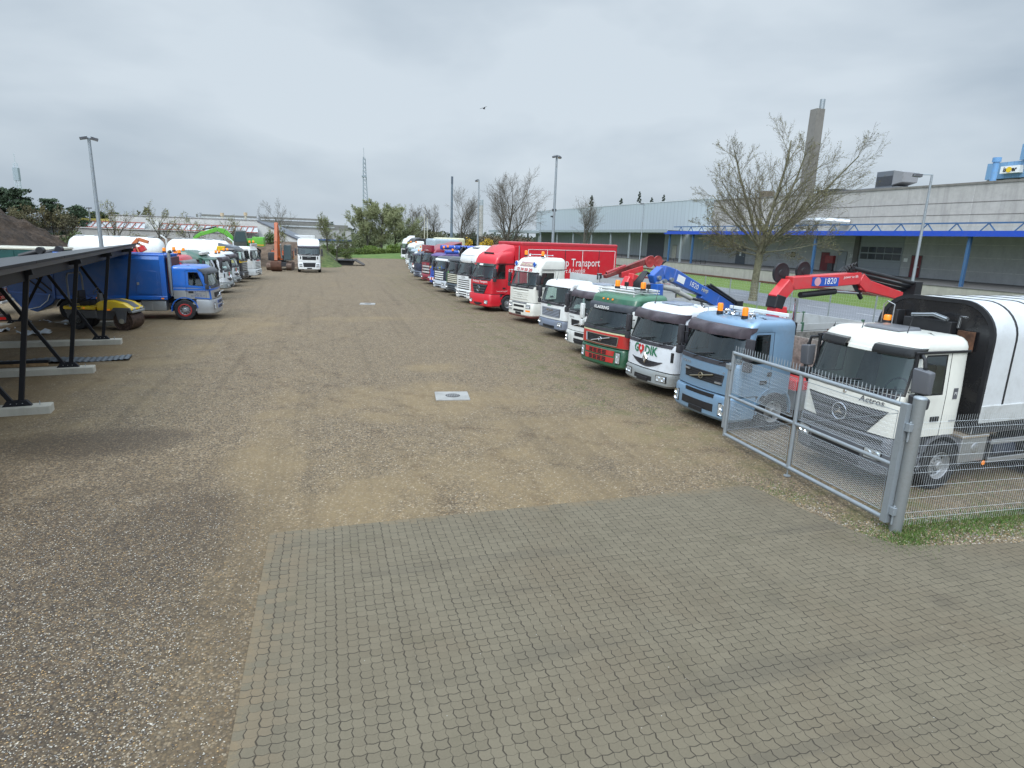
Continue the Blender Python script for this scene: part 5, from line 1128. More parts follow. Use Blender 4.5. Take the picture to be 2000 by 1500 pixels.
def dropsides(root, x0, x1, zf, h, m, hw=1.25, post=None, frame=DARK, head=True, boards=2):
    mb = MB(); mb.box(x0, x1, -hw + .03, hw - .03, zf - .16, zf, frame); fl = mb.build('load_bed', root, bev=.01)
    post = post or frame
    for s in (1, -1):
        for k in range(boards):
            a = x0 + .06 + (x1 - x0 - .1) * k / boards; b = x0 - .02 + (x1 - x0) * (k + 1) / boards; mb = MB(); y0, y1 = s * (hw - .03), s * hw
            mb.box(a, b, min(y0, y1), max(y0, y1), zf + .01, zf + h, m)
            for q in range(1, 4): mb.box(a, b, min(s * (hw), s * (hw + .006)), max(s * hw, s * (hw + .006)), zf + h * q / 4 - .008, zf + h * q / 4 + .008, DARK)
            mb.build('dropside', root, bev=.006)
            mb = MB(); mb.box(b + .0, b + .08, min(s * (hw - .06), s * (hw + .02)), max(s * (hw - .06), s * (hw + .02)), zf - .1, zf + h + .06, post); mb.build('stake', root)
    mb = MB(); mb.box(x1, x1 + .03, -hw, hw, zf, zf + h, m); mb.build('tailboard', root, bev=.006)
    if head: mb = MB(); mb.box(x0 - .04, x0, -hw, hw, zf, zf + h + .15, m); mb.build('headboard', root, bev=.006)
    return fl
def grille(c, kind, z0, z1, m=DARK, bar=None, n=4, name=None, txt=None, tz=None, ts=.16, frame=None, w=.72, chrome=CHROME):
    mb = MB()
    if kind == 'scania':
        c.patch(mb, -w, w, z0, z1, BLACK, .006); g = mb.build('grille', c.root, smooth=40); h = (z1 - z0) / n
        for k in range(n):
            mb = MB(); c.patch(mb, -w, w, z0 + h * (k + .30), z0 + h * (k + .86), bar, .04, .0); mb.build('grille_bar', g, bev=.012)
    elif kind == 'volvo':
        fm = frame or chrome
        c.patch(mb, -w, w, z0, z1, DARK, .008, t0=-w - .04, t1=w + .04); g = mb.build('grille', c.root, smooth=40)
        for k in range(5): mb = MB(); z = z0 + (z1 - z0) * (k + .5) / 5; c.patch(mb, -w + .02, w - .02, z - .012, z + .012, BLACK, .02, 0); mb.build('grille_bar', g, smooth=40)
        mb = MB(); e = .022
        if frame != 'none':
            c.patch(mb, -w - .01, w + .01, z0 - e, z0 + e * .4, fm, .03); c.patch(mb, -w - .05, w + .05, z1 - e * .4, z1 + e, fm, .03)
            for s in (-1, 1):
                pts = [(c.fx(s * (w + .01), z0) - .02, s * (w + .01), z0), (c.fx(s * (w + .05), z1) - .02, s * (w + .05), z1)]; mb.tube(pts, e * .8, 5, fm)
            mb.build('grille_frame', g, smooth=40)
        mb = MB(); pts = [(c.fx(y, z) - .045, y, z) for y, z in ((w * .62, z0 + .04), (0, (z0 + z1) / 2), (-w * .62, z1 - .04))]; mb.tube(pts, .02, 5, chrome)
        o = Vector((c.fx(0, z0) - .05, 0, (z0 + z1) / 2)); mb.tube([o + Vector((0, sin(a) * .075, cos(a) * .075)) for a in [k * pi / 8 for k in range(17)]], .014, 5, chrome, caps=False); mb.build('emblem', g, smooth=50)
    elif kind == 'man':
        c.patch(mb, -w, w, z0, z1, m, .01, t0=-w - .02, t1=w + .02); g = mb.build('grille', c.root, smooth=40)
        for k in range(n): mb = MB(); z = z0 + (z1 - z0) * (k + .5) / n; c.patch(mb, -w + .03, w - .03, z - (z1 - z0) / n * .3, z + (z1 - z0) / n * .3, bar or GREYP, .032, 0); mb.build('grille_bar', g, bev=.006)
    elif kind == 'merc':
        c.patch(mb, -w * .62, w * .62, z0, z1, BLACK, .01, t0=-w, t1=w, nz=4); g = mb.build('grille', c.root, smooth=40)
        for k in range(n):
            f0, f1 = (k + .2) / n, (k + .8) / n; a, b = w * (.62 + .38 * f0) - .03, w * (.62 + .38 * f1) - .03; mb = MB(); c.patch(mb, -a, a, z0 + (z1 - z0) * f0, z0 + (z1 - z0) * f1, bar or GREYP, .045, 0, t0=-b, t1=b); mb.build('grille_bar', g, bev=.012)
        star(c, (z0 + z1) / 2 + .03, .17, .06)
    elif kind == 'smile':
        n_ = 16; F = []; B = []
        for k in range(n_ + 1): y = -w + 2 * w * k / n_; q = 1 - (y / w) ** 2; F.append((c.fx(y, z1) - .014, y, z1 - .06 * q)); B.append((c.fx(y, z0) - .014, y, z1 - .01 - (z1 - z0) * q))
        mb.ring([F, B], PLAST, close=False); g = mb.build('grille', c.root, smooth=40)
        for k in range(3): mb = MB(); z = z0 + .07 + k * .055; hw_ = w * (.38 + .16 * k); c.patch(mb, -hw_, hw_, z, z + .02, BLACK, .022, 0); mb.build('grille_bar', g, smooth=40)
        mb = MB(); x = c.fx(0, z1) - .05; mb.ring([[(x - d, y * s, z1 + .03 + z * s) for y, z in ((0, -.15), (.085, 0), (0, .15), (-.085, 0))] for d, s in ((-.04, 1.25), (0, 1.2), (.02, 1.0), (.02, .62), (.005, .55))], chrome, True, False, True); mb.build('diamond_emblem', g, smooth=0)
    if txt:
        mb = MB(); c.text(mb, txt, 0, tz or z1 + .12, ts, chrome if name is None else name, 1.25, 0, .02, .03); mb.build('lettering', g, smooth=0)
    return g

def truck(label, loc, ang, body=WHITE, cat='truck', group='trucks parked in the right row', name='truck', bump=None, bumpz=(.34, .98), bfo=.05, grl=None, hl=(.78, .62, .34, .26), vis=None, mir=None, lod=0, step=None, fw=1.40, archm=None, axles=(5.2,), chl=None, beacons=(), rim=RIM, tank=True, chas=True, wip=2, black=True, hasplate=True, **k):
    rt = thing(name, label, cat, (loc[0], loc[1], 0), R(ang), group)
    c = Cab(rt, body=body, lod=lod, zb=bumpz[1] + .03, **k); c.rt = rt
    bm_ = bump or body; hw = c.hw - .015
    c.bump = c.block('bumper', [(bumpz[0], bfo - .06, hw - .07), (bumpz[0] + .07, bfo, hw - .01), (bumpz[0] + .3, bfo + .01, hw), (bumpz[1] - .05, bfo, hw), (bumpz[1], bfo - .03, hw - .02)], .84, bm_)
    c.bfo, c.bhw = bfo, hw
    if hl: headlight(c, bfo, hw, *hl)
    if hasplate: plate(c, bfo, hw, bumpz[0] + .14)
    steps(c, .845, 1.02 if fw < 1.5 else 1.1, .4, bumpz[1], step or bm_)
    front_arch(c, fw, archm or bm_, .59)
    if black:      # dark cowl under the windshield
        mb = MB(); c.patch(mb, -c.hw + .15, c.hw - .15, c.zw0 - .11, c.zw0 - .005, PLAST, .014, .02, t0=-c.hw + .10, t1=c.hw - .10); mb.build('cowl', c.root, smooth=40)
    wipers(c, wip); handle(c)
    if grl: grille(c, **grl)
    if vis is not None: visor(c, **vis)
    for s in (1, -1):
        if mir is not False: mirror(c, s, c.fx(c.hw - .05, c.zw0) + .02, c.zw0 + .18, m=mir or PLAST)
    for b in beacons: beacon(rt, *b)
    if chas: chassis(rt, chl or max(axles) + 1.1, axles, wheels_front=fw, hw=c.hw + .04, rim=rim, tank=tank, dual=lod < 2)
    return c

# ------------------------------------------------ 1 white truck behind the gate
def T1():
    c = truck('nearest white truck behind the open gate, with black-fronted arched body', (10.12, 9.75), 3, CREAM, W=2.36, L=1.78, zw0=1.98, zw1=2.77, zr=3.1, rake=.30, bulge=.13, r=.2, round=.2, bump=GREYP, bumpz=(.34, 1.12), bfo=.06, xwf=.42, xwr=1.2, xd1=1.3,
          hl=(.86, .76, .36, .22), grl=dict(kind='merc', z0=1.12, z1=1.64, n=3, w=.98, bar=matte((.06, .062, .07), .5, .2)), vis=dict(m=plain('smoked_visor', (.022, .022, .022), .14), drop=.06, rise=.13, out=.10, bul=False, split=True), step=GREYP, archm=GREYP, axles=(4.6, 7.2), chl=9.4, tank=False, hasplate=False, fw=1.45, mir=False)
    rt = c.root
    mb = MB(); c.text(mb, 'Actros', -.62, 1.78, .17, plain('badge_grey', (.10, .10, .11), .3), 1.1, .15, .012); mb.lathe([(0, .012), (.035, .012), (.04, 0)], (c.fx(0, 1.83) - .004, 0, 1.83), (-1, 0, 0), 14, CHROME); mb.build('lettering', rt, smooth=0)
    mb = MB(); c.patch(mb, -.3, .3, 2.70, 2.78, CREAM, .03); mb.build('visor_centre', rt, bev=.01)
    mb = MB()
    for k in range(2): bpatch(c, mb, .06, c.bhw, -.62, .62, .42 + k * .2, .55 + k * .2, BLACK, .01)
    bpatch(c, mb, .06, c.bhw, -1.0, 1.0, .98, 1.08, BLACK, .006); mb.build('bumper_opening', c.bump, smooth=30)
    for s in (1, -1): mb = MB(); mb.box(.3, 1.76, min(s * 1.15, s * 1.185), max(s * 1.15, s * 1.185), 2.80, 2.85, BLACK); mb.box(c.fx(1.1, 2.4) + .03, c.fx(1.1, 2.4) + .09, min(s * 1.12, s * 1.175), max(s * 1.12, s * 1.175), 2.05, 2.82, BLACK); mb.build('door_trim', rt, bev=.01)
    hatch(c, .7, 1.35, .42, 3.11, paint((.12, .125, .14), .35)); aerial(c, .75, -.55, 3.05, .42); aerial(c, .6, .35, 3.05, .2); aerial(c, .55, 1.0, 3.02, .1)
    for s in (1, -1):
        hw = c.hw; x = .26; mb = MB(); mb.tube([(x + .2, s * (hw - .02), 2.78), (x + .05, s * (hw + .16), 2.74), (x + .05, s * (hw + .2), 2.55)], .035, 8, BLACK); mb.tube([(x + .2, s * (hw - .02), 1.72), (x + .1, s * (hw + .14), 1.74), (x + .05, s * (hw + .2), 1.95)], .032, 8, BLACK); mb.box(x + .02, x + .08, min(s * (hw + .17), s * (hw + .23)), max(s * (hw + .17), s * (hw + .23)), 1.9, 2.6, BLACK); mr = mb.build('mirror', rt, smooth=50)
        for z0, z1 in ((2.1, 2.58), (1.82, 2.07)):
            mb = MB(); y0, y1 = s * (hw + .06), s * (hw + .36); mb.hexa([(x - .06, y0, z0), (x + .12, y0, z0), (x + .12, y1, z0), (x + .02, y1, z0), (x - .1, y0, z1), (x + .14, y0, z1), (x + .14, y1, z1 - .05), (x - .02, y1, z1 - .05)], GREYP if z0 > 2 else DARK); mb.build('mirror_housing', mr, bev=.045, seg=3)
        mb = MB(); mb.box(x + .141, x + .145, min(s * (hw + .09), s * (hw + .33)), max(s * (hw + .09), s * (hw + .33)), 2.12, 2.5, CHROME); mb.build('mirror_glass', mr, smooth=0)
    mb = MB()
    for s in (-1,): mb.box(1.5, 1.52, s * 1.183 - .001, s * 1.183, 2.0, 2.02, BLACK); mb.box(1.48, 1.60, -1.187, -1.18, 1.88, 2.1, matte((.1, .1, .11), .5)); letters(mb, 'M', lambda u, v: (1.54 + u, -1.19, 1.99 + v), TXTW, .1); mb.box(1.5, 1.68, -1.187, -1.18, 1.42, 1.45, ALU)
    mb.build('side_badge', rt, bev=.004)
    # arched curtain body
    WC = paint((.60, .615, .62), .42, 0, .15, .2); x0, x1 = 2.22, 9.6; mb = MB()
    def prof(w, z0, z1, r): return [(-w, z0)] + [(-w + r - r * cos(R(a)), z1 - r + r * sin(R(a))) for a in range(0, 91, 10)] + [(w - r + r * sin(R(a)), z1 - r + r * cos(R(a))) for a in range(0, 91, 10)] + [(w, z0)]
    A = prof(1.27, 1.55, 3.74, .72); mb.ring([[(x, y, z) for y, z in A] for x in (x0 + .03, x1)], WC, False); body = mb.build('tarpaulin', rt, smooth=40)
    mb = MB(); B = prof(1.285, 1.3, 3.76, .74); C2 = prof(1.2, 1.3, 3.68, .68); mb.ring([[(x0 - .0, y, z) for y, z in B], [(x0 - .06, y, z) for y, z in B], [(x0 - .06, y, z) for y, z in C2]], BLACK, False); mb.face([(x0 - .045, y, z) for y, z in C2], paint((.014, .014, .016), .25, 0, .3, .1)); mb.build('front_wall', rt, smooth=40)
    for k in range(9):
        x = x0 + .62 + k * .78; mb = MB(); mb.ring([[(x - d, y * (1.006 if q else 1), z + (.012 if q else 0)) for y, z in A] for d, q in ((-.03, 0), (-.022, 1), (.022, 1), (.03, 0))], BLACK, False); mb.build('hoop', body, smooth=40)
    mb = MB()
    for s in (1, -1): mb.box(x0, x1, min(s * 1.24, s * 1.3), max(s * 1.24, s * 1.3), 1.36, 1.72, paint((.5, .51, .5), .5, 0, .1, .5)); mb.box(x0, x1, min(s * .6, s * 1.24), max(s * .6, s * 1.24), 1.3, 1.38, DARK)
    mb.box(x0, x1, -1.2, 1.2, 1.1, 1.3, DARK); mb.build('load_bed', rt, bev=.01)
    mb = MB(); mb.box(1.95, 2.14, -.55, .5, 2.85, 3.3, BLACK); mb.box(1.9, 2.14, .62, .68, 2.6, 3.42, BLACK); mb.tube([(1.9, -.5, 3.35), (1.9, -.2, 3.42), (1.92, .1, 3.38), (1.92, .3, 3.36)], .05, 6, STEEL); mb.tube([(1.95, -.7, 3.2), (1.95, -.72, 3.44), (1.95, -.85, 3.44)], .03, 6, ALU); mb.build('tipper_gear', rt, bev=.01)
    mb = MB(); mb.tube([(1.9, .72, 3.1), (1.9, .72, 3.52), (1.9, .9, 3.58), (1.9, .98, 3.5), (1.9, .98, 3.1)], .014, 6, ALU); mb.box(1.85, 2.0, .65, 1.1, 3.06, 3.09, BLACK); mb.build('beacon_guard', rt, smooth=40); beacon(rt, 1.92, .85, 3.13, .15, .085)
    mb = MB(); mb.box(2.1, 2.13, -.95, -.6, 2.75, 3.15, RUST); mb.build('rust_bracket', rt, bev=.005)
    mb = MB(); mb.box(2.0, 2.75, -1.2, -.6, .5, 1.02, ALU); mb.box(1.98, 2.77, -1.22, -.58, 1.02, 1.08, paint((.40, .33, .25), .5, .4, .1, .5)); mb.lathe([(.0, .012), (.1, .012), (.11, 0)], (2.42, -1.2, .8), (0, -1, 0), 18, ALU); mb.build('battery_box', rt, bev=.012)
    mb = MB()
    for z in (.45, .85): mb.box(2.85, 7.5, -1.24, -1.2, z, z + .1, ALU)
    for x in (2.9, 4.4, 6, 7.4): mb.box(x, x + .06, -1.2, -.5, .5, .9, DARK)
    mb.build('side_guard', rt, bev=.006); mb = MB(); mb.tube([(2.7, -1.245, .47), (2.7, -1.255, .47)], .05, 10, AMBER); mb.box(3.0, 3.16, -1.15, -1.11, .82, .9, AMBER); mb.build('side_marker', rt)
    mb = MB(); mb.tube([(3.2, -.9, .62), (3.9, -.9, .62)], .2, 12, paint((.03, .04, .07), .4)); mb.build('air_tank', rt, smooth=50)
    mb = MB(); mb.tube([(1.9, -.35, 1.1), (1.9, -.35, 2.9)], .03, 6, BLACK); mb.tube([(1.95, .2, 1.1), (2.0, .3, 2.6)], .03, 6, BLACK); mb.build('hose', rt)
T1()

# loader cranes: points are (back, height) in the truck's own middle plane
def ibeam(mb, pts, w, h, m, y=0):
    for (a, b, h0), (c_, d, h1) in zip(pts, pts[1:]):
        n = Vector((-(d - b), 0, c_ - a)).normalized(); P = [Vector((a, y, b)), Vector((c_, y, d))]; q0, q1 = n * h0 / 2, n * h1 / 2; s = Vector((0, w / 2, 0))
        mb.hexa([P[0] - q0 - s, P[1] - q1 - s, P[1] - q1 + s, P[0] - q0 + s, P[0] + q0 - s, P[1] + q1 - s, P[1] + q1 + s, P[0] + q0 + s], m)
def reel(parent, x, y, z, r, m=BLACK, w=.07):
    mb = MB(); mb.lathe([(0, w / 2), (r * .3, w / 2), (r * .34, w * .35), (r * .9, w * .35), (r, w * .55), (r, -w * .55), (r * .9, -w * .35), (0, -w * .35)], (x, y, z), (0, -1, 0), 26, m); return mb.build('hose_reel', parent, smooth=35)
RED = paint((.60, .028, .035), .35, 0, .3, .2); BLU = paint((.018, .105, .44), .4, 0, .2, .35)
# ------------------------------------------------ 2 pale blue truck with red crane
PB = paint((.21, .335, .47), .34, .35, .35, .22)
def T2():
    c = truck('pale blue truck with red crane partly behind the left half of the gate', (9.42, 13.72), 6, PB, W=2.3, L=1.95, zw0=1.78, zw1=2.52, zr=2.88, rake=.32, bulge=.14, r=.2, round=.16, bumpz=(.28, .92), bfo=.10, xwf=.4, xwr=1.1, xd1=1.22, wslope=.2,
          hl=(.92, .58, .26, .34), grl=dict(kind='volvo', z0=1.16, z1=1.44, w=.72, frame='none', chrome=plain('dull_bronze', (.33, .29, .21), .35, .9)), vis=dict(m=matte((.06, .046, .054), .42, .35, 4), drop=.10, rise=.17, out=.2), axles=(5.6,), chl=8.6, fw=1.42, rim=paint((.36, .37, .38), .5, .4, 0, .6))
    rt = c.root; mb = MB(); bpatch(c, mb, .1, c.bhw, -.62, .62, .46, .66, BLACK, .012); bpatch(c, mb, .1, c.bhw, -.6, .5, .82, .915, BLACK, .008); mb.build('bumper_opening', c.bump, smooth=30)
    mb = MB(); c.text(mb, 'VOLVO', .72, 1.56, .085, CHROME, 1.5, 0, .01); c.text(mb, 'FE', -.75, 1.5, .06, CHROME, 1.1, .2, .01); mb.build('lettering', rt, smooth=0)
    for y in (.62, -.62): mb = MB(); c.patch(mb, y - .1, y + .1, 1.36 if y > 0 else 1.2, 1.40 if y > 0 else 1.24, ALU, .05); mb.build('grille_badge', rt, smooth=30)
    beacon(rt, .62, .28, 2.93, .24); beacon(rt, .64, -.62, 2.91, .24)
    for y in (.78, -.42): horn(rt, (.55, y + .12, 3.0), .62)
    for y in (.15, -.72): mb = MB(); mb.lathe([(0, 0), (.07, .0), (.085, .07), (.08, .09)], (.62, y - .22, 2.99), (-1, 0, .1), 12, CHROME); mb.tube([(.7, y - .22, 2.9), (.66, y - .22, 2.98)], .012, 5, BLACK); mb.build('spot_lamp', rt, smooth=40)
    hatch(c, .75, 1.35, .42, 2.9, paint((.2, .28, .37), .35)); aerial(c, .75, .0, 2.88, .35)
    mb = MB(); mb.beam((1.6, 1.0, 2.98), (1.72, -1.0, 2.98), .05, .09, WHITE); mb.build('roof_rail', rt, bev=.01)
    mb = MB(); mb.box(1.1, 1.24, -1.165, -1.15, 1.45, 1.56, BLACK); mb.build('side_vent', rt)
    # crane
    mb = MB(); mb.box(2.12, 2.72, -1.15, 1.15, 1.0, 1.28, RED); mb.hexa([(2.15, -.22, 1.28), (2.75, -.22, 1.28), (2.75, .22, 1.28), (2.15, .22, 1.28), (2.12, -.17, 3.1), (2.52, -.17, 3.1), (2.52, .17, 3.1), (2.12, .17, 3.1)], RED)
    cr = mb.build('loader_crane', rt, bev=.02)
    mb = MB(); ibeam(mb, [(2.2, 3.05, .3), (2.28, 3.4, .34)], .36, .3, BLACK); mb.build('crane_joint', cr, bev=.02)
    mb = MB(); ibeam(mb, [(2.2, 3.28, .34), (2.62, 3.72, .36), (5.2, 3.88, .34), (5.6, 3.62, .36)], .3, .34, RED); mb.build('crane_boom', cr, bev=.02)
    mb = MB(); ibeam(mb, [(5.3, 3.72, .36), (7.1, 3.36, .24)], .24, .3, RED); mb.build('crane_jib', cr, bev=.02)
    mb = MB()
    for k, dz in enumerate((.42, .3, .2)): mb.tube([(4.85, -.12 + k * .12, 3.74 + dz), (7.7, -.12 + k * .12, 3.3 + dz)], .055, 8, BLACK)
    mb.box(7.45, 7.75, -.22, .22, 3.35, 3.8, BLACK); mb.build('jib_extension', cr, smooth=40)
    mb = MB(); mb.tube([(2.95, 0, 1.5), (3.0, 0, 2.65)], .11, 12, BLACK); mb.tube([(3.0, 0, 2.65), (2.98, 0, 3.3)], .055, 10, CHROME); mb.build('hydraulic_cylinder', cr, smooth=40); mb = MB(); mb.tube([(3.1, 0, 3.4), (4.4, 0, 3.5)], .085, 10, BLACK); mb.tube([(4.4, 0, 3.5), (5.45, 0, 3.45)], .05, 10, CHROME); mb.build('hydraulic_cylinder', cr, smooth=40); mb = MB(); mb.tube([(5.0, 0, 3.85), (5.5, 0, 3.3)], .06, 8, BLACK); mb.build('hydraulic_cylinder', cr, smooth=40)
    reel(cr, 2.5, .2, 3.98, .27); reel(cr, 3.3, .2, 4.05, .25)
    mb = MB(); mb.box(2.25, 2.5, -.185, -.175, 2.6, 2.85, TXTW); mb.lathe([(0, .0), (.1, 0)], (2.37, -.187, 2.72), (0, -1, 0), 14, REDLENS); mb.build('column_badge', cr, smooth=0); mb = MB(); mb.box(3.3, 4.3, -.165, -.155, 3.66, 3.9, plain('badge_blue', (.02, .08, .38), .4)); mb.lathe([(0, .003), (.12, .003)], (3.5, -.166, 3.78), (0, -1, 0), 16, plain('badge_pink', (.6, .3, .32), .5)); letters(mb, '1820', lambda u, v: (3.97 + u, -.17, 3.79 + u * .062 + v), TXTW, .24); mb.build('boom_badge', cr, smooth=0); mb = MB(); letters(mb, 'power to lift', lambda u, v: (4.75 + u, -.172, 3.92 + u * .05 + v), TXTW, .11); mb.build('crane_lettering', cr, smooth=0)
    mb = MB()
    for k in range(3): mb.tube([(2.6 + k * .1, .1, 1.4), (2.9 + k * .05, .25, 2.2 + .2 * k), (2.4, .2, 3.0)], .022, 5, BLACK)
    for k in range(5): mb.tube([(4.3 + k * .15, -.1 + k * .05, 4.05), (4.6 + k * .12, .0, 4.2 + .03 * k), (5.0 + k * .1, .1, 4.0)], .02, 5, BLACK)
    mb.build('crane_hose', cr)
    dropsides(rt, 2.95, 8.8, 1.3, .85, WOOD, 1.25, RUST)
T2()
def heart(mb, c, y0, z0, s):
    P = []
    for k in range(28):
        a = k * 2 * pi / 28; P.append((16 * sin(a) ** 3 / 16 * s, (13 * cos(a) - 5 * cos(2 * a) - 2 * cos(3 * a) - cos(4 * a)) / 16 * s * 1.25))
    mb.face([(c.fx(y0 - u, z0 + v) - .022, y0 - u, z0 + v) for u, v in P], TXTR)
    mb.face([(c.fx(y0 - u, z0 + v) - .026, y0 - u, z0 + v) for u, v in [(sin(a) * s * .3, cos(a) * s * .34 + .01) for a in [k * pi / 6 for k in range(12)]]], WHITE)
def godik(c, z, s, out=.02):
    mb = MB(); c.text(mb, 'G', s * 1.35, z, s, TXTG, .9, 0, .03); heart(mb, c, s * .68, z + .0, s * .40); c.text(mb, 'DIK', -s * .55, z - .01, s, TXTG, .9, 0, .03); mb.build('lettering', c.root, smooth=0)
def ren(label, loc, ang, beac, lod=0, group='trucks parked in the right row', W_=2.34, **k):
    c = truck(label, loc, ang, WHITE2, W=W_, L=1.95, zw0=1.66, zw1=2.42, zr=2.78, rake=.34, bulge=.16, r=.22, round=.17, bump=paint((.26, .28, .28), .5, 0, .05, .5), bumpz=(.34, .78), bfo=.07, xwf=.4, xwr=1.1, xd1=1.22, wslope=.2, lod=lod, group=group,
              hl=(.8, .6, .42, .2), grl=dict(kind='smile', z0=.87, z1=1.10, w=.74), vis=dict(m=matte((.06, .046, .054), .42, .35, 4), drop=.10, rise=.17, out=.2), beacons=beac, **k)
    godik(c, 1.38, .38); mb = MB(); bpatch(c, mb, .07, c.bhw, -.42, .42, .46, .6, BLACK, .012); mb.build('bumper_opening', c.bump, smooth=30)
    mb = MB(); c.patch(mb, 1.02, 1.09, 1.15, 1.45, BLACK, .012); c.patch(mb, -1.09, -1.02, 1.15, 1.45, BLACK, .012); mb.build('side_vent', c.root, smooth=30)
    return c
# ------------------------------------------------ 3 white truck with heart lettering
c = ren('white truck with GODIK heart lettering between the green and pale blue trucks', (9.56, 17.0), 10, (), axles=(5.4,), chl=8.4)
hatch(c, .8, 1.4, .45, 2.8, paint((.2, .23, .28), .3)); aerial(c, .6, .5, 2.78, .5)
GB_ = paint((.44, .455, .45), .5, 0, .05, .35)
dropsides(c.root, 2.3, 8.6, 1.35, .85, GB_, 1.25, paint((.05, .13, .08), .6))
# ------------------------------------------------ 4 green and red truck with blue crane
GRN = paint((.016, .095, .048), .32, 0, .4, .25); GRNT = paint((.055, .17, .10), .45, 0, .2, .3); TRD = paint((.47, .025, .022), .33, 0, .4, .15); CRM = paint((.62, .58, .38), .4, 0, .2, .1)
def T4():
    c = truck('green truck with red band, white roof rack and blue loader crane', (9.27, 19.8), 16, GRN, W=2.46, L=2.0, zw0=1.70, zw1=2.42, zr=2.86, rake=.34, bulge=.14, r=.22, round=.16, bumpz=(.34, 1.0), bfo=.06, xwf=.44, xwr=1.12, xd1=1.24, wslope=.18, bands=[(1.06, GRN), (1.5, TRD), (1.56, CRM), (2.44, GRN)], roofmat=GRNT,
              hl=(.94, .72, .20, .42), grl=dict(kind='volvo', z0=1.12, z1=1.42, w=.80), vis=dict(m=matte((.04, .045, .055), .5), drop=.13, rise=.12, out=.14, bul=False), step=DARK, axles=(5.4,), chl=9.0, hasplate=False, mir=WHITE)
    rt = c.root
    mb = MB(); c.patch(mb, -.9, .9, 1.58, 1.69, PLAST, .014, .02, t0=-1.05, t1=1.05); mb.build('cowl', rt, smooth=30)
    letters_m = MB(); letters(letters_m, 'KLAKRING', lambda u, v: (c.fx(.25 - u, 2.42) - .153, .25 - u, 2.37 + v), TXTW, .15, 1.15, .15, .03); letters_m.build('visor_lettering', rt, smooth=0)
    for z0 in (.52, .76):
        mb = MB(); bpatch(c, mb, .06, c.bhw, -.74, .74, z0, z0 + .18, TRD, .02, t0=-.78, t1=.78); g = mb.build('lower_grille', c.bump, smooth=30)
        for k in range(4):
            for q in range(3): mb = MB(); y = -.40 + k * .24; bpatch(c, mb, .06, c.bhw, y, y + .19, z0 + .02 + q * .053, z0 + .055 + q * .053, BLACK, .03, 0); mb.build('grille_slot', g, smooth=0)
    mb = MB(); letters(mb, 'Bent Klakring', lambda u, v: (.75 + u, -1.238, 1.3 + v), CRM, .14, 1, .2); mb.build('door_lettering', rt, smooth=0)
    mb = MB(); P = [(.55, .95), (1.75, .95), (1.75, -.95), (.55, -.95), (.55, .95)]
    for z in (2.93, 3.02): mb.tube([(x, y, z) for x, y in P], .025, 6, WHITE)
    for k in range(5): mb.tube([(.75 + k * .22, -.95, 2.96), (.75 + k * .22, .95, 2.96)], .016, 5, ALU)
    for x in (.6, 1.7):
        for y in (-.9, .9): mb.tube([(x, y, 2.82), (x, y, 3.02)], .02, 5, WHITE)
    mb.build('roof_rack', rt, smooth=50)
    beacon(rt, .95, .35, 3.06, .25, .09); beacon(rt, 1.15, -.75, 3.06, .25, .09)
    for y in (.1, -1.0): mb = MB(); mb.box(1.1, 1.2, y - .07, y + .07, 3.1, 3.26, BLACK); mb.tube([(1.15, y, 2.98), (1.15, y, 3.1)], .02, 5, BLACK); mb.build('work_lamp', rt, bev=.015)
    for y in (.4, .15, -.1): mb = MB(); mb.lathe([(.035, 0), (.03, .03), (0, .035)], (c.fx(y, 2.66) - .005, y, 2.66), (-1, 0, .25), 10, AMBER); mb.build('marker_lamp', rt)
    mb = MB(); mb.box(2.15, 2.75, -1.15, 1.15, 1.0, 1.28, BLU); mb.hexa([(2.3, -.3, 1.28), (2.75, -.3, 1.28), (2.75, .12, 1.28), (2.3, .12, 1.28), (2.3, -.3, 3.2), (2.62, -.3, 3.2), (2.62, .1, 3.2), (2.3, .1, 3.2)], BLU); cr = mb.build('loader_crane', rt, bev=.02)
    mb = MB(); ibeam(mb, [(2.25, 3.35, .34), (2.75, 3.62, .5), (3.3, 3.5, .5), (5.2, 2.82, .36)], .32, .3, BLU); mb.build('crane_boom', cr, bev=.025)
    mb = MB(); ibeam(mb, [(5.0, 2.85, .5), (5.9, 2.5, .5), (7.2, 2.05, .3)], .3, .3, BLU); mb.build('crane_jib', cr, bev=.02)
    mb = MB()
    for k in range(3): mb.tube([(5.3, -.2 + k * .15, 3.15 - k * .04), (7.3, -.2 + k * .15, 2.3 - k * .04)], .05, 7, BLACK)
    mb.box(7.0, 7.3, -.25, .25, 2.05, 2.45, BLACK); mb.build('jib_extension', cr, smooth=40)
    mb = MB(); mb.tube([(2.7, -.12, 3.1), (3.6, -.12, 2.95)], .11, 12, paint((.5, .49, .45), .4, .2, .1, .4)); mb.tube([(3.2, -.12, 3.02), (4.35, -.12, 2.62)], .095, 12, paint((.5, .49, .45), .4, .2, .1, .4)); mb.tube([(4.35, -.12, 2.62), (5.3, -.12, 2.45)], .05, 8, DARK); mb.build('hydraulic_cylinder', cr, smooth=40); mb = MB(); mb.tube([(2.85, .2, 1.4), (2.85, .2, 3.2)], .09, 10, BLU); mb.build('hydraulic_cylinder', cr, smooth=40)
    for x, z in ((2.45, 3.42), (2.75, 3.3), (3.1, 3.35), (2.4, 3.2)): mb = MB(); mb.tube([(x, -.26, z), (x, -.16, z)], .08, 12, STEEL); mb.build('pivot_pin', cr, smooth=40)
    mb = MB()
    for k in range(7): mb.tube([(2.0 + .03 * k, .15 + .04 * k, 2.2), (1.85 - .02 * k, .1 + .04 * k, 3.2), (2.1, .1 + .03 * k, 3.62), (2.5, .1, 3.45)], .04, 6, BLACK, caps=False)
    mb.build('crane_hose', cr, smooth=60)
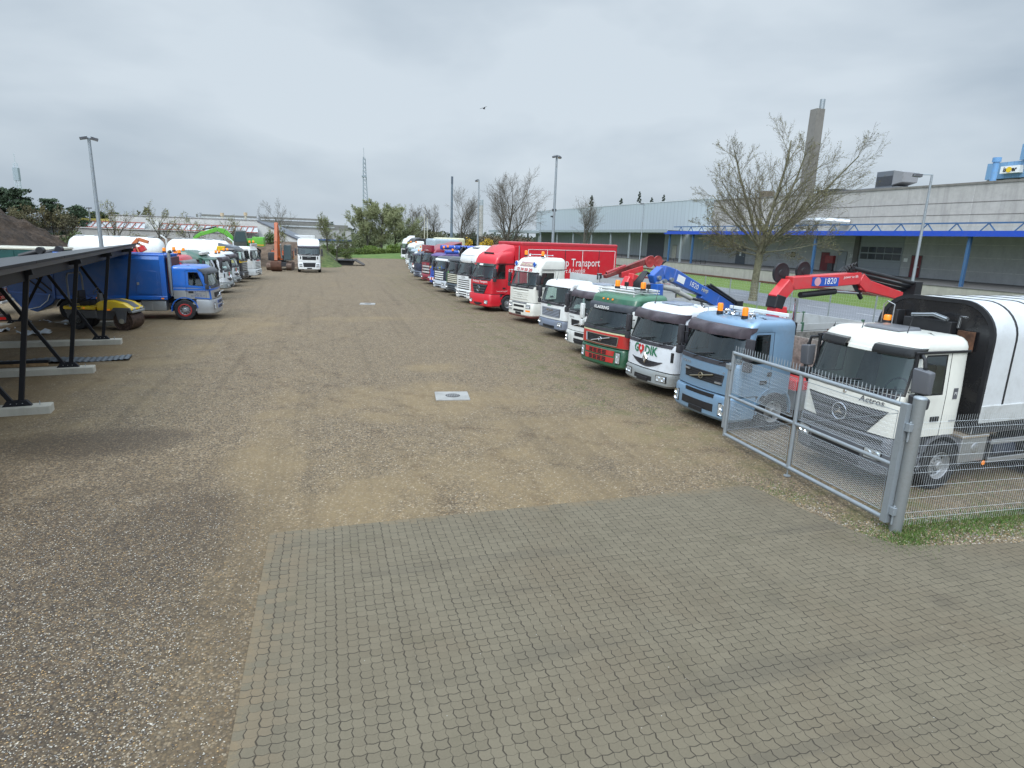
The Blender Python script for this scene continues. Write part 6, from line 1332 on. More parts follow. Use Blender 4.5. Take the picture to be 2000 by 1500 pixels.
    mb = MB(); mb.hexa([(3.42, -.171, 3.3), (3.82, -.171, 3.16), (3.82, -.163, 3.16), (3.42, -.163, 3.3), (3.5, -.171, 3.55), (3.9, -.171, 3.41), (3.9, -.163, 3.41), (3.5, -.163, 3.55)], TXTW); mb.build('white_plate', cr, smooth=0); mb = MB(); letters(mb, '1820', lambda u, v: (4.4 + u + .3 * v, -.172, 3.12 - u * .36 + v), TXTW, .27); mb.build('crane_number', cr, smooth=0); mb = MB(); letters(mb, 'HMF', lambda u, v: (5.05 + u + .3 * v, -.172, 2.9 - u * .36 + v), CRM, .2); mb.build('crane_lettering', cr, smooth=0)
    dropsides(rt, 3.0, 8.9, 1.3, .75, paint((.55, .55, .52), .5, 0, .05, .3), 1.25, RUST)
T4()
# ------------------------------------------------ 5 white truck with damaged bumper
c = truck('white truck with dark visor and battered white bumper half hidden behind the green truck', (10.05, 23.5), 15, WHITE, W=2.34, L=1.98, zw0=1.74, zw1=2.44, zr=2.86, rake=.34, bulge=.15, r=.2, round=.17, bump=paint((.62, .62, .58), .5, 0, .1, .5), bumpz=(.36, .92), bfo=.07, wslope=.2, xwf=.4, xwr=1.1, xd1=1.22,
          hl=(.92, .62, .24, .32), grl=dict(kind='volvo', z0=1.14, z1=1.4, w=.7, frame='none'), vis=dict(m=matte((.06, .046, .054), .42, .35, 4), drop=.10, rise=.17, out=.2), axles=(5.4,), chl=8.5)
hatch(c, .8, 1.35, .42, 2.88, paint((.22, .25, .3), .3)); rt = c.root
mb = MB(); c.text(mb, 'VOLVO', .7, 1.5, .08, DARK, 1.5, 0, .01); bpatch(c, mb, .07, c.bhw, -.5, .35, .5, .64, BLACK, .012); bpatch(c, mb, .07, c.bhw, -.3, .3, .74, .9, BLACK, .01); mb.build('bumper_opening', c.bump, smooth=30)
mb = MB(); mb.box(2.1, 2.7, -1.1, 1.1, 1.0, 1.25, RED); mb.box(2.25, 2.65, -.2, .2, 1.25, 2.6, RED); ck = mb.build('loader_crane', rt, bev=.02)
mb = MB(); ibeam(mb, [(2.3, 2.7, .4), (2.55, 3.15, .42), (2.95, 3.1, .3)], .34, .3, RED); mb.build('crane_joint', ck, bev=.03)
mb = MB(); r_ = random.Random(3)
for k in range(12): mb.tube([(2.6 + r_.random() * .3, r_.uniform(-.3, .3), 2.5), (2.8 + r_.random() * .3, r_.uniform(-.3, .3), 2.9), (2.6 + r_.random() * .4, r_.uniform(-.3, .3), 3.1)], .05, 6, BLACK if k % 3 else RUST)
mb.build('crane_hose', ck, smooth=50)
dropsides(rt, 3.0, 8.5, 1.3, .8, GB_, 1.25)
# ------------------------------------------------ 6 white flatbed
def T6():
    c = truck('plain white low cab truck with grey plank sides and a folded dark red crane', (10.37, 28.1), 13, WHITE, W=2.3, L=1.75, zw0=1.68, zw1=2.44, zr=2.74, rake=.26, bulge=.10, r=.18, round=.16, bump=paint((.17, .20, .26), .5, 0, .05, .3), bumpz=(.40, .86), bfo=.07, xwf=.36, xwr=1.1, xd1=1.22,
          hl=(.88, .70, .3, .22), grl=dict(kind='man', z0=1.0, z1=1.42, w=.78, n=6, bar=paint((.26, .285, .33), .5, 0, .1)), axles=(4.6,), chl=7.6)
    rt = c.root; mb = MB(); c.text(mb, 'MAN', 0, 1.32, .16, CHROME, 1.6, 0, .015, .05); c.text(mb, 'DMGA', .1, 1.54, .12, TXTG, 1.0, 0, .01); mb.build('lettering', rt, smooth=0)
    mb = MB(); bpatch(c, mb, .07, c.bhw, -.5, .5, .48, .6, BLACK, .012); mb.build('bumper_opening', c.bump, smooth=30); aerial(c, .5, .3, 2.74, .4)
    mb = MB(); mb.tube([(2.0, -1.1, 1.2), (2.0, -1.1, 3.0)], .05, 8, ALU); mb.tube([(2.0, 1.1, 1.2), (2.0, 1.1, 3.0)], .05, 8, ALU); mb.beam((2.0, -1.2, 3.0), (2.0, 1.2, 3.0), .06, .07, ALU); mb.box(1.9, 2.1, -1.2, -1.05, 2.85, 3.15, DARK); mb.build('headboard_frame', rt, bev=.01)
    dropsides(rt, 1.95, 7.0, 1.45, 1.45, GB_, 1.22, boards=1); mb = MB(); letters(mb, 'Kran - vogn - Udlejning', lambda u, v: (5.2 + u, -1.235, 2.62 + v), plain('pale_red', (.5, .2, .2), .6), .28, 1, .2); mb.build('side_lettering', rt, smooth=0)
    DR = paint((.20, .022, .022), .5, 0, .1, .4); mb = MB(); mb.box(5.9, 6.5, -.4, .4, 1.5, 2.9, DR); cr = mb.build('loader_crane', rt, bev=.02)
    mb = MB(); ibeam(mb, [(3.2, 2.92, .18), (4.4, 3.28, .24), (6.3, 3.85, .36)], .26, .3, DR); mb.build('crane_boom', cr, bev=.02)
    mb = MB(); ibeam(mb, [(4.2, 3.0, .3), (5.6, 3.35, .3)], .3, .3, RED); mb.tube([(3.3, 0, 3.08), (4.5, 0, 3.46)], .1, 8, BLACK); mb.build('crane_jib', cr, bev=.02)
    reel(cr, 5.95, -.2, 3.7, .3, paint((.36, .03, .03), .5)); reel(cr, 6.5, -.2, 3.72, .3, paint((.36, .03, .03), .5))
    mb = MB(); r_ = random.Random(8)
    for k in range(12): mb.tube([(6.2 + r_.random() * .4, r_.uniform(-.2, .2), 2.9), (6.7 + r_.random() * .4, r_.uniform(-.25, .25), 3.4), (6.7 + r_.random() * .5, r_.uniform(-.2, .2), 3.75)], .05, 6, BLACK if k % 2 else DR)
    mb.build('crane_hose', cr, smooth=50)
T6()
# ------------------------------------------------ 7 tall white cab with phone number
def T7():
    c = truck('tall white truck with blue spot lamps and a red phone number', (10.42, 33.3), 18, CREAM, W=2.46, L=2.25, zw0=2.06, zw1=2.84, zr=3.64, rake=.22, bulge=.12, r=.18, round=.22, bumpz=(.40, 1.16), bfo=.07, xwf=.36, xwr=1.45, xd1=1.55, prof=[(.3, 0), (1.9, .02), (2.06, .05), (2.84, .27), (3.1, .32), (3.5, .62), (3.64, .75)],
              hl=(.84, .95, .36, .22), grl=dict(kind='man', z0=1.32, z1=1.78, w=.74, n=4, m=CREAM, bar=CREAM), axles=(5.0,), chl=6.4, fw=1.5)
    rt = c.root; mb = MB(); c.text(mb, 'MAN', 0, 1.6, .13, matte((.5, .5, .46), .4), 1.5, 0, .01, .045); c.patch(mb, -.1, -.02, 1.44, 1.48, BLACK, .03); c.patch(mb, .12, .2, 1.44, 1.48, BLACK, .03); c.patch(mb, -.74, .74, 1.84, 1.87, DARK, .02); mb.build('lettering', rt, smooth=0)
    mb = MB(); bpatch(c, mb, .07, c.bhw, -.5, .5, .62, .74, BLACK, .012); bpatch(c, mb, .07, c.bhw, -.5, .5, .88, 1.0, BLACK, .012); bpatch(c, mb, .07, c.bhw, -.7, .7, 1.09, 1.155, matte((.18, .19, .21), .6), .01); mb.build('bumper_opening', c.bump, smooth=30)
    for y in (.84, -.84): mb = MB(); bpatch(c, mb, .07, c.bhw, y - .18, y + .18, .66, .75, AMBER if y < 0 else ALU, .012); mb.build('indicator', c.bump, smooth=30)
    c.block('bumper_lip', [(.33, .02, c.bhw - .05), (.395, .06, c.bhw - .01)], .8, paint((.22, .03, .03), .5))
    mb = MB(); vm = MB(); c.patch(mb, -1.12, 1.12, 2.84, 3.08, WHITE, .06, .02); vb = mb.build('sun_visor', rt, bev=.01)
    mb = MB(); c.text(mb, '72 74 50 20', 0, 2.96, .24, TXTR, 1.25, .12, .02, .085); mb.build('visor_lettering', vb, smooth=0)
    mb = MB(); c.patch(mb, -.62, .62, 3.14, 3.38, paint((.36, .2, .2), .5), .03); ln = mb.build('roof_sign', rt, bev=.01); mb = MB(); c.text(mb, 'KRAN - GUDME', 0, 3.25, .16, CRM, 1, 0, .01, .05); mb.build('roof_sign_lettering', ln, smooth=0)
    BL = plain('blue_lens', (.05, .16, .6), .1, .3)
    for y in (.98, -.8): mb = MB(); mb.lathe([(.14, .08), (.16, 0), (.15, -.03)], (c.fx(y, 3.26) - .12, y, 3.26), (1, 0, 0), 16, CHROME); sp = mb.build('spot_lamp', rt, smooth=40); mb = MB(); mb.lathe([(.145, 0), (.1, .03), (0, .04)], (c.fx(y, 3.26) - .12, y, 3.26), (-1, 0, 0), 16, BL); mb.build('spot_lens', sp, smooth=40)
    beacon(rt, .95, .85, 3.72, .27, .09); beacon(rt, .95, -.75, 3.72, .27, .09); horn(rt, (.95, .45, 3.78), .9); horn(rt, (.95, -.95, 3.78), .5)
    mb = MB(); 
    for s in (1, -1): mb.box(.6, 2.2, min(s * 1.2, s * 1.232), max(s * 1.2, s * 1.232), 3.0, 3.03, DARK)
    mb.build('roof_seam', rt)
    for y in (.55, -.1): mb = MB(); mb.box(1.5, 1.54, y - .32, y + .32, 2.1, 2.8, paint((.45, .03, .04), .7)); mb.build('cab_curtain', c.cab)
T7()
# ------------------------------------------------ 8 red lorry with red box
TR8 = paint((.60, .012, .026), .3, 0, .45, .1)
def T8():
    c = truck('red lorry with white transport lettering and a long red box body', (9.35, 38.8), 21, TR8, W=2.44, L=1.95, zw0=2.08, zw1=3.0, zr=3.66, rake=.30, bulge=.12, r=.2, round=.26, bumpz=(.32, 1.12), bfo=.07, xwf=.4, xwr=1.22, xd1=1.34, prof=[(.3, 0), (1.9, .03), (2.08, .05), (3.0, .35), (3.25, .42), (3.66, .62)], roofslope=lambda x: max(0, x - .6) * .2,
              hl=(.84, .62, .32, .24), grl=dict(kind='merc', z0=1.06, z1=1.72, w=.86, n=4, bar=matte((.05, .05, .055), .5)), step=TR8, axles=(6.2, 8.9), chl=11.6, tank=1.6, fw=1.45)
    rt = c.root; mb = MB(); c.text(mb, 'Smollerup Transport', -.02, 1.88, .21, TXTW, .92, .1, .012); mb.build('lettering', rt, smooth=0)
    mb = MB(); bpatch(c, mb, .07, c.bhw, -.45, .45, .46, .56, BLACK, .012); mb.build('bumper_opening', c.bump, smooth=30)
    mb = MB(); c.patch(mb, -1.1, 1.1, 2.86, 3.03, paint((.03, .05, .045), .3), .09, .03); vz = mb.build('sun_visor', rt, bev=.01); mb = MB(); c.patch(mb, -.1, .3, 2.9, 3.0, TXTW, .1); c.patch(mb, .7, .95, 2.91, 2.97, TXTR, .1); mb.build('visor_plate', vz, smooth=0)
    mb = MB(); letters(mb, 'ST', lambda u, v: (1.6 + u, -1.228, 2.55 + v), TXTW, .42, .9, .15); letters(mb, 'Transport Logistik', lambda u, v: (.95 + u, -1.23, 1.32 + v), TXTW, .11, 1.1, .2); mb.build('door_lettering', rt, smooth=0)
    mb = MB(); mb.box(.45, 1.9, -1.235, -1.2, 3.02, 3.06, BLACK); mb.build('roof_seam', rt)
    # deflector
    mb = MB(); rg = []
    for k in range(9):
        f = k / 8; z = 3.62 + .62 * sin(f * pi / 2); x = .75 + 1.2 * f; w = .78 + .36 * f; rg.append([(x, -w, 3.45 + .05 * f), (x, -w, z - .18), (x, -w + .12, z - .05), (x, 0, z + .02), (x, w - .12, z - .05), (x, w, z - .18), (x, w, 3.45 + .05 * f)])
    mb.ring(rg, TR8, False); mb.face(rg[-1], TR8); mb.face(rg[0], TR8); mb.box(.72, .78, -.5, .5, 3.62, 3.72, BLACK); mb.build('wind_deflector', rt, smooth=50)
    mb = MB(); mb.box(1.96, 2.25, -1.22, -1.18, 1.4, 4.15, TR8); mb.box(2.2, 2.3, -1.235, -1.2, 1.4, 4.2, ALU); mb.box(1.96, 2.25, 1.18, 1.22, 1.4, 4.15, TR8); mb.build('side_fairing', rt, bev=.01)
    x0, x1 = 2.42, 11.3; mb = MB(); mb.box(x0, x1, -1.27, 1.27, 1.15, 4.36, TR8); bx = mb.build('box_body', rt, bev=.07, seg=3)
    mb = MB(); mb.box(x0 - .03, x1 + .03, -1.29, 1.29, 4.2, 4.44, paint((.5, .03, .045), .35, 0, .3, .15)); mb.build('roof', bx, bev=.09, seg=3)
    mb = MB(); n_ = 5
    for s in (-1, 1):
        for k in range(n_ + 1): x = x0 + .55 + (x1 - x0 - .75) * k / n_; mb.box(x - .022, x + .022, min(s * 1.272, s * 1.285), max(s * 1.272, s * 1.285), 1.3, 3.98, WHITE if k in (0, 1, 3, 5) else DARK)
        mb.box(x0 + .55, x1 - .2, min(s * 1.272, s * 1.284), max(s * 1.272, s * 1.284), 3.96, 4.0, WHITE)
    mb.build('panel_trim', bx, smooth=0)
    mb = MB(); letters(mb, 'Smollerup Transport', lambda u, v: (6.7 + u, -1.289, 3.12 + v), TXTW, .76, .90, .0, .004); letters(mb, 'Transport & Logistik', lambda u, v: (6.5 + u, -1.289, 2.58 + v), TXTW, .40, 1, .2); mb.build('side_lettering', bx, smooth=0)
T8()
# ------------------------------------------------ far half of the right row
def far_truck(label, loc, ang, body, gk='scania', z=(2.0, 2.82, 3.1), bar=None, hi=None, vis=None, name_='SCANIA', tm=None, gz=(1.02, 1.75), n=5, bump=None, lod=1, mirm=None, bands=[], roofmat=None, L=2.0, beac=(), prof=None, roofslope=None, group='trucks parked in the right row', W_=2.46, gm=None, **k):
    c = truck(label, loc, ang, body, W=W_, L=L, zw0=z[0], zw1=z[1], zr=z[2], rake=.24, bulge=.11, r=.18, round=.18, bump=bump or body, bumpz=(.34, .98), bfo=.06, lod=lod, bands=bands, roofmat=roofmat, prof=prof, roofslope=roofslope, group=group, hl=(.82, .72, .34, .24), mir=mirm,
              grl=dict(kind=gk, z0=gz[0], z1=gz[1], n=n, bar=bar or body, txt=name_, tz=gz[1] + .1, ts=.13, name=tm, w=.78) | ({'m': gm} if gm else {}), vis=vis, axles=(4.9,), chl=6.2, beacons=beac, xwr=1.2, xd1=1.34, **k)
    if gk == 'scania':
        for q in range(3 if n > 4 else 2):
            mb = MB(); bpatch(c, mb, .06, c.bhw, -.56, .56, .42 + q * .18, .50 + q * .18, BLACK, .01); mb.build('bumper_opening', c.bump, smooth=30)
    return c
VI = dict(m=paint((.03, .034, .04), .3), drop=.06, rise=.13, out=.18, bul=False)
NAVY = paint((.016, .028, .075), .3, 0, .5, .12); NAVY2 = paint((.022, .03, .05), .3, 0, .5, .15); BURG = paint((.27, .016, .036), .3, 0, .45, .15); BLUE5 = paint((.012, .075, .42), .35, 0, .3, .2); PURP = paint((.11, .07, .22), .5, 0, .1, .2); IVORY = paint((.60, .58, .46), .4, 0, .3, .15)
hp = [(.3, 0), (1.9, .02), (2.05, .05), (2.85, .26), (2.98, .22), (3.4, .34), (3.75, .8)]
c = far_truck('white high-roofed truck tucked behind the left shoulder of the red lorry', (9.26, 43.2), 17, WHITE, z=(2.05, 2.85, 3.75), prof=hp, tm=matte((.2, .2, .21), .4), roofslope=lambda x: max(0, x - .5) * .22)
mb = MB(); c.patch(mb, -1.0, 1.0, 3.36, 3.375, BLACK, .01); mb.build('roof_seam', c.root, smooth=30)
for y in (.8, -.8): mb = MB(); mb.lathe([(.09, 0), (.1, -.05), (0, -.06)], (c.fx(y, 2.9) - .05, y, 2.9), (1, 0, 0), 12, CHROME); mb.build('spot_lamp', c.root)
hatch(c, .9, 1.6, .4, 3.86, DARK)
c = far_truck('dark truck with cream grille bars and green corner trim', (9.45, 48.4), 16, paint((.02, .032, .036), .3, 0, .4, .15), z=(1.95, 2.78, 3.05), bar=IVORY, vis=VI, tm=CHROME, bump=paint((.05, .07, .085), .4))
mb = MB(); GRL = paint((.10, .38, .06), .4)
for s in (1, -1): c.patch(mb, min(s * .62, s * .82), max(s * .62, s * .82), 1.78, 1.92, GRL, .015); c.patch(mb, min(s * 1.08, s * 1.16), max(s * 1.08, s * 1.16), 1.05, 1.85, GRL, .012)
mb.build('green_trim', c.root, smooth=30)
c = far_truck('navy truck with a white visor board and white bumper', (9.0, 51.9), 16, NAVY2, z=(1.85, 2.68, 2.98), bar=WHITE, tm=CHROME, bump=paint((.5, .53, .56), .4, 0, .2, .3), n=4, vis=dict(m=WHITE, drop=.08, rise=.1, out=.12, bul=False))
c = far_truck('bright blue truck with purple roof and a red and white warning board', (9.5, 57.0), 16, BLUE5, 'man', z=(2.0, 2.84, 3.1), name_='MAN', tm=CHROME, gm=BLUE5, bar=BLUE5, roofmat=PURP, vis=dict(m=PURP, drop=.04, rise=.14, out=.2, bul=False), bands=[(2.86, BLUE5), (4, PURP)], beac=((.8, -.3, 3.5, .22, .09), (.9, -.9, 3.6, .22, .09), (1.3, -1.1, 3.3, .22, .09)))
mb = MB(); YL = plain('warning_yellow', (.7, .5, .02), .5)
for s in (1, -1): c.patch(mb, min(s * .78, s * 1.1), max(s * .78, s * 1.1), 1.68, 1.86, YL, .012)
for q in range(6): bpatch(c, mb, .06, c.bhw, -.9 + q * .3, -.6 + q * .3, .62, .86, TXTR if q % 2 == 0 else TXTW, .05)
mb.build('warning_board', c.root, smooth=0)
for x0, x1, y, z, r_ in ((.7, 2.0, .1, 3.6, .2), (.6, 1.9, -1.0, 3.2, .17), (2.2, 5.5, -.2, 3.55, .22), (2.3, 4.5, .5, 3.6, .2)):
    mb = MB(); mb.tube([(x0, y, z), (x1, y, z)], r_, 14, BLUE5); mb.tube([(x1, y, z), (x1 + .05, y, z)], r_ * 1.02, 14, WHITE); mb.build('blue_tube', c.root, smooth=50)
mb = MB(); r_ = random.Random(4)
for q in range(10): mb.tube([(1.9 + r_.random(), r_.uniform(-.9, .2), 3.2), (2.2 + r_.random(), r_.uniform(-.9, .2), 3.7), (2.6 + r_.random(), r_.uniform(-.9, .2), 3.3)], .07, 6, BLACK)
mb.box(2.0, 2.6, -.8, .8, 1.0, 3.2, DARK); mb.build('crane_gear', c.root, smooth=50)
c = far_truck('burgundy high-cab truck with a lit roof sign board and sloping roof fairing', (9.2, 60.4), 16, BURG, z=(2.2, 3.0, 3.3), bar=paint((.5, .47, .46), .4), tm=CHROME, n=3, gz=(1.0, 1.82), roofslope=lambda x: max(0, x - .35) * .36, vis=None)
mb = MB(); mb.box(.1, .42, -1.08, 1.08, 3.1, 3.72, BURG); sb = mb.build('roof_sign', c.root, bev=.03); mb = MB(); letters(mb, 'AUTO - FLYT', lambda u, v: (.09, -u, 3.52 + v), matte((.45, .25, .25), .5), .22, 1.2); letters(mb, 'SCANIA', lambda u, v: (.09, -u, 3.25 + v), TXTW, .18, 1.3); mb.build('sign_lettering', sb, smooth=0)
mb = MB(); mb.hexa([(1.3, -1.23, 2.7), (3.3, -1.23, 2.7), (3.3, 1.2, 2.7), (1.3, 1.2, 2.7), (1.5, -1.23, 3.6), (3.3, -1.23, 4.1), (3.3, 1.2, 4.1), (1.5, 1.2, 3.6)], BURG); mb.hexa([(2.1, -1.245, 3.5), (3.2, -1.245, 3.6), (3.2, -1.2, 3.6), (2.1, -1.2, 3.5), (2.0, -1.245, 3.72), (3.2, -1.245, 4.0), (3.2, -1.2, 4.0), (2.0, -1.2, 3.72)], BLACK)
for q in range(4): mb.box(1.6 - q * .1, 2.9, -1.255, -1.24, 2.85 + q * .15, 2.9 + q * .15, TXTW)
mb.build('side_fairing', c.root, bev=.02)
c = far_truck('navy low-cab truck with two white roof lamps and navy grille', (9.1, 65.3), 16, NAVY, z=(1.75, 2.64, 2.92), bar=NAVY, tm=CHROME, vis=dict(m=NAVY, drop=.04, rise=.14, out=.2, bul=False), bump=paint((.1, .12, .17), .4))
for y in (.7, -.7): mb = MB(); mb.lathe([(.1, 0), (.1, -.05), (0, -.06)], (c.fx(y, 2.7) - .2, y, 2.72), (1, 0, 0), 12, LENS); mb.build('spot_lamp', c.root)
c = ren('white truck with GODIK heart lettering far down the right row', (9.4, 70.6), 16, ((.8, .4, 2.85), (.8, -.5, 2.85)), lod=1, axles=(5.0,), chl=7.5)
c = far_truck('truck with a pale grey-blue box body behind the far GODIK truck', (10.2, 78.5), 16, paint((.35, .42, .46), .35), z=(1.9, 2.6, 2.95), gk='man', name_=None, lod=2)
mb = MB(); mb.box(2.4, 6.2, -1.22, 1.22, 1.1, 4.25, paint((.35, .42, .46), .35)); mb.build('box_body', c.root, bev=.35, seg=4); mb = MB(); mb.box(2.3, 6.2, -.5, .5, .9, 1.08, DARK); mb.build('load_frame', c.root)
c = far_truck('truck with a cream rounded box body in the right row', (11.6, 85.0), 16, paint((.58, .55, .36), .4), z=(1.9, 2.6, 2.95), name_=None, lod=2, beac=((.9, .4, 3.0), (.9, -.4, 3.0)))
mb = MB(); mb.box(3.0, 7.0, -1.22, 1.22, 1.1, 4.4, paint((.58, .55, .36), .4)); mb.build('box_body', c.root, bev=.4, seg=4); mb = MB(); mb.box(2.9, 7.0, -.5, .5, .9, 1.08, DARK); mb.build('load_frame', c.root)
c = far_truck('white truck with a pale pointed roof fairing and amber beacons', (11.5, 92.0), 16, WHITE, z=(2.0, 2.82, 3.3), gk='man', name_=None, lod=2, roofslope=lambda x: max(0, x - .4) * .3, beac=((.7, .7, 3.5, .22, .1), (.9, -.7, 3.5, .22, .1)))
c = far_truck('small white truck with a grey visor near the right row far end', (12.4, 100), 16, WHITE, z=(1.7, 2.4, 2.7), gk='man', name_='DAF', tm=CHROME, vis=VI, lod=2, bump=matte((.06, .065, .07), .6))
c = far_truck('black truck with yellow roof lettering beside the farthest white truck', (13.6, 110), 16, paint((.018, .019, .024), .3), z=(2.1, 2.9, 3.9), prof=hp, name_=None, roofslope=lambda x: max(0, x - .5) * .2, lod=2)
mb = MB(); letters(mb, 'LINDE', lambda u, v: (c.fx(-u, 3.25) - .05, -u, 3.2 + v), YL, .42, 1.3, 0, .02); mb.build('lettering', c.root, smooth=0); mb = MB(); letters(mb, 'LINDE', lambda u, v: (1.2 + u, -1.25, 3.3 + v), YL, .4, 1.2, 0, .02); mb.build('lettering', c.root, smooth=0)
mb = MB(); mb.box(2.1, 8, -1.22, 1.22, 1.1, 4.0, paint((.018, .019, .024), .4)); mb.build('box_body', c.root, bev=.12, seg=3)
c = far_truck('tall white truck with a black grille nearest the far hedge', (13.9, 118.5), 22, WHITE, z=(2.15, 3.05, 3.85), prof=[(.3, 0), (1.9, .02), (2.15, .05), (3.05, .26), (3.4, .3), (3.85, .6)], gk='man', gm=BLACK, bar=BLACK, name_=None, gz=(.75, 1.9), roofslope=lambda x: max(0, x - .5) * .2, lod=1, vis=dict(m=WHITE, drop=.1, rise=.1, out=.16, bul=False))
mb = MB(); mb.hexa([(.9, -.8, 3.85), (1.9, -1.05, 3.85), (1.9, 1.05, 3.85), (.9, .8, 3.85), (1.3, -.75, 4.3), (1.9, -1.0, 4.45), (1.9, 1.0, 4.45), (1.3, .75, 4.3)], WHITE); mb.build('wind_deflector', c.root, bev=.06)

# ------------------------------------------------ left row
LG = 'trucks parked in the left row'
SILV = paint((.40, .41, .42), .35, .5, .3, .2); GBL = paint((.012, .125, .50), .28, 0, .5, .15); GBOX = paint((.008, .088, .33), .35, 0, .3, .14)
def L1():
    c = truck('blue and silver garbage truck with a long blue body behind the yellow road roller', (-5.55, 35.8), 178, GBL, W=2.46, L=1.9, zw0=1.72, zw1=2.42, zr=2.72, rake=.36, bulge=.14, r=.22, round=.15, bump=SILV, bumpz=(.28, 1.04), bfo=.05, xwf=.46, xwr=1.15, xd1=1.28, wslope=.24, bands=[(1.5, SILV), (1.54, GBL), (1.60, GBL), (1.63, SILV)], archm=GBL, step=SILV, group=LG,
              hl=(.98, .7, .16, .34), grl=dict(kind='volvo', z0=1.12, z1=1.38, w=.74, frame='none'), vis=dict(m=matte((.07, .075, .085), .45), drop=.08, rise=.18, out=.26, bul=False), axles=(6.45,), chl=8.2, fw=1.40, rim=RIM, mir=DARK, hasplate=False)
    rt = c.root; mb = MB()
    for s in (1, -1):
        pts = [(.28, s * 1.236, 1.58), (.5, s * 1.236, 1.66), (1.86, s * 1.236, 1.78)]
        for a, b in zip(pts, pts[1:]): mb.beam(a, b, .012, .09, GBL)
        mb.beam((.12, s * 1.225, 1.08), (.9, s * 1.236, 1.14), .012, .05, GBL); mb.beam((.2, s * 1.21, 1.56), (.16, s * 1.2, 1.1), .012, .07, GBL)
    mb.build('blue_stripe', rt, smooth=0)
    mb = MB(); TB = plain('navy_lettering', (.05, .07, .18), .5)
    for k, (t_, z, s) in enumerate((('Flemming Poulsen a/s', 1.47, .13), ('Tagerne', 1.34, .10), ('03 70 46 96 77', 1.23, .10))): letters(mb, t_, lambda u, v: (.75 - u, 1.245, z + v), TB, s, 1.05, .25)
    mb.build('door_lettering', rt, smooth=0)
    for z in (.55, .8):
        mb = MB(); bpatch(c, mb, .05, c.bhw, -.5, .5, z, z + .17, GBL, .012); g = mb.build('lower_grille', c.bump, smooth=30)
        for q in range(4):
            for p in range(2): mb = MB(); y = -.42 + q * .22; bpatch(c, mb, .05, c.bhw, y, y + .17, z + .02 + p * .075, z + .075 + p * .075, BLACK, .02); mb.build('grille_slot', g, smooth=0)
    mb = MB()
    for s in (1, -1): mb.lathe([(.325, .165), (.27, .17), (.25, .12)], (1.40, s * 1.115, .51), (0, s, 0), 26, paint((.42, .02, .02), .4))
    mb.build('wheel_trim', rt, smooth=40)
    # body
    x0, x1 = 2.15, 7.0; mb = MB(); A = [(-1.24, 1.08), (-1.25, 2.2), (-1.22, 3.0), (-1.05, 3.2), (1.05, 3.2), (1.22, 3.0), (1.25, 2.2), (1.24, 1.08)]
    mb.ring([[(x, y, z) for y, z in A] for x in (x0, x1)], GBOX, True, True, True); bd = mb.build('refuse_body', rt, smooth=38)
    mb = MB(); mb.prism([(x0 + .0, 0, 1.06), (x0 + .24, 0, 1.06), (x0 + .24, 0, 3.24), (x0, 0, 3.24)], (0, -1.275, 0), GBL); mb.prism([(x0 + .0, 0, 1.06), (x0 + .24, 0, 1.06), (x0 + .24, 0, 3.24), (x0, 0, 3.24)], (0, 1.275, 0), GBL); mb.build('front_frame', bd, bev=.02)
    mb = MB()
    for s in (1, -1): mb.box(x0, x1, min(s * 1.1, s * 1.3), max(s * 1.1, s * 1.3), 1.02, 1.2, GBL); mb.box(x0 + .25, x1, min(s * 1.05, s * 1.1), max(s * 1.05, s * 1.1), 3.16, 3.25, paint((.05, .14, .5), .4))
    mb.build('body_rail', bd, bev=.02)
    mb = MB(); mb.prism([(2.55, 1.252, 1.3), (3.5, 1.252, 1.3), (3.5, 1.252, 2.15), (3.3, 1.252, 2.45), (2.7, 1.252, 2.45), (2.55, 1.252, 2.4)], (0, .02, 0), GBOX); ht = mb.build('access_hatch', bd, bev=.008); mb = MB(); mb.box(3.36, 3.46, 1.272, 1.29, 1.75, 1.88, ALU); mb.build('hatch_latch', ht)
    # tail hopper
    mb = MB(); P = [(7.02, 3.12), (7.6, 3.1), (8.5, 2.6), (9.0, 1.9), (9.0, 1.35), (8.55, .62), (7.9, .38), (7.25, .75), (7.02, 1.05)]; mb.prism([(x, -1.26, z) for x, z in P], (0, 2.52, 0), GBOX); hp_ = mb.build('tail_hopper', rt, bev=.03)
    mb = MB()
    for s in (1, -1):
        mb.beam((7.05, s * 1.28, 1.3), (8.3, s * 1.28, 2.6), .03, .06, BLACK); mb.beam((7.4, s * 1.28, 1.3), (8.6, s * 1.28, 2.45), .03, .05, BLACK); mb.beam((7.08, s * 1.28, 1.05), (7.08, s * 1.28, 3.1), .05, .1, GBL)
        mb.beam((7.1, s * 1.285, 1.22), (8.9, s * 1.285, 1.35), .04, .07, GBL)
    mb.build('hopper_rib', hp_, smooth=0)
    mb = MB(); mb.tube([(7.25, 1.32, 1.25), (7.35, 1.36, .95), (7.7, 1.38, .65), (8.3, 1.36, .5), (8.7, 1.33, .62)], .022, 6, WHITE); mb.tube([(8.95, 1.3, 2.1), (9.05, 1.34, 1.4), (8.6, 1.36, .8)], .018, 6, ALU); mb.build('hydraulic_hose', hp_, smooth=50)
    for y in (1.0, -1.0): mb = MB(); mb.tube([(7.6, y, 3.25), (8.4, y, 3.0)], .12, 10, BLACK); mb.tube([(7.5, y - .15, 3.3), (7.5, y + .15, 3.3)], .16, 12, BLACK); mb.build('hopper_cylinder', hp_, smooth=40)
    mb = MB(); mb.box(2.0, 2.14, -1.0, 1.0, 1.3, 3.1, matte((.09, .02, .02), .6)); mb.build('bulkhead', rt, bev=.02)
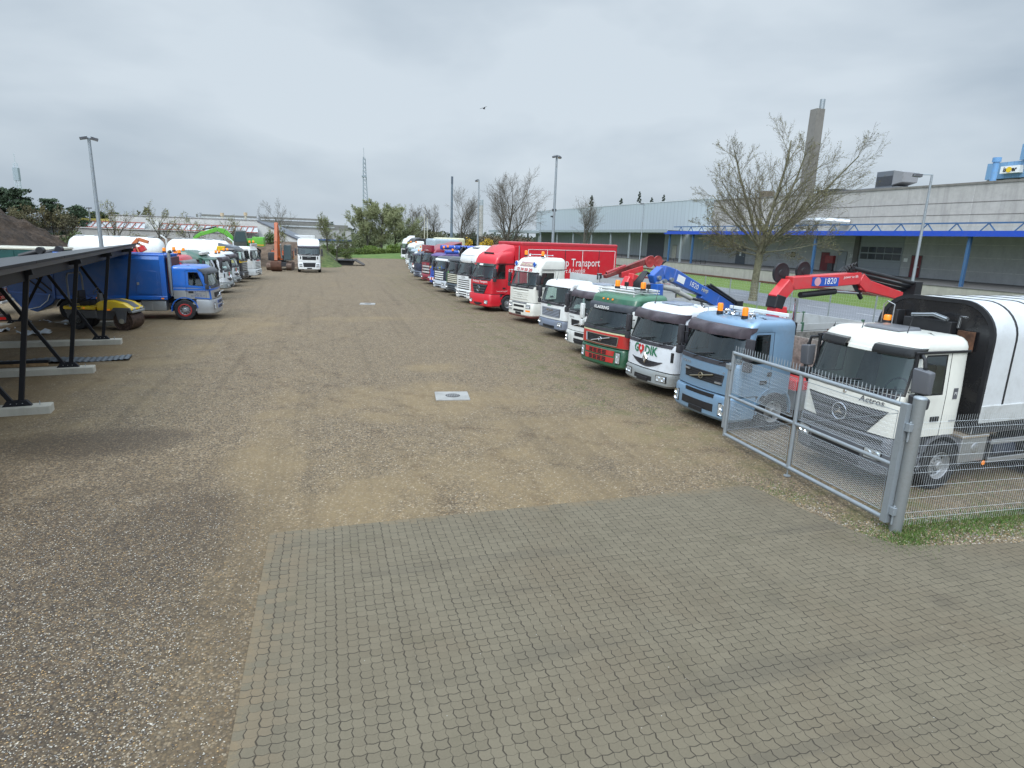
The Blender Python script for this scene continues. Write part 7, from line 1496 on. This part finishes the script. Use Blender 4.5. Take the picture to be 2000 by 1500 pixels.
    mb = MB(); mb.tube([(1.98, 1.05, 1.2), (1.98, 1.05, 2.7), (1.98, 1.05, 3.35)], [.07, .09, .085], 12, STEEL); mb.tube([(1.98, 1.05, 3.35), (1.85, 1.05, 3.42)], .08, 10, DARK); mb.build('exhaust_stack', rt, smooth=50)
    beacon(rt, 2.2, .9, 3.38, .2); beacon(rt, 2.2, -.9, 3.38, .2)
    mb = MB()
    for y in (-.9, .9): mb.tube([(2.3, y - .2, 3.2), (2.3, y - .2, 3.32), (2.3, y + .2, 3.32), (2.3, y + .2, 3.2)], .014, 5, GBL)
    mb.build('lifting_eye', bd)
    mb = MB(); mb.tube([(3.0, 1.0, .72), (3.0, .5, .72)], .3, 20, ALU); mb.box(2.85, 3.4, .6, 1.2, .45, 1.0, ALU); mb.build('air_tank', rt, bev=.05)
    mb = MB(); mb.box(5.2, 5.3, 1.29, 1.32, 1.06, 1.12, AMBER); mb.box(2.3, 2.42, 1.3, 1.32, 1.06, 1.12, AMBER); mb.build('side_marker', rt)
    for s in (1, -1): arch(rt, 6.45, s * .7, s * 1.27, .62, ALU, 15, 175, .02, z=.51, name='wheel_arch_trim')
L1()
c = truck('red truck with grey visor and folded red crane behind the garbage truck', (-7.35, 40.2), 176, RED, W=2.4, L=2.1, zw0=1.9, zw1=2.62, zr=3.02, rake=.3, bulge=.12, bumpz=(.35, .98), vis=dict(m=matte((.16, .165, .175), .5), drop=.14, rise=.16, out=.22, bul=False), lod=1, axles=(5.4,), chl=8.2, group=LG, grl=dict(kind='volvo', z0=1.1, z1=1.4), beacons=((.9, .5, 3.08, .22, .09), (1.0, -.6, 3.08, .22, .09)), roofmat=paint((.5, .035, .06), .4, 0, .3, .25))
mb = MB(); mb.box(2.2, 2.8, -1.1, 1.1, 1, 1.3, RED); mb.hexa([(2.4, -.3, 1.3), (2.9, -.3, 1.3), (2.9, .3, 1.3), (2.4, .3, 1.3), (2.3, -.2, 3.1), (2.6, -.2, 3.1), (2.6, .2, 3.1), (2.3, .2, 3.1)], RED); ck = mb.build('loader_crane', c.root, bev=.02)
mb = MB(); ibeam(mb, [(4.6, 2.2, .3), (3.2, 3.1, .34), (2.6, 3.4, .3)], .3, .3, RED); mb.build('crane_boom', ck, bev=.02); mb = MB()
for q in range(9): mb.tube([(2.6 + .06 * q, .3 - .07 * q, 2.5), (2.9 + .05 * q, .3 - .07 * q, 3.3), (3.1, .2 - .05 * q, 3.65), (2.7, .1, 3.5)], .05, 6, BLACK if q % 3 else paint((.55, .16, .05), .5))
ibeam(mb, [(3.4, 3.35, .12), (2.9, 3.85, .2), (2.4, 3.7, .18)], .2, .2, paint((.55, .16, .05), .5)); mb.build('crane_hose', ck, smooth=50); dropsides(c.root, 3.0, 8.2, 1.2, .6, matte((.05, .05, .05), .8), 1.24)
DG = paint((.012, .085, .055), .35, 0, .4, .2)
c = far_truck('dark green truck with chrome horns and white light bar behind the red truck', (-7.15, 44.9), 175, DG, z=(1.9, 2.62, 2.82), bar=DG, group=LG, vis=dict(m=DG, drop=.05, rise=.12, out=.36, bul=False), tm=CHROME, roofslope=lambda x: min(.32, max(0, x - .3) * .35), beac=((1.5, .9, 3.12, .2, .09),))
mb = MB(); mb.box(.4, .62, -.9, .9, 2.9, 3.08, paint((.6, .6, .58), .4)); mb.build('light_bar', c.root, bev=.03)
for y in (1.1, .9): mb = MB(); mb.tube([(-.22, y, .5), (-.25, y, 2.3), (-.1, y, 2.6)], .045, 8, CHROME); mb.build('bull_bar', c.root, smooth=50)
mb = MB()
for z in (.5, .9, 1.4): mb.tube([(-.22, 1.1, z), (-.26, 0, z), (-.22, -1.1, z)], .04, 8, CHROME)
mb.build('bull_bar', c.root, smooth=50)
c = ren('white truck with GODIK lettering nearer of the pair in the left row', (-6.85, 49.9), 174, ((.8, .4, 2.85, .2, .09), (.8, -.5, 2.85, .2, .09)), lod=1, group=LG, axles=(5.0,), chl=7.5)
c = ren('white truck with GODIK lettering farther of the pair in the left row', (-7.05, 55.3), 171, ((.8, .5, 2.85, .2, .09), (.8, -.4, 2.85, .2, .09)), lod=1, group=LG, axles=(5.0,), chl=7.5)
# two silo tank trailers
def tanker(label, x, y, ang, L, stripe=False):
    rt = thing('tank_trailer', label, 'tank trailer', (x, y, 0), R(ang), 'white tank trailers'); mb = MB(); TW = paint((.72, .73, .72), .28, 0, .4, .18)
    pr = [(0, 0), (.55, .06), (.9, .22), (1.12, .5), (1.2, .9), (1.22, L * .5), (1.2, L - .9), (1.1, L - .45), (.85, L - .18), (.5, L - .05), (0, L)]
    mb.lathe([(r_, h_) for r_, h_ in pr], (0, 0, 2.42), (1, 0, 0), 28, TW); tk = mb.build('tank', rt, smooth=40)
    mb = MB()
    for k in range(5): xx = 1.0 + k * (L - 2) / 4; mb.box(xx - .28, xx + .28, -.3, .3, 3.6, 3.68, matte((.3, .3, .3), .6))
    mb.build('manhole', tk, bev=.02)
    mb = MB()
    for s in (-1, 1): mb.box(.6, L - .4, s * .45 - .06, s * .45 + .06, 1.02, 1.3, DARK)
    for xx in (.9, L - 1): mb.box(xx - .1, xx + .1, -.8, .8, 1.2, 1.7, DARK)
    mb.build('chassis', rt, bev=.01)
    for k in range(3):
        for s in (1, -1): wheel(rt, L - 3.6 + k * 1.32, s * 1.05, .5, .34)
    mb = MB()
    for y_ in (.2, -.2): mb.tube([(L + .12, y_, 1.2), (L + .12, y_, 3.5), (L - .3, y_, 3.85)], .03, 6, WHITE)
    for q in range(8): mb.tube([(L + .12, .2, 1.5 + q * .27), (L + .12, -.2, 1.5 + q * .27)], .02, 5, WHITE)
    mb.build('ladder', rt, smooth=50)
    if stripe: mb = MB(); mb.prism([(L - 1.0, 1.215, 2.86), (L - 3.6, 1.215, 2.86), (L - 3.8, 1.215, 2.66), (L - 3.3, 1.215, 2.66), (L - 3.2, 1.215, 2.74), (L - 1.0, 1.215, 2.74)], (0, .012, 0), TXTR); mb.build('red_stripe', tk, smooth=0)
    return rt
tanker('white tank trailer with a red stripe behind the left lamp post', -21.2, 62.5, 1, 7.4, False)
rt = tanker('white silo tank trailer coupled behind the black and yellow truck', -13.2, 60.2, 1, 5.2)
c = far_truck('black and yellow truck with a dark roof panel in the left row', (-6.95, 59.9), 172, paint((.02, .022, .028), .3), z=(1.95, 2.7, 3.0), bar=ALU, group=LG, tm=CHROME, bands=[(1.72, paint((.02, .022, .028), .3)), (1.95, plain('cab_yellow', (.72, .47, .01), .35)), (4, paint((.02, .022, .028), .3))])
mb = MB(); mb.hexa([(.55, -.9, 2.98), (1.9, -1.0, 3.0), (1.9, 1.0, 3.0), (.55, .9, 2.98), (.65, -.85, 3.08), (1.9, -.95, 3.4), (1.9, .95, 3.4), (.65, .85, 3.08)], paint((.09, .11, .14), .35)); mb.build('wind_deflector', c.root, bev=.04); mb = MB(); mb.box(1.3, 1.95, .75, 1.2, 2.75, 3.1, plain('cab_yellow', (.72, .47, .01), .35)); mb.build('yellow_panel', c.root, bev=.03)
c = far_truck('white truck with red name plate at the far end of the left row', (-6.25, 64.0), 170, WHITE, z=(1.88, 2.68, 3.0), bar=WHITE, group=LG, tm=TXTR, gz=(1.02, 1.68), beac=((.5, .7, 3.35, .22, .09), (.5, -.5, 3.35, .22, .09)))
mb = MB(); mb.box(.3, .42, -.95, .95, 3.0, 3.3, paint((.6, .58, .57), .4)); rs = mb.build('roof_sign', c.root, bev=.02); mb = MB(); letters(mb, 'VOGNMAND', lambda u, v: (.29, -u, 3.15 + v), matte((.5, .3, .3), .5), .2, 1.2); mb.build('sign_lettering', rs, smooth=0)
mb = MB(); c.patch(mb, -.5, .5, 1.7, 1.86, TXTR, .012); c.text(mb, 'SCANIA', 0, 1.78, .12, TXTW, 1.3, 0, .01, .03); mb.build('name_plate', c.root, smooth=0)
c = truck('white truck facing the camera beside the earth bank', (-1.9, 74.6), 92, WHITE, W=2.46, L=2.25, zw0=2.02, zw1=2.86, zr=3.62, rake=.2, bulge=.12, r=.18, round=.2, bumpz=(.35, 1.15), prof=[(.3, 0), (1.9, .02), (2.02, .05), (2.86, .26), (3.1, .3), (3.62, .66)], lod=1, hl=(.92, .9, .3, .2), grl=dict(kind='man', z0=1.42, z1=1.84, w=.74, n=3, bar=BLACK, m=BLACK, txt='MAN', tz=1.68, ts=.15), vis=dict(m=matte((.05, .045, .06), .4), drop=.06, rise=.13, out=.2, bul=False), axles=(5.0,), chl=6.2, group=None, roofslope=lambda x: max(0, x - .5) * .1, name='truck')
mb = MB(); bpatch(c, mb, .05, c.bhw, -.62, .62, .62, 1.12, BLACK, .012, t0=-.7, t1=.7)
for s in (1, -1): bpatch(c, mb, .05, c.bhw, min(s * .75, s * 1.08), max(s * .75, s * 1.08), .64, .72, BLACK, .012); c.patch(mb, min(s * .86, s * .98), max(s * .86, s * .98), 1.5, 1.82, BLACK, .012)
mb.build('bumper_opening', c.bump, smooth=30)

# ------------------------------------------------ road roller
def roller():
    rt = thing('road_roller', 'yellow and grey ride-on road roller in front of the garbage truck', 'road roller', (-9.80, 31.85, 0), R(-12)); rt.scale = (.88, .88, .92); YE = paint((.84, .56, .01), .35, 0, .35, .1); GY = paint((.075, .078, .085), .5, 0, .1, .3)
    mb = MB(); dr = .47; mb.lathe([(0, -.62), (.3, -.62), (.32, -.55), (dr * .92, -.55), (dr, -.6), (dr, .6), (dr * .92, .55), (.32, .55), (.3, .62), (0, .62)], (1.25, 0, dr), (0, -1, 0), 40, matte((.085, .055, .042), .6, .6, 7, .5)); mb.build('drum', rt, smooth=30)
    for s in (1, -1):
        mb = MB(); mb.hexa([(.75, s * .64, .95), (1.75, s * .64, .95), (1.75, s * .72, .95), (.75, s * .72, .95), (.9, s * .64, 1.12), (1.7, s * .64, 1.12), (1.7, s * .72, 1.12), (.9, s * .72, 1.12)], GY); mb.prism([(.95, s * .66, 1.0), (1.55, s * .66, 1.0), (1.42, s * .66, .38), (1.08, s * .66, .38)], (0, s * .06, 0), GY); mb.tube([(1.25, s * .6, dr), (1.25, s * .74, dr)], .14, 14, matte((.3, .27, .2), .6)); mb.build('drum_yoke', rt, bev=.02)
    mb = MB(); mb.box(1.55, 1.78, -.62, .62, .86, .97, STEEL); mb.build('scraper', rt, bev=.02)
    mb = MB(); P = [(.05, .95), (.05, 1.3), (.25, 1.42), (.75, 1.45), (1.35, 1.32), (1.72, 1.08), (1.72, .98), (.9, .98)]; mb.prism([(x, -.62, z) for x, z in P], (0, 1.24, 0), YE); hd = mb.build('hood', rt, bev=.06, seg=3)
    mb = MB(); mb.ring([[(x, y, z + .012) for y in (-.26, .26)] for x, z in ((.12, 1.36), (.3, 1.435), (.75, 1.455), (1.35, 1.33), (1.70, 1.10))], matte((.09, .095, .11), .5), False); mb.build('hood_stripe', hd, smooth=50)
    for y in (-.35, .35): mb = MB(); mb.box(1.7, 1.76, y - .12, y + .12, 1.0, 1.09, LENS); mb.build('headlight', rt, bev=.015)
    mb = MB(); mb.box(-.1, .9, -.5, .5, .5, .98, GY); mb.box(-1.45, .0, -.6, .6, .55, .98, GY); mb.build('frame', rt, bev=.04)
    mb = MB(); mb.box(-1.55, -.05, -.64, .64, .98, 1.14, YE); mb.build('platform', rt, bev=.03)
    for q in range(2):
        for s in (1, -1): wheel(rt, -.95, s * (.47 - q * .3), .45, .28, matte((.06, .055, .05), .7))
    mb = MB(); mb.box(-.95, -.45, -.27, .27, 1.14, 1.36, BLACK); mb.box(-1.02, -.9, -.27, .27, 1.3, 1.85, BLACK); mb.tube([(-.95, -.32, 1.3), (-.6, -.32, 1.5), (-.85, -.32, 1.55)], .025, 6, BLACK); mb.tube([(-.95, .32, 1.3), (-.6, .32, 1.5), (-.85, .32, 1.55)], .025, 6, BLACK); mb.build('seat', rt, bev=.05, seg=2)
    mb = MB(); mb.hexa([(-.2, -.18, 1.1), (.02, -.18, 1.1), (.02, .18, 1.1), (-.2, .18, 1.1), (-.12, -.14, 1.72), (0, -.14, 1.72), (0, .14, 1.72), (-.12, .14, 1.72)], GY); mb.tube([(-.1, 0, 1.7), (-.2, 0, 1.82)], .03, 6, BLACK); mb.tube([Vector((-.22, 0, 1.84)) + Vector((cos(a) * .1, sin(a) * .2, cos(a) * .16)) for a in [k * pi / 8 for k in range(17)]], .018, 6, BLACK, caps=False); mb.build('steering_column', rt, bev=.01)
    mb = MB()
    mb.tube([(-1.2, -.62, 1.1), (-1.2, -.62, 2.5), (-1.2, -.5, 2.68), (-1.2, .5, 2.68), (-1.2, .62, 2.5), (-1.2, .62, 1.1)], .045, 8, paint((.16, .175, .2), .45)); mb.build('roll_bar', rt, smooth=60)
    beacon(rt, -1.2, .2, 2.72, .14, .06); mb = MB(); mb.box(-.6, -.5, -.645, -.635, 1.02, 1.1, AMBER); mb.box(-.9, -.7, -.645, -.635, 1.03, 1.1, TXTK); mb.box(.6, .75, -.73, -.72, .98, 1.04, AMBER); mb.build('side_marker', rt)
roller()
# ------------------------------------------------ excavators
def excavator(label, loc, ang, col, kind):
    rt = thing('excavator', label, 'excavator', loc, R(ang), None); PC = paint(col, .4, 0, .2, .3); TRK = matte((.15, .10, .075) if kind else (.05, .045, .04), .9, .4)
    for s in (1, -1):
        mb = MB(); P = [(-1.7, .0), (1.7, 0), (2.05, .35), (2.0, .65), (1.6, .85), (-1.6, .85), (-2.0, .65), (-2.05, .35)]; mb.prism([(x, s * .8, z) for x, z in P], (0, s * .6, 0), TRK)
        for q in range(16): mb.box(-1.7 + q * .22, -1.64 + q * .22, min(s * .78, s * 1.42), max(s * .78, s * 1.42), .84, .88, TRK)
        mb.build('track', rt, bev=.03)
    mb = MB(); mb.box(-1.1, 1.1, -.8, .8, .4, .95, DARK); mb.tube([(0, 0, .9), (0, 0, 1.1)], .6, 16, DARK); mb.build('undercarriage', rt, bev=.03)
    mb = MB(); mb.box(-2.3, 1.0, -1.3, -.45, 1.1, 2.0, DARK if kind else PC); mb.box(-2.6, -1.3, -1.3, 1.3, 1.1, 2.25, PC); mb.box(-1.3, 1.0, -.45, .4, 1.1, 1.7, PC); up_ = mb.build('upper_body', rt, bev=.08, seg=2)
    mb = MB(); mb.box(-2.61, -1.2, 1.302, 1.31, 1.2, 1.35, paint((.6, .3, .04), .5)); mb.box(-2.61, -1.0, -1.31, -1.302, 1.2, 1.35, paint((.6, .3, .04), .5)); mb.build('stripe', up_)
    mb = MB(); mb.hexa([(-.7, .42, 1.1), (1.0, .42, 1.1), (1.0, 1.3, 1.1), (-.7, 1.3, 1.1), (-.6, .5, 2.95), (.6, .5, 2.95), (.6, 1.25, 2.95), (-.6, 1.25, 2.95)], paint((.06, .07, .065), .35)); cb = mb.build('operator_cab', rt, bev=.06, seg=2)
    CG = plain('cab_glass', (.035, .06, .06), .05)
    mb = MB(); mb.hexa([(-.55, 1.318, 1.6), (.75, 1.318, 1.6), (.75, 1.322, 1.6), (-.55, 1.322, 1.6), (-.5, 1.275, 2.8), (.5, 1.275, 2.8), (.5, 1.285, 2.8), (-.5, 1.285, 2.8)], CG); mb.build('cab_window', cb)
    mb = MB(); mb.hexa([(1.01, .5, 1.25), (1.015, .5, 1.25), (1.015, 1.22, 1.25), (1.01, 1.22, 1.25), (.625, .56, 2.82), (.635, .56, 2.82), (.635, 1.2, 2.82), (.625, 1.2, 2.82)], CG); mb.build('cab_window', cb)
    mb = MB(); mb.hexa([(-.55, .408, 1.8), (.75, .408, 1.8), (.75, .415, 1.8), (-.55, .415, 1.8), (-.5, .475, 2.8), (.5, .475, 2.8), (.5, .482, 2.8), (-.5, .482, 2.8)], CG); mb.build('cab_window', cb)
    mb = MB()
    if kind: ibeam(mb, [(.7, 1.5, .5), (1.6, 4.2, .55), (2.2, 5.35, .45)], .42, .4, PC, y=-.05)
    else: ibeam(mb, [(.7, 1.5, .5), (1.9, 2.75, .6), (2.7, 3.0, .5), (4.6, 2.35, .4)], .42, .4, PC, y=-.05)
    bm_ = mb.build('boom', rt, bev=.03)
    mb = MB(); A = [(2.1, 5.4, .4), (3.2, 3.2, .45), (3.9, 1.2, .3)] if kind else [(4.3, 2.6, .4), (5.2, 2.0, .4), (5.6, 1.2, .3)]; ibeam(mb, A, .34, .4, PC if not kind else paint((.42, .10, .03), .5, 0, .1, .5), y=-.05); mb.build('dipper_arm', rt, bev=.03)
    p, q = ((1.9, 4.3), (2.8, 4.3)) if kind else ((2.8, 3.3), (4.4, 2.9)); mb = MB(); mb.tube([(p[0], -.05, p[1]), (q[0], -.05, q[1])], .1, 10, BLACK); mb.build('hydraulic_cylinder', bm_, smooth=40)
    for s in (.25, -.35): mb = MB(); mb.tube([(1.0, s, 1.4), (1.8, s, 3.0 if kind else 2.5)], .09, 10, paint((.3, .32, .3), .4) if kind else PC); mb.build('hydraulic_cylinder', bm_, smooth=40)
    mb = MB(); mb.tube([(2.9, -.05, 3.3), (3.4, -.05, 2.0)] if kind else [(4.6, -.05, 2.7), (5.5, -.05, 2.0)], .08, 10, BLACK); mb.build('hydraulic_cylinder', bm_, smooth=40)
    mb = MB(); bx_, bz = (3.95, 1.2) if kind else (5.6, 1.2); P = [(bx_ - .1, bz), (bx_ + .35, bz - .1), (bx_ + .5, bz - .65), (bx_ + .25, bz - 1.1), (bx_ - .35, bz - 1.18), (bx_ - .85, bz - .95), (bx_ - .55, bz - .85), (bx_ - .1, bz - .8), (bx_ + .15, bz - .5)]
    mb.prism([(x, -.62, z) for x, z in P], (0, 1.15, 0), matte((.085, .036, .02), .85, .5) if kind else PC); mb.build('bucket', rt, bev=.02)
    mb = MB(); mb.tube([(.9, .3, 1.5), (1.0, .3, 2.6)], .02, 5, BLACK); mb.box(-1.9, -1.5, -1.0, -.6, 2.0, 2.4, DARK); mb.build('exhaust', up_)
    return rt
excavator('bright green excavator with folded arm standing on the earth bank', (-10.0, 84.5, 1.45), 180, (.12, .42, .035), 0)
excavator('orange excavator with upright boom and rusty bucket on the ground', (-5.3, 80.0, 0), -93, (.52, .11, .03), 1)
# ------------------------------------------------ tilted flat frame and left edge things
fr = thing('flat_rack', 'dark steel flat rack lying tilted on the gravel at the end of the yard', 'steel rack', (3.0, 93.5, 0), -.1); mb = MB(); mb.hexa([(-1.9, -1.0, .62), (1.0, -1.2, .62), (1.2, 1.2, .72), (-1.8, 1.2, .72), (-1.95, -1.05, .76), (1.0, -1.25, .76), (1.25, 1.2, .86), (-1.85, 1.25, .86)], matte((.04, .04, .045), .6)); mb.build('deck', fr, bev=.02); mb = MB(); mb.hexa([(1.1, -1.2, .6), (2.2, -1.2, .05), (2.3, 1.2, .05), (1.2, 1.2, .7), (1.1, -1.2, .72), (2.25, -1.2, .15), (2.35, 1.2, .15), (1.2, 1.2, .82)], matte((.07, .06, .055), .7)); mb.build('ramp', fr, bev=.02); mb = MB(); mb.hexa([(-1.2, -.7, 0), (.6, -.7, 0), (.6, .7, 0), (-1.2, .7, 0), (-1.5, -.8, .62), (.9, -.8, .62), (.9, .8, .66), (-1.5, .8, .66)], matte((.03, .03, .032), .8)); mb.build('base', fr, bev=.02)
for q in range(2): mb = MB(); mb.tube([(-1.9 + q * 2.6, -1.1, .1), (-1.9 + q * 2.6, -1.1, .9)], .05, 6, DARK); mb.build('stake', fr)
gt_ = thing('curtain_trailer', 'dark green curtain-sided trailer with a cream top rail at the left edge', 'trailer', (-15.7, 45.5, 0), R(178), None); DGN = matte((.012, .07, .065), .5, .3, 1.2); mb = MB(); mb.box(0, 12, -1.25, 1.25, 1.1, 2.95, DGN); cu = mb.build('curtain', gt_, bev=.05); mb = MB(); mb.box(-.03, 12, -1.28, 1.28, 2.955, 3.1, paint((.58, .56, .46), .5)); mb.build('roof_rail', gt_, bev=.03)
mb = MB()
for k in range(14): mb.beam((.5 + k * .85, 1.27, 1.2), (.5 + k * .85, 1.27, 2.9), .03, .02, matte((.02, .1, .09), .5))
mb.build('strap', cu, smooth=0); mb = MB(); mb.box(.5, 11.5, -.5, .5, .85, 1.08, DARK); mb.build('chassis', gt_)
for k in range(3):
    for s in (1, -1): wheel(gt_, 7.5 + k * 1.31, s * 1.05, .5, .34)
ot = thing('old_trailer', 'rusty dark red low trailer with a white bumper bar at the left edge', 'trailer', (-15.6, 37.2, 0), R(186), None); DRR = matte((.10, .022, .018), .8, .5)
mb = MB(); mb.box(0, 6, -1.2, 1.2, 1.0, 1.28, DRR); mb.box(.1, 6, -1.1, 1.1, 1.28, 1.75, matte((.07, .10, .2), .6)); mb.build('load_bed', ot, bev=.02); mb = MB(); mb.box(.2, 6, -.5, .5, .6, 1.0, RUST); mb.build('chassis', ot, bev=.02); mb = MB(); mb.box(-.12, -.02, -1.1, 1.15, .62, .74, WHITE); mb.build('bumper_bar', ot, bev=.02); mb = MB(); mb.box(-.06, 0, .55, 1.05, .84, .98, REDLENS); mb.box(-.06, 0, -1.05, -.55, .84, .98, REDLENS); mb.build('tail_lamp', ot, bev=.01); mb = MB(); mb.box(-.07, -.02, -.26, .26, .8, .95, plain('plate_yellow', (.6, .5, .3), .5)); mb.build('number_plate', ot)
for s in (1, -1): wheel(ot, 1.6, s * 1.0, .48, .32); wheel(ot, 2.8, s * 1.0, .48, .32)
sc = thing('scrap_part', 'red scrap of vehicle bodywork with lamps lying on the ground at the left edge', 'scrap', (-15.1, 34.6, 0), .2); mb = MB(); mb.hexa([(-1.2, -.3, .02), (.5, -.35, .02), (.55, .3, .02), (-1.2, .3, .02), (-1.2, -.25, .2), (.4, -.3, .28), (.5, .25, .3), (-1.2, .25, .2)], matte((.05, .03, .03), .8)); mb.build('panel', sc, bev=.03); mb = MB(); mb.box(.0, .45, -.34, -.31, .08, .2, REDLENS); mb.build('tail_lamp', sc)
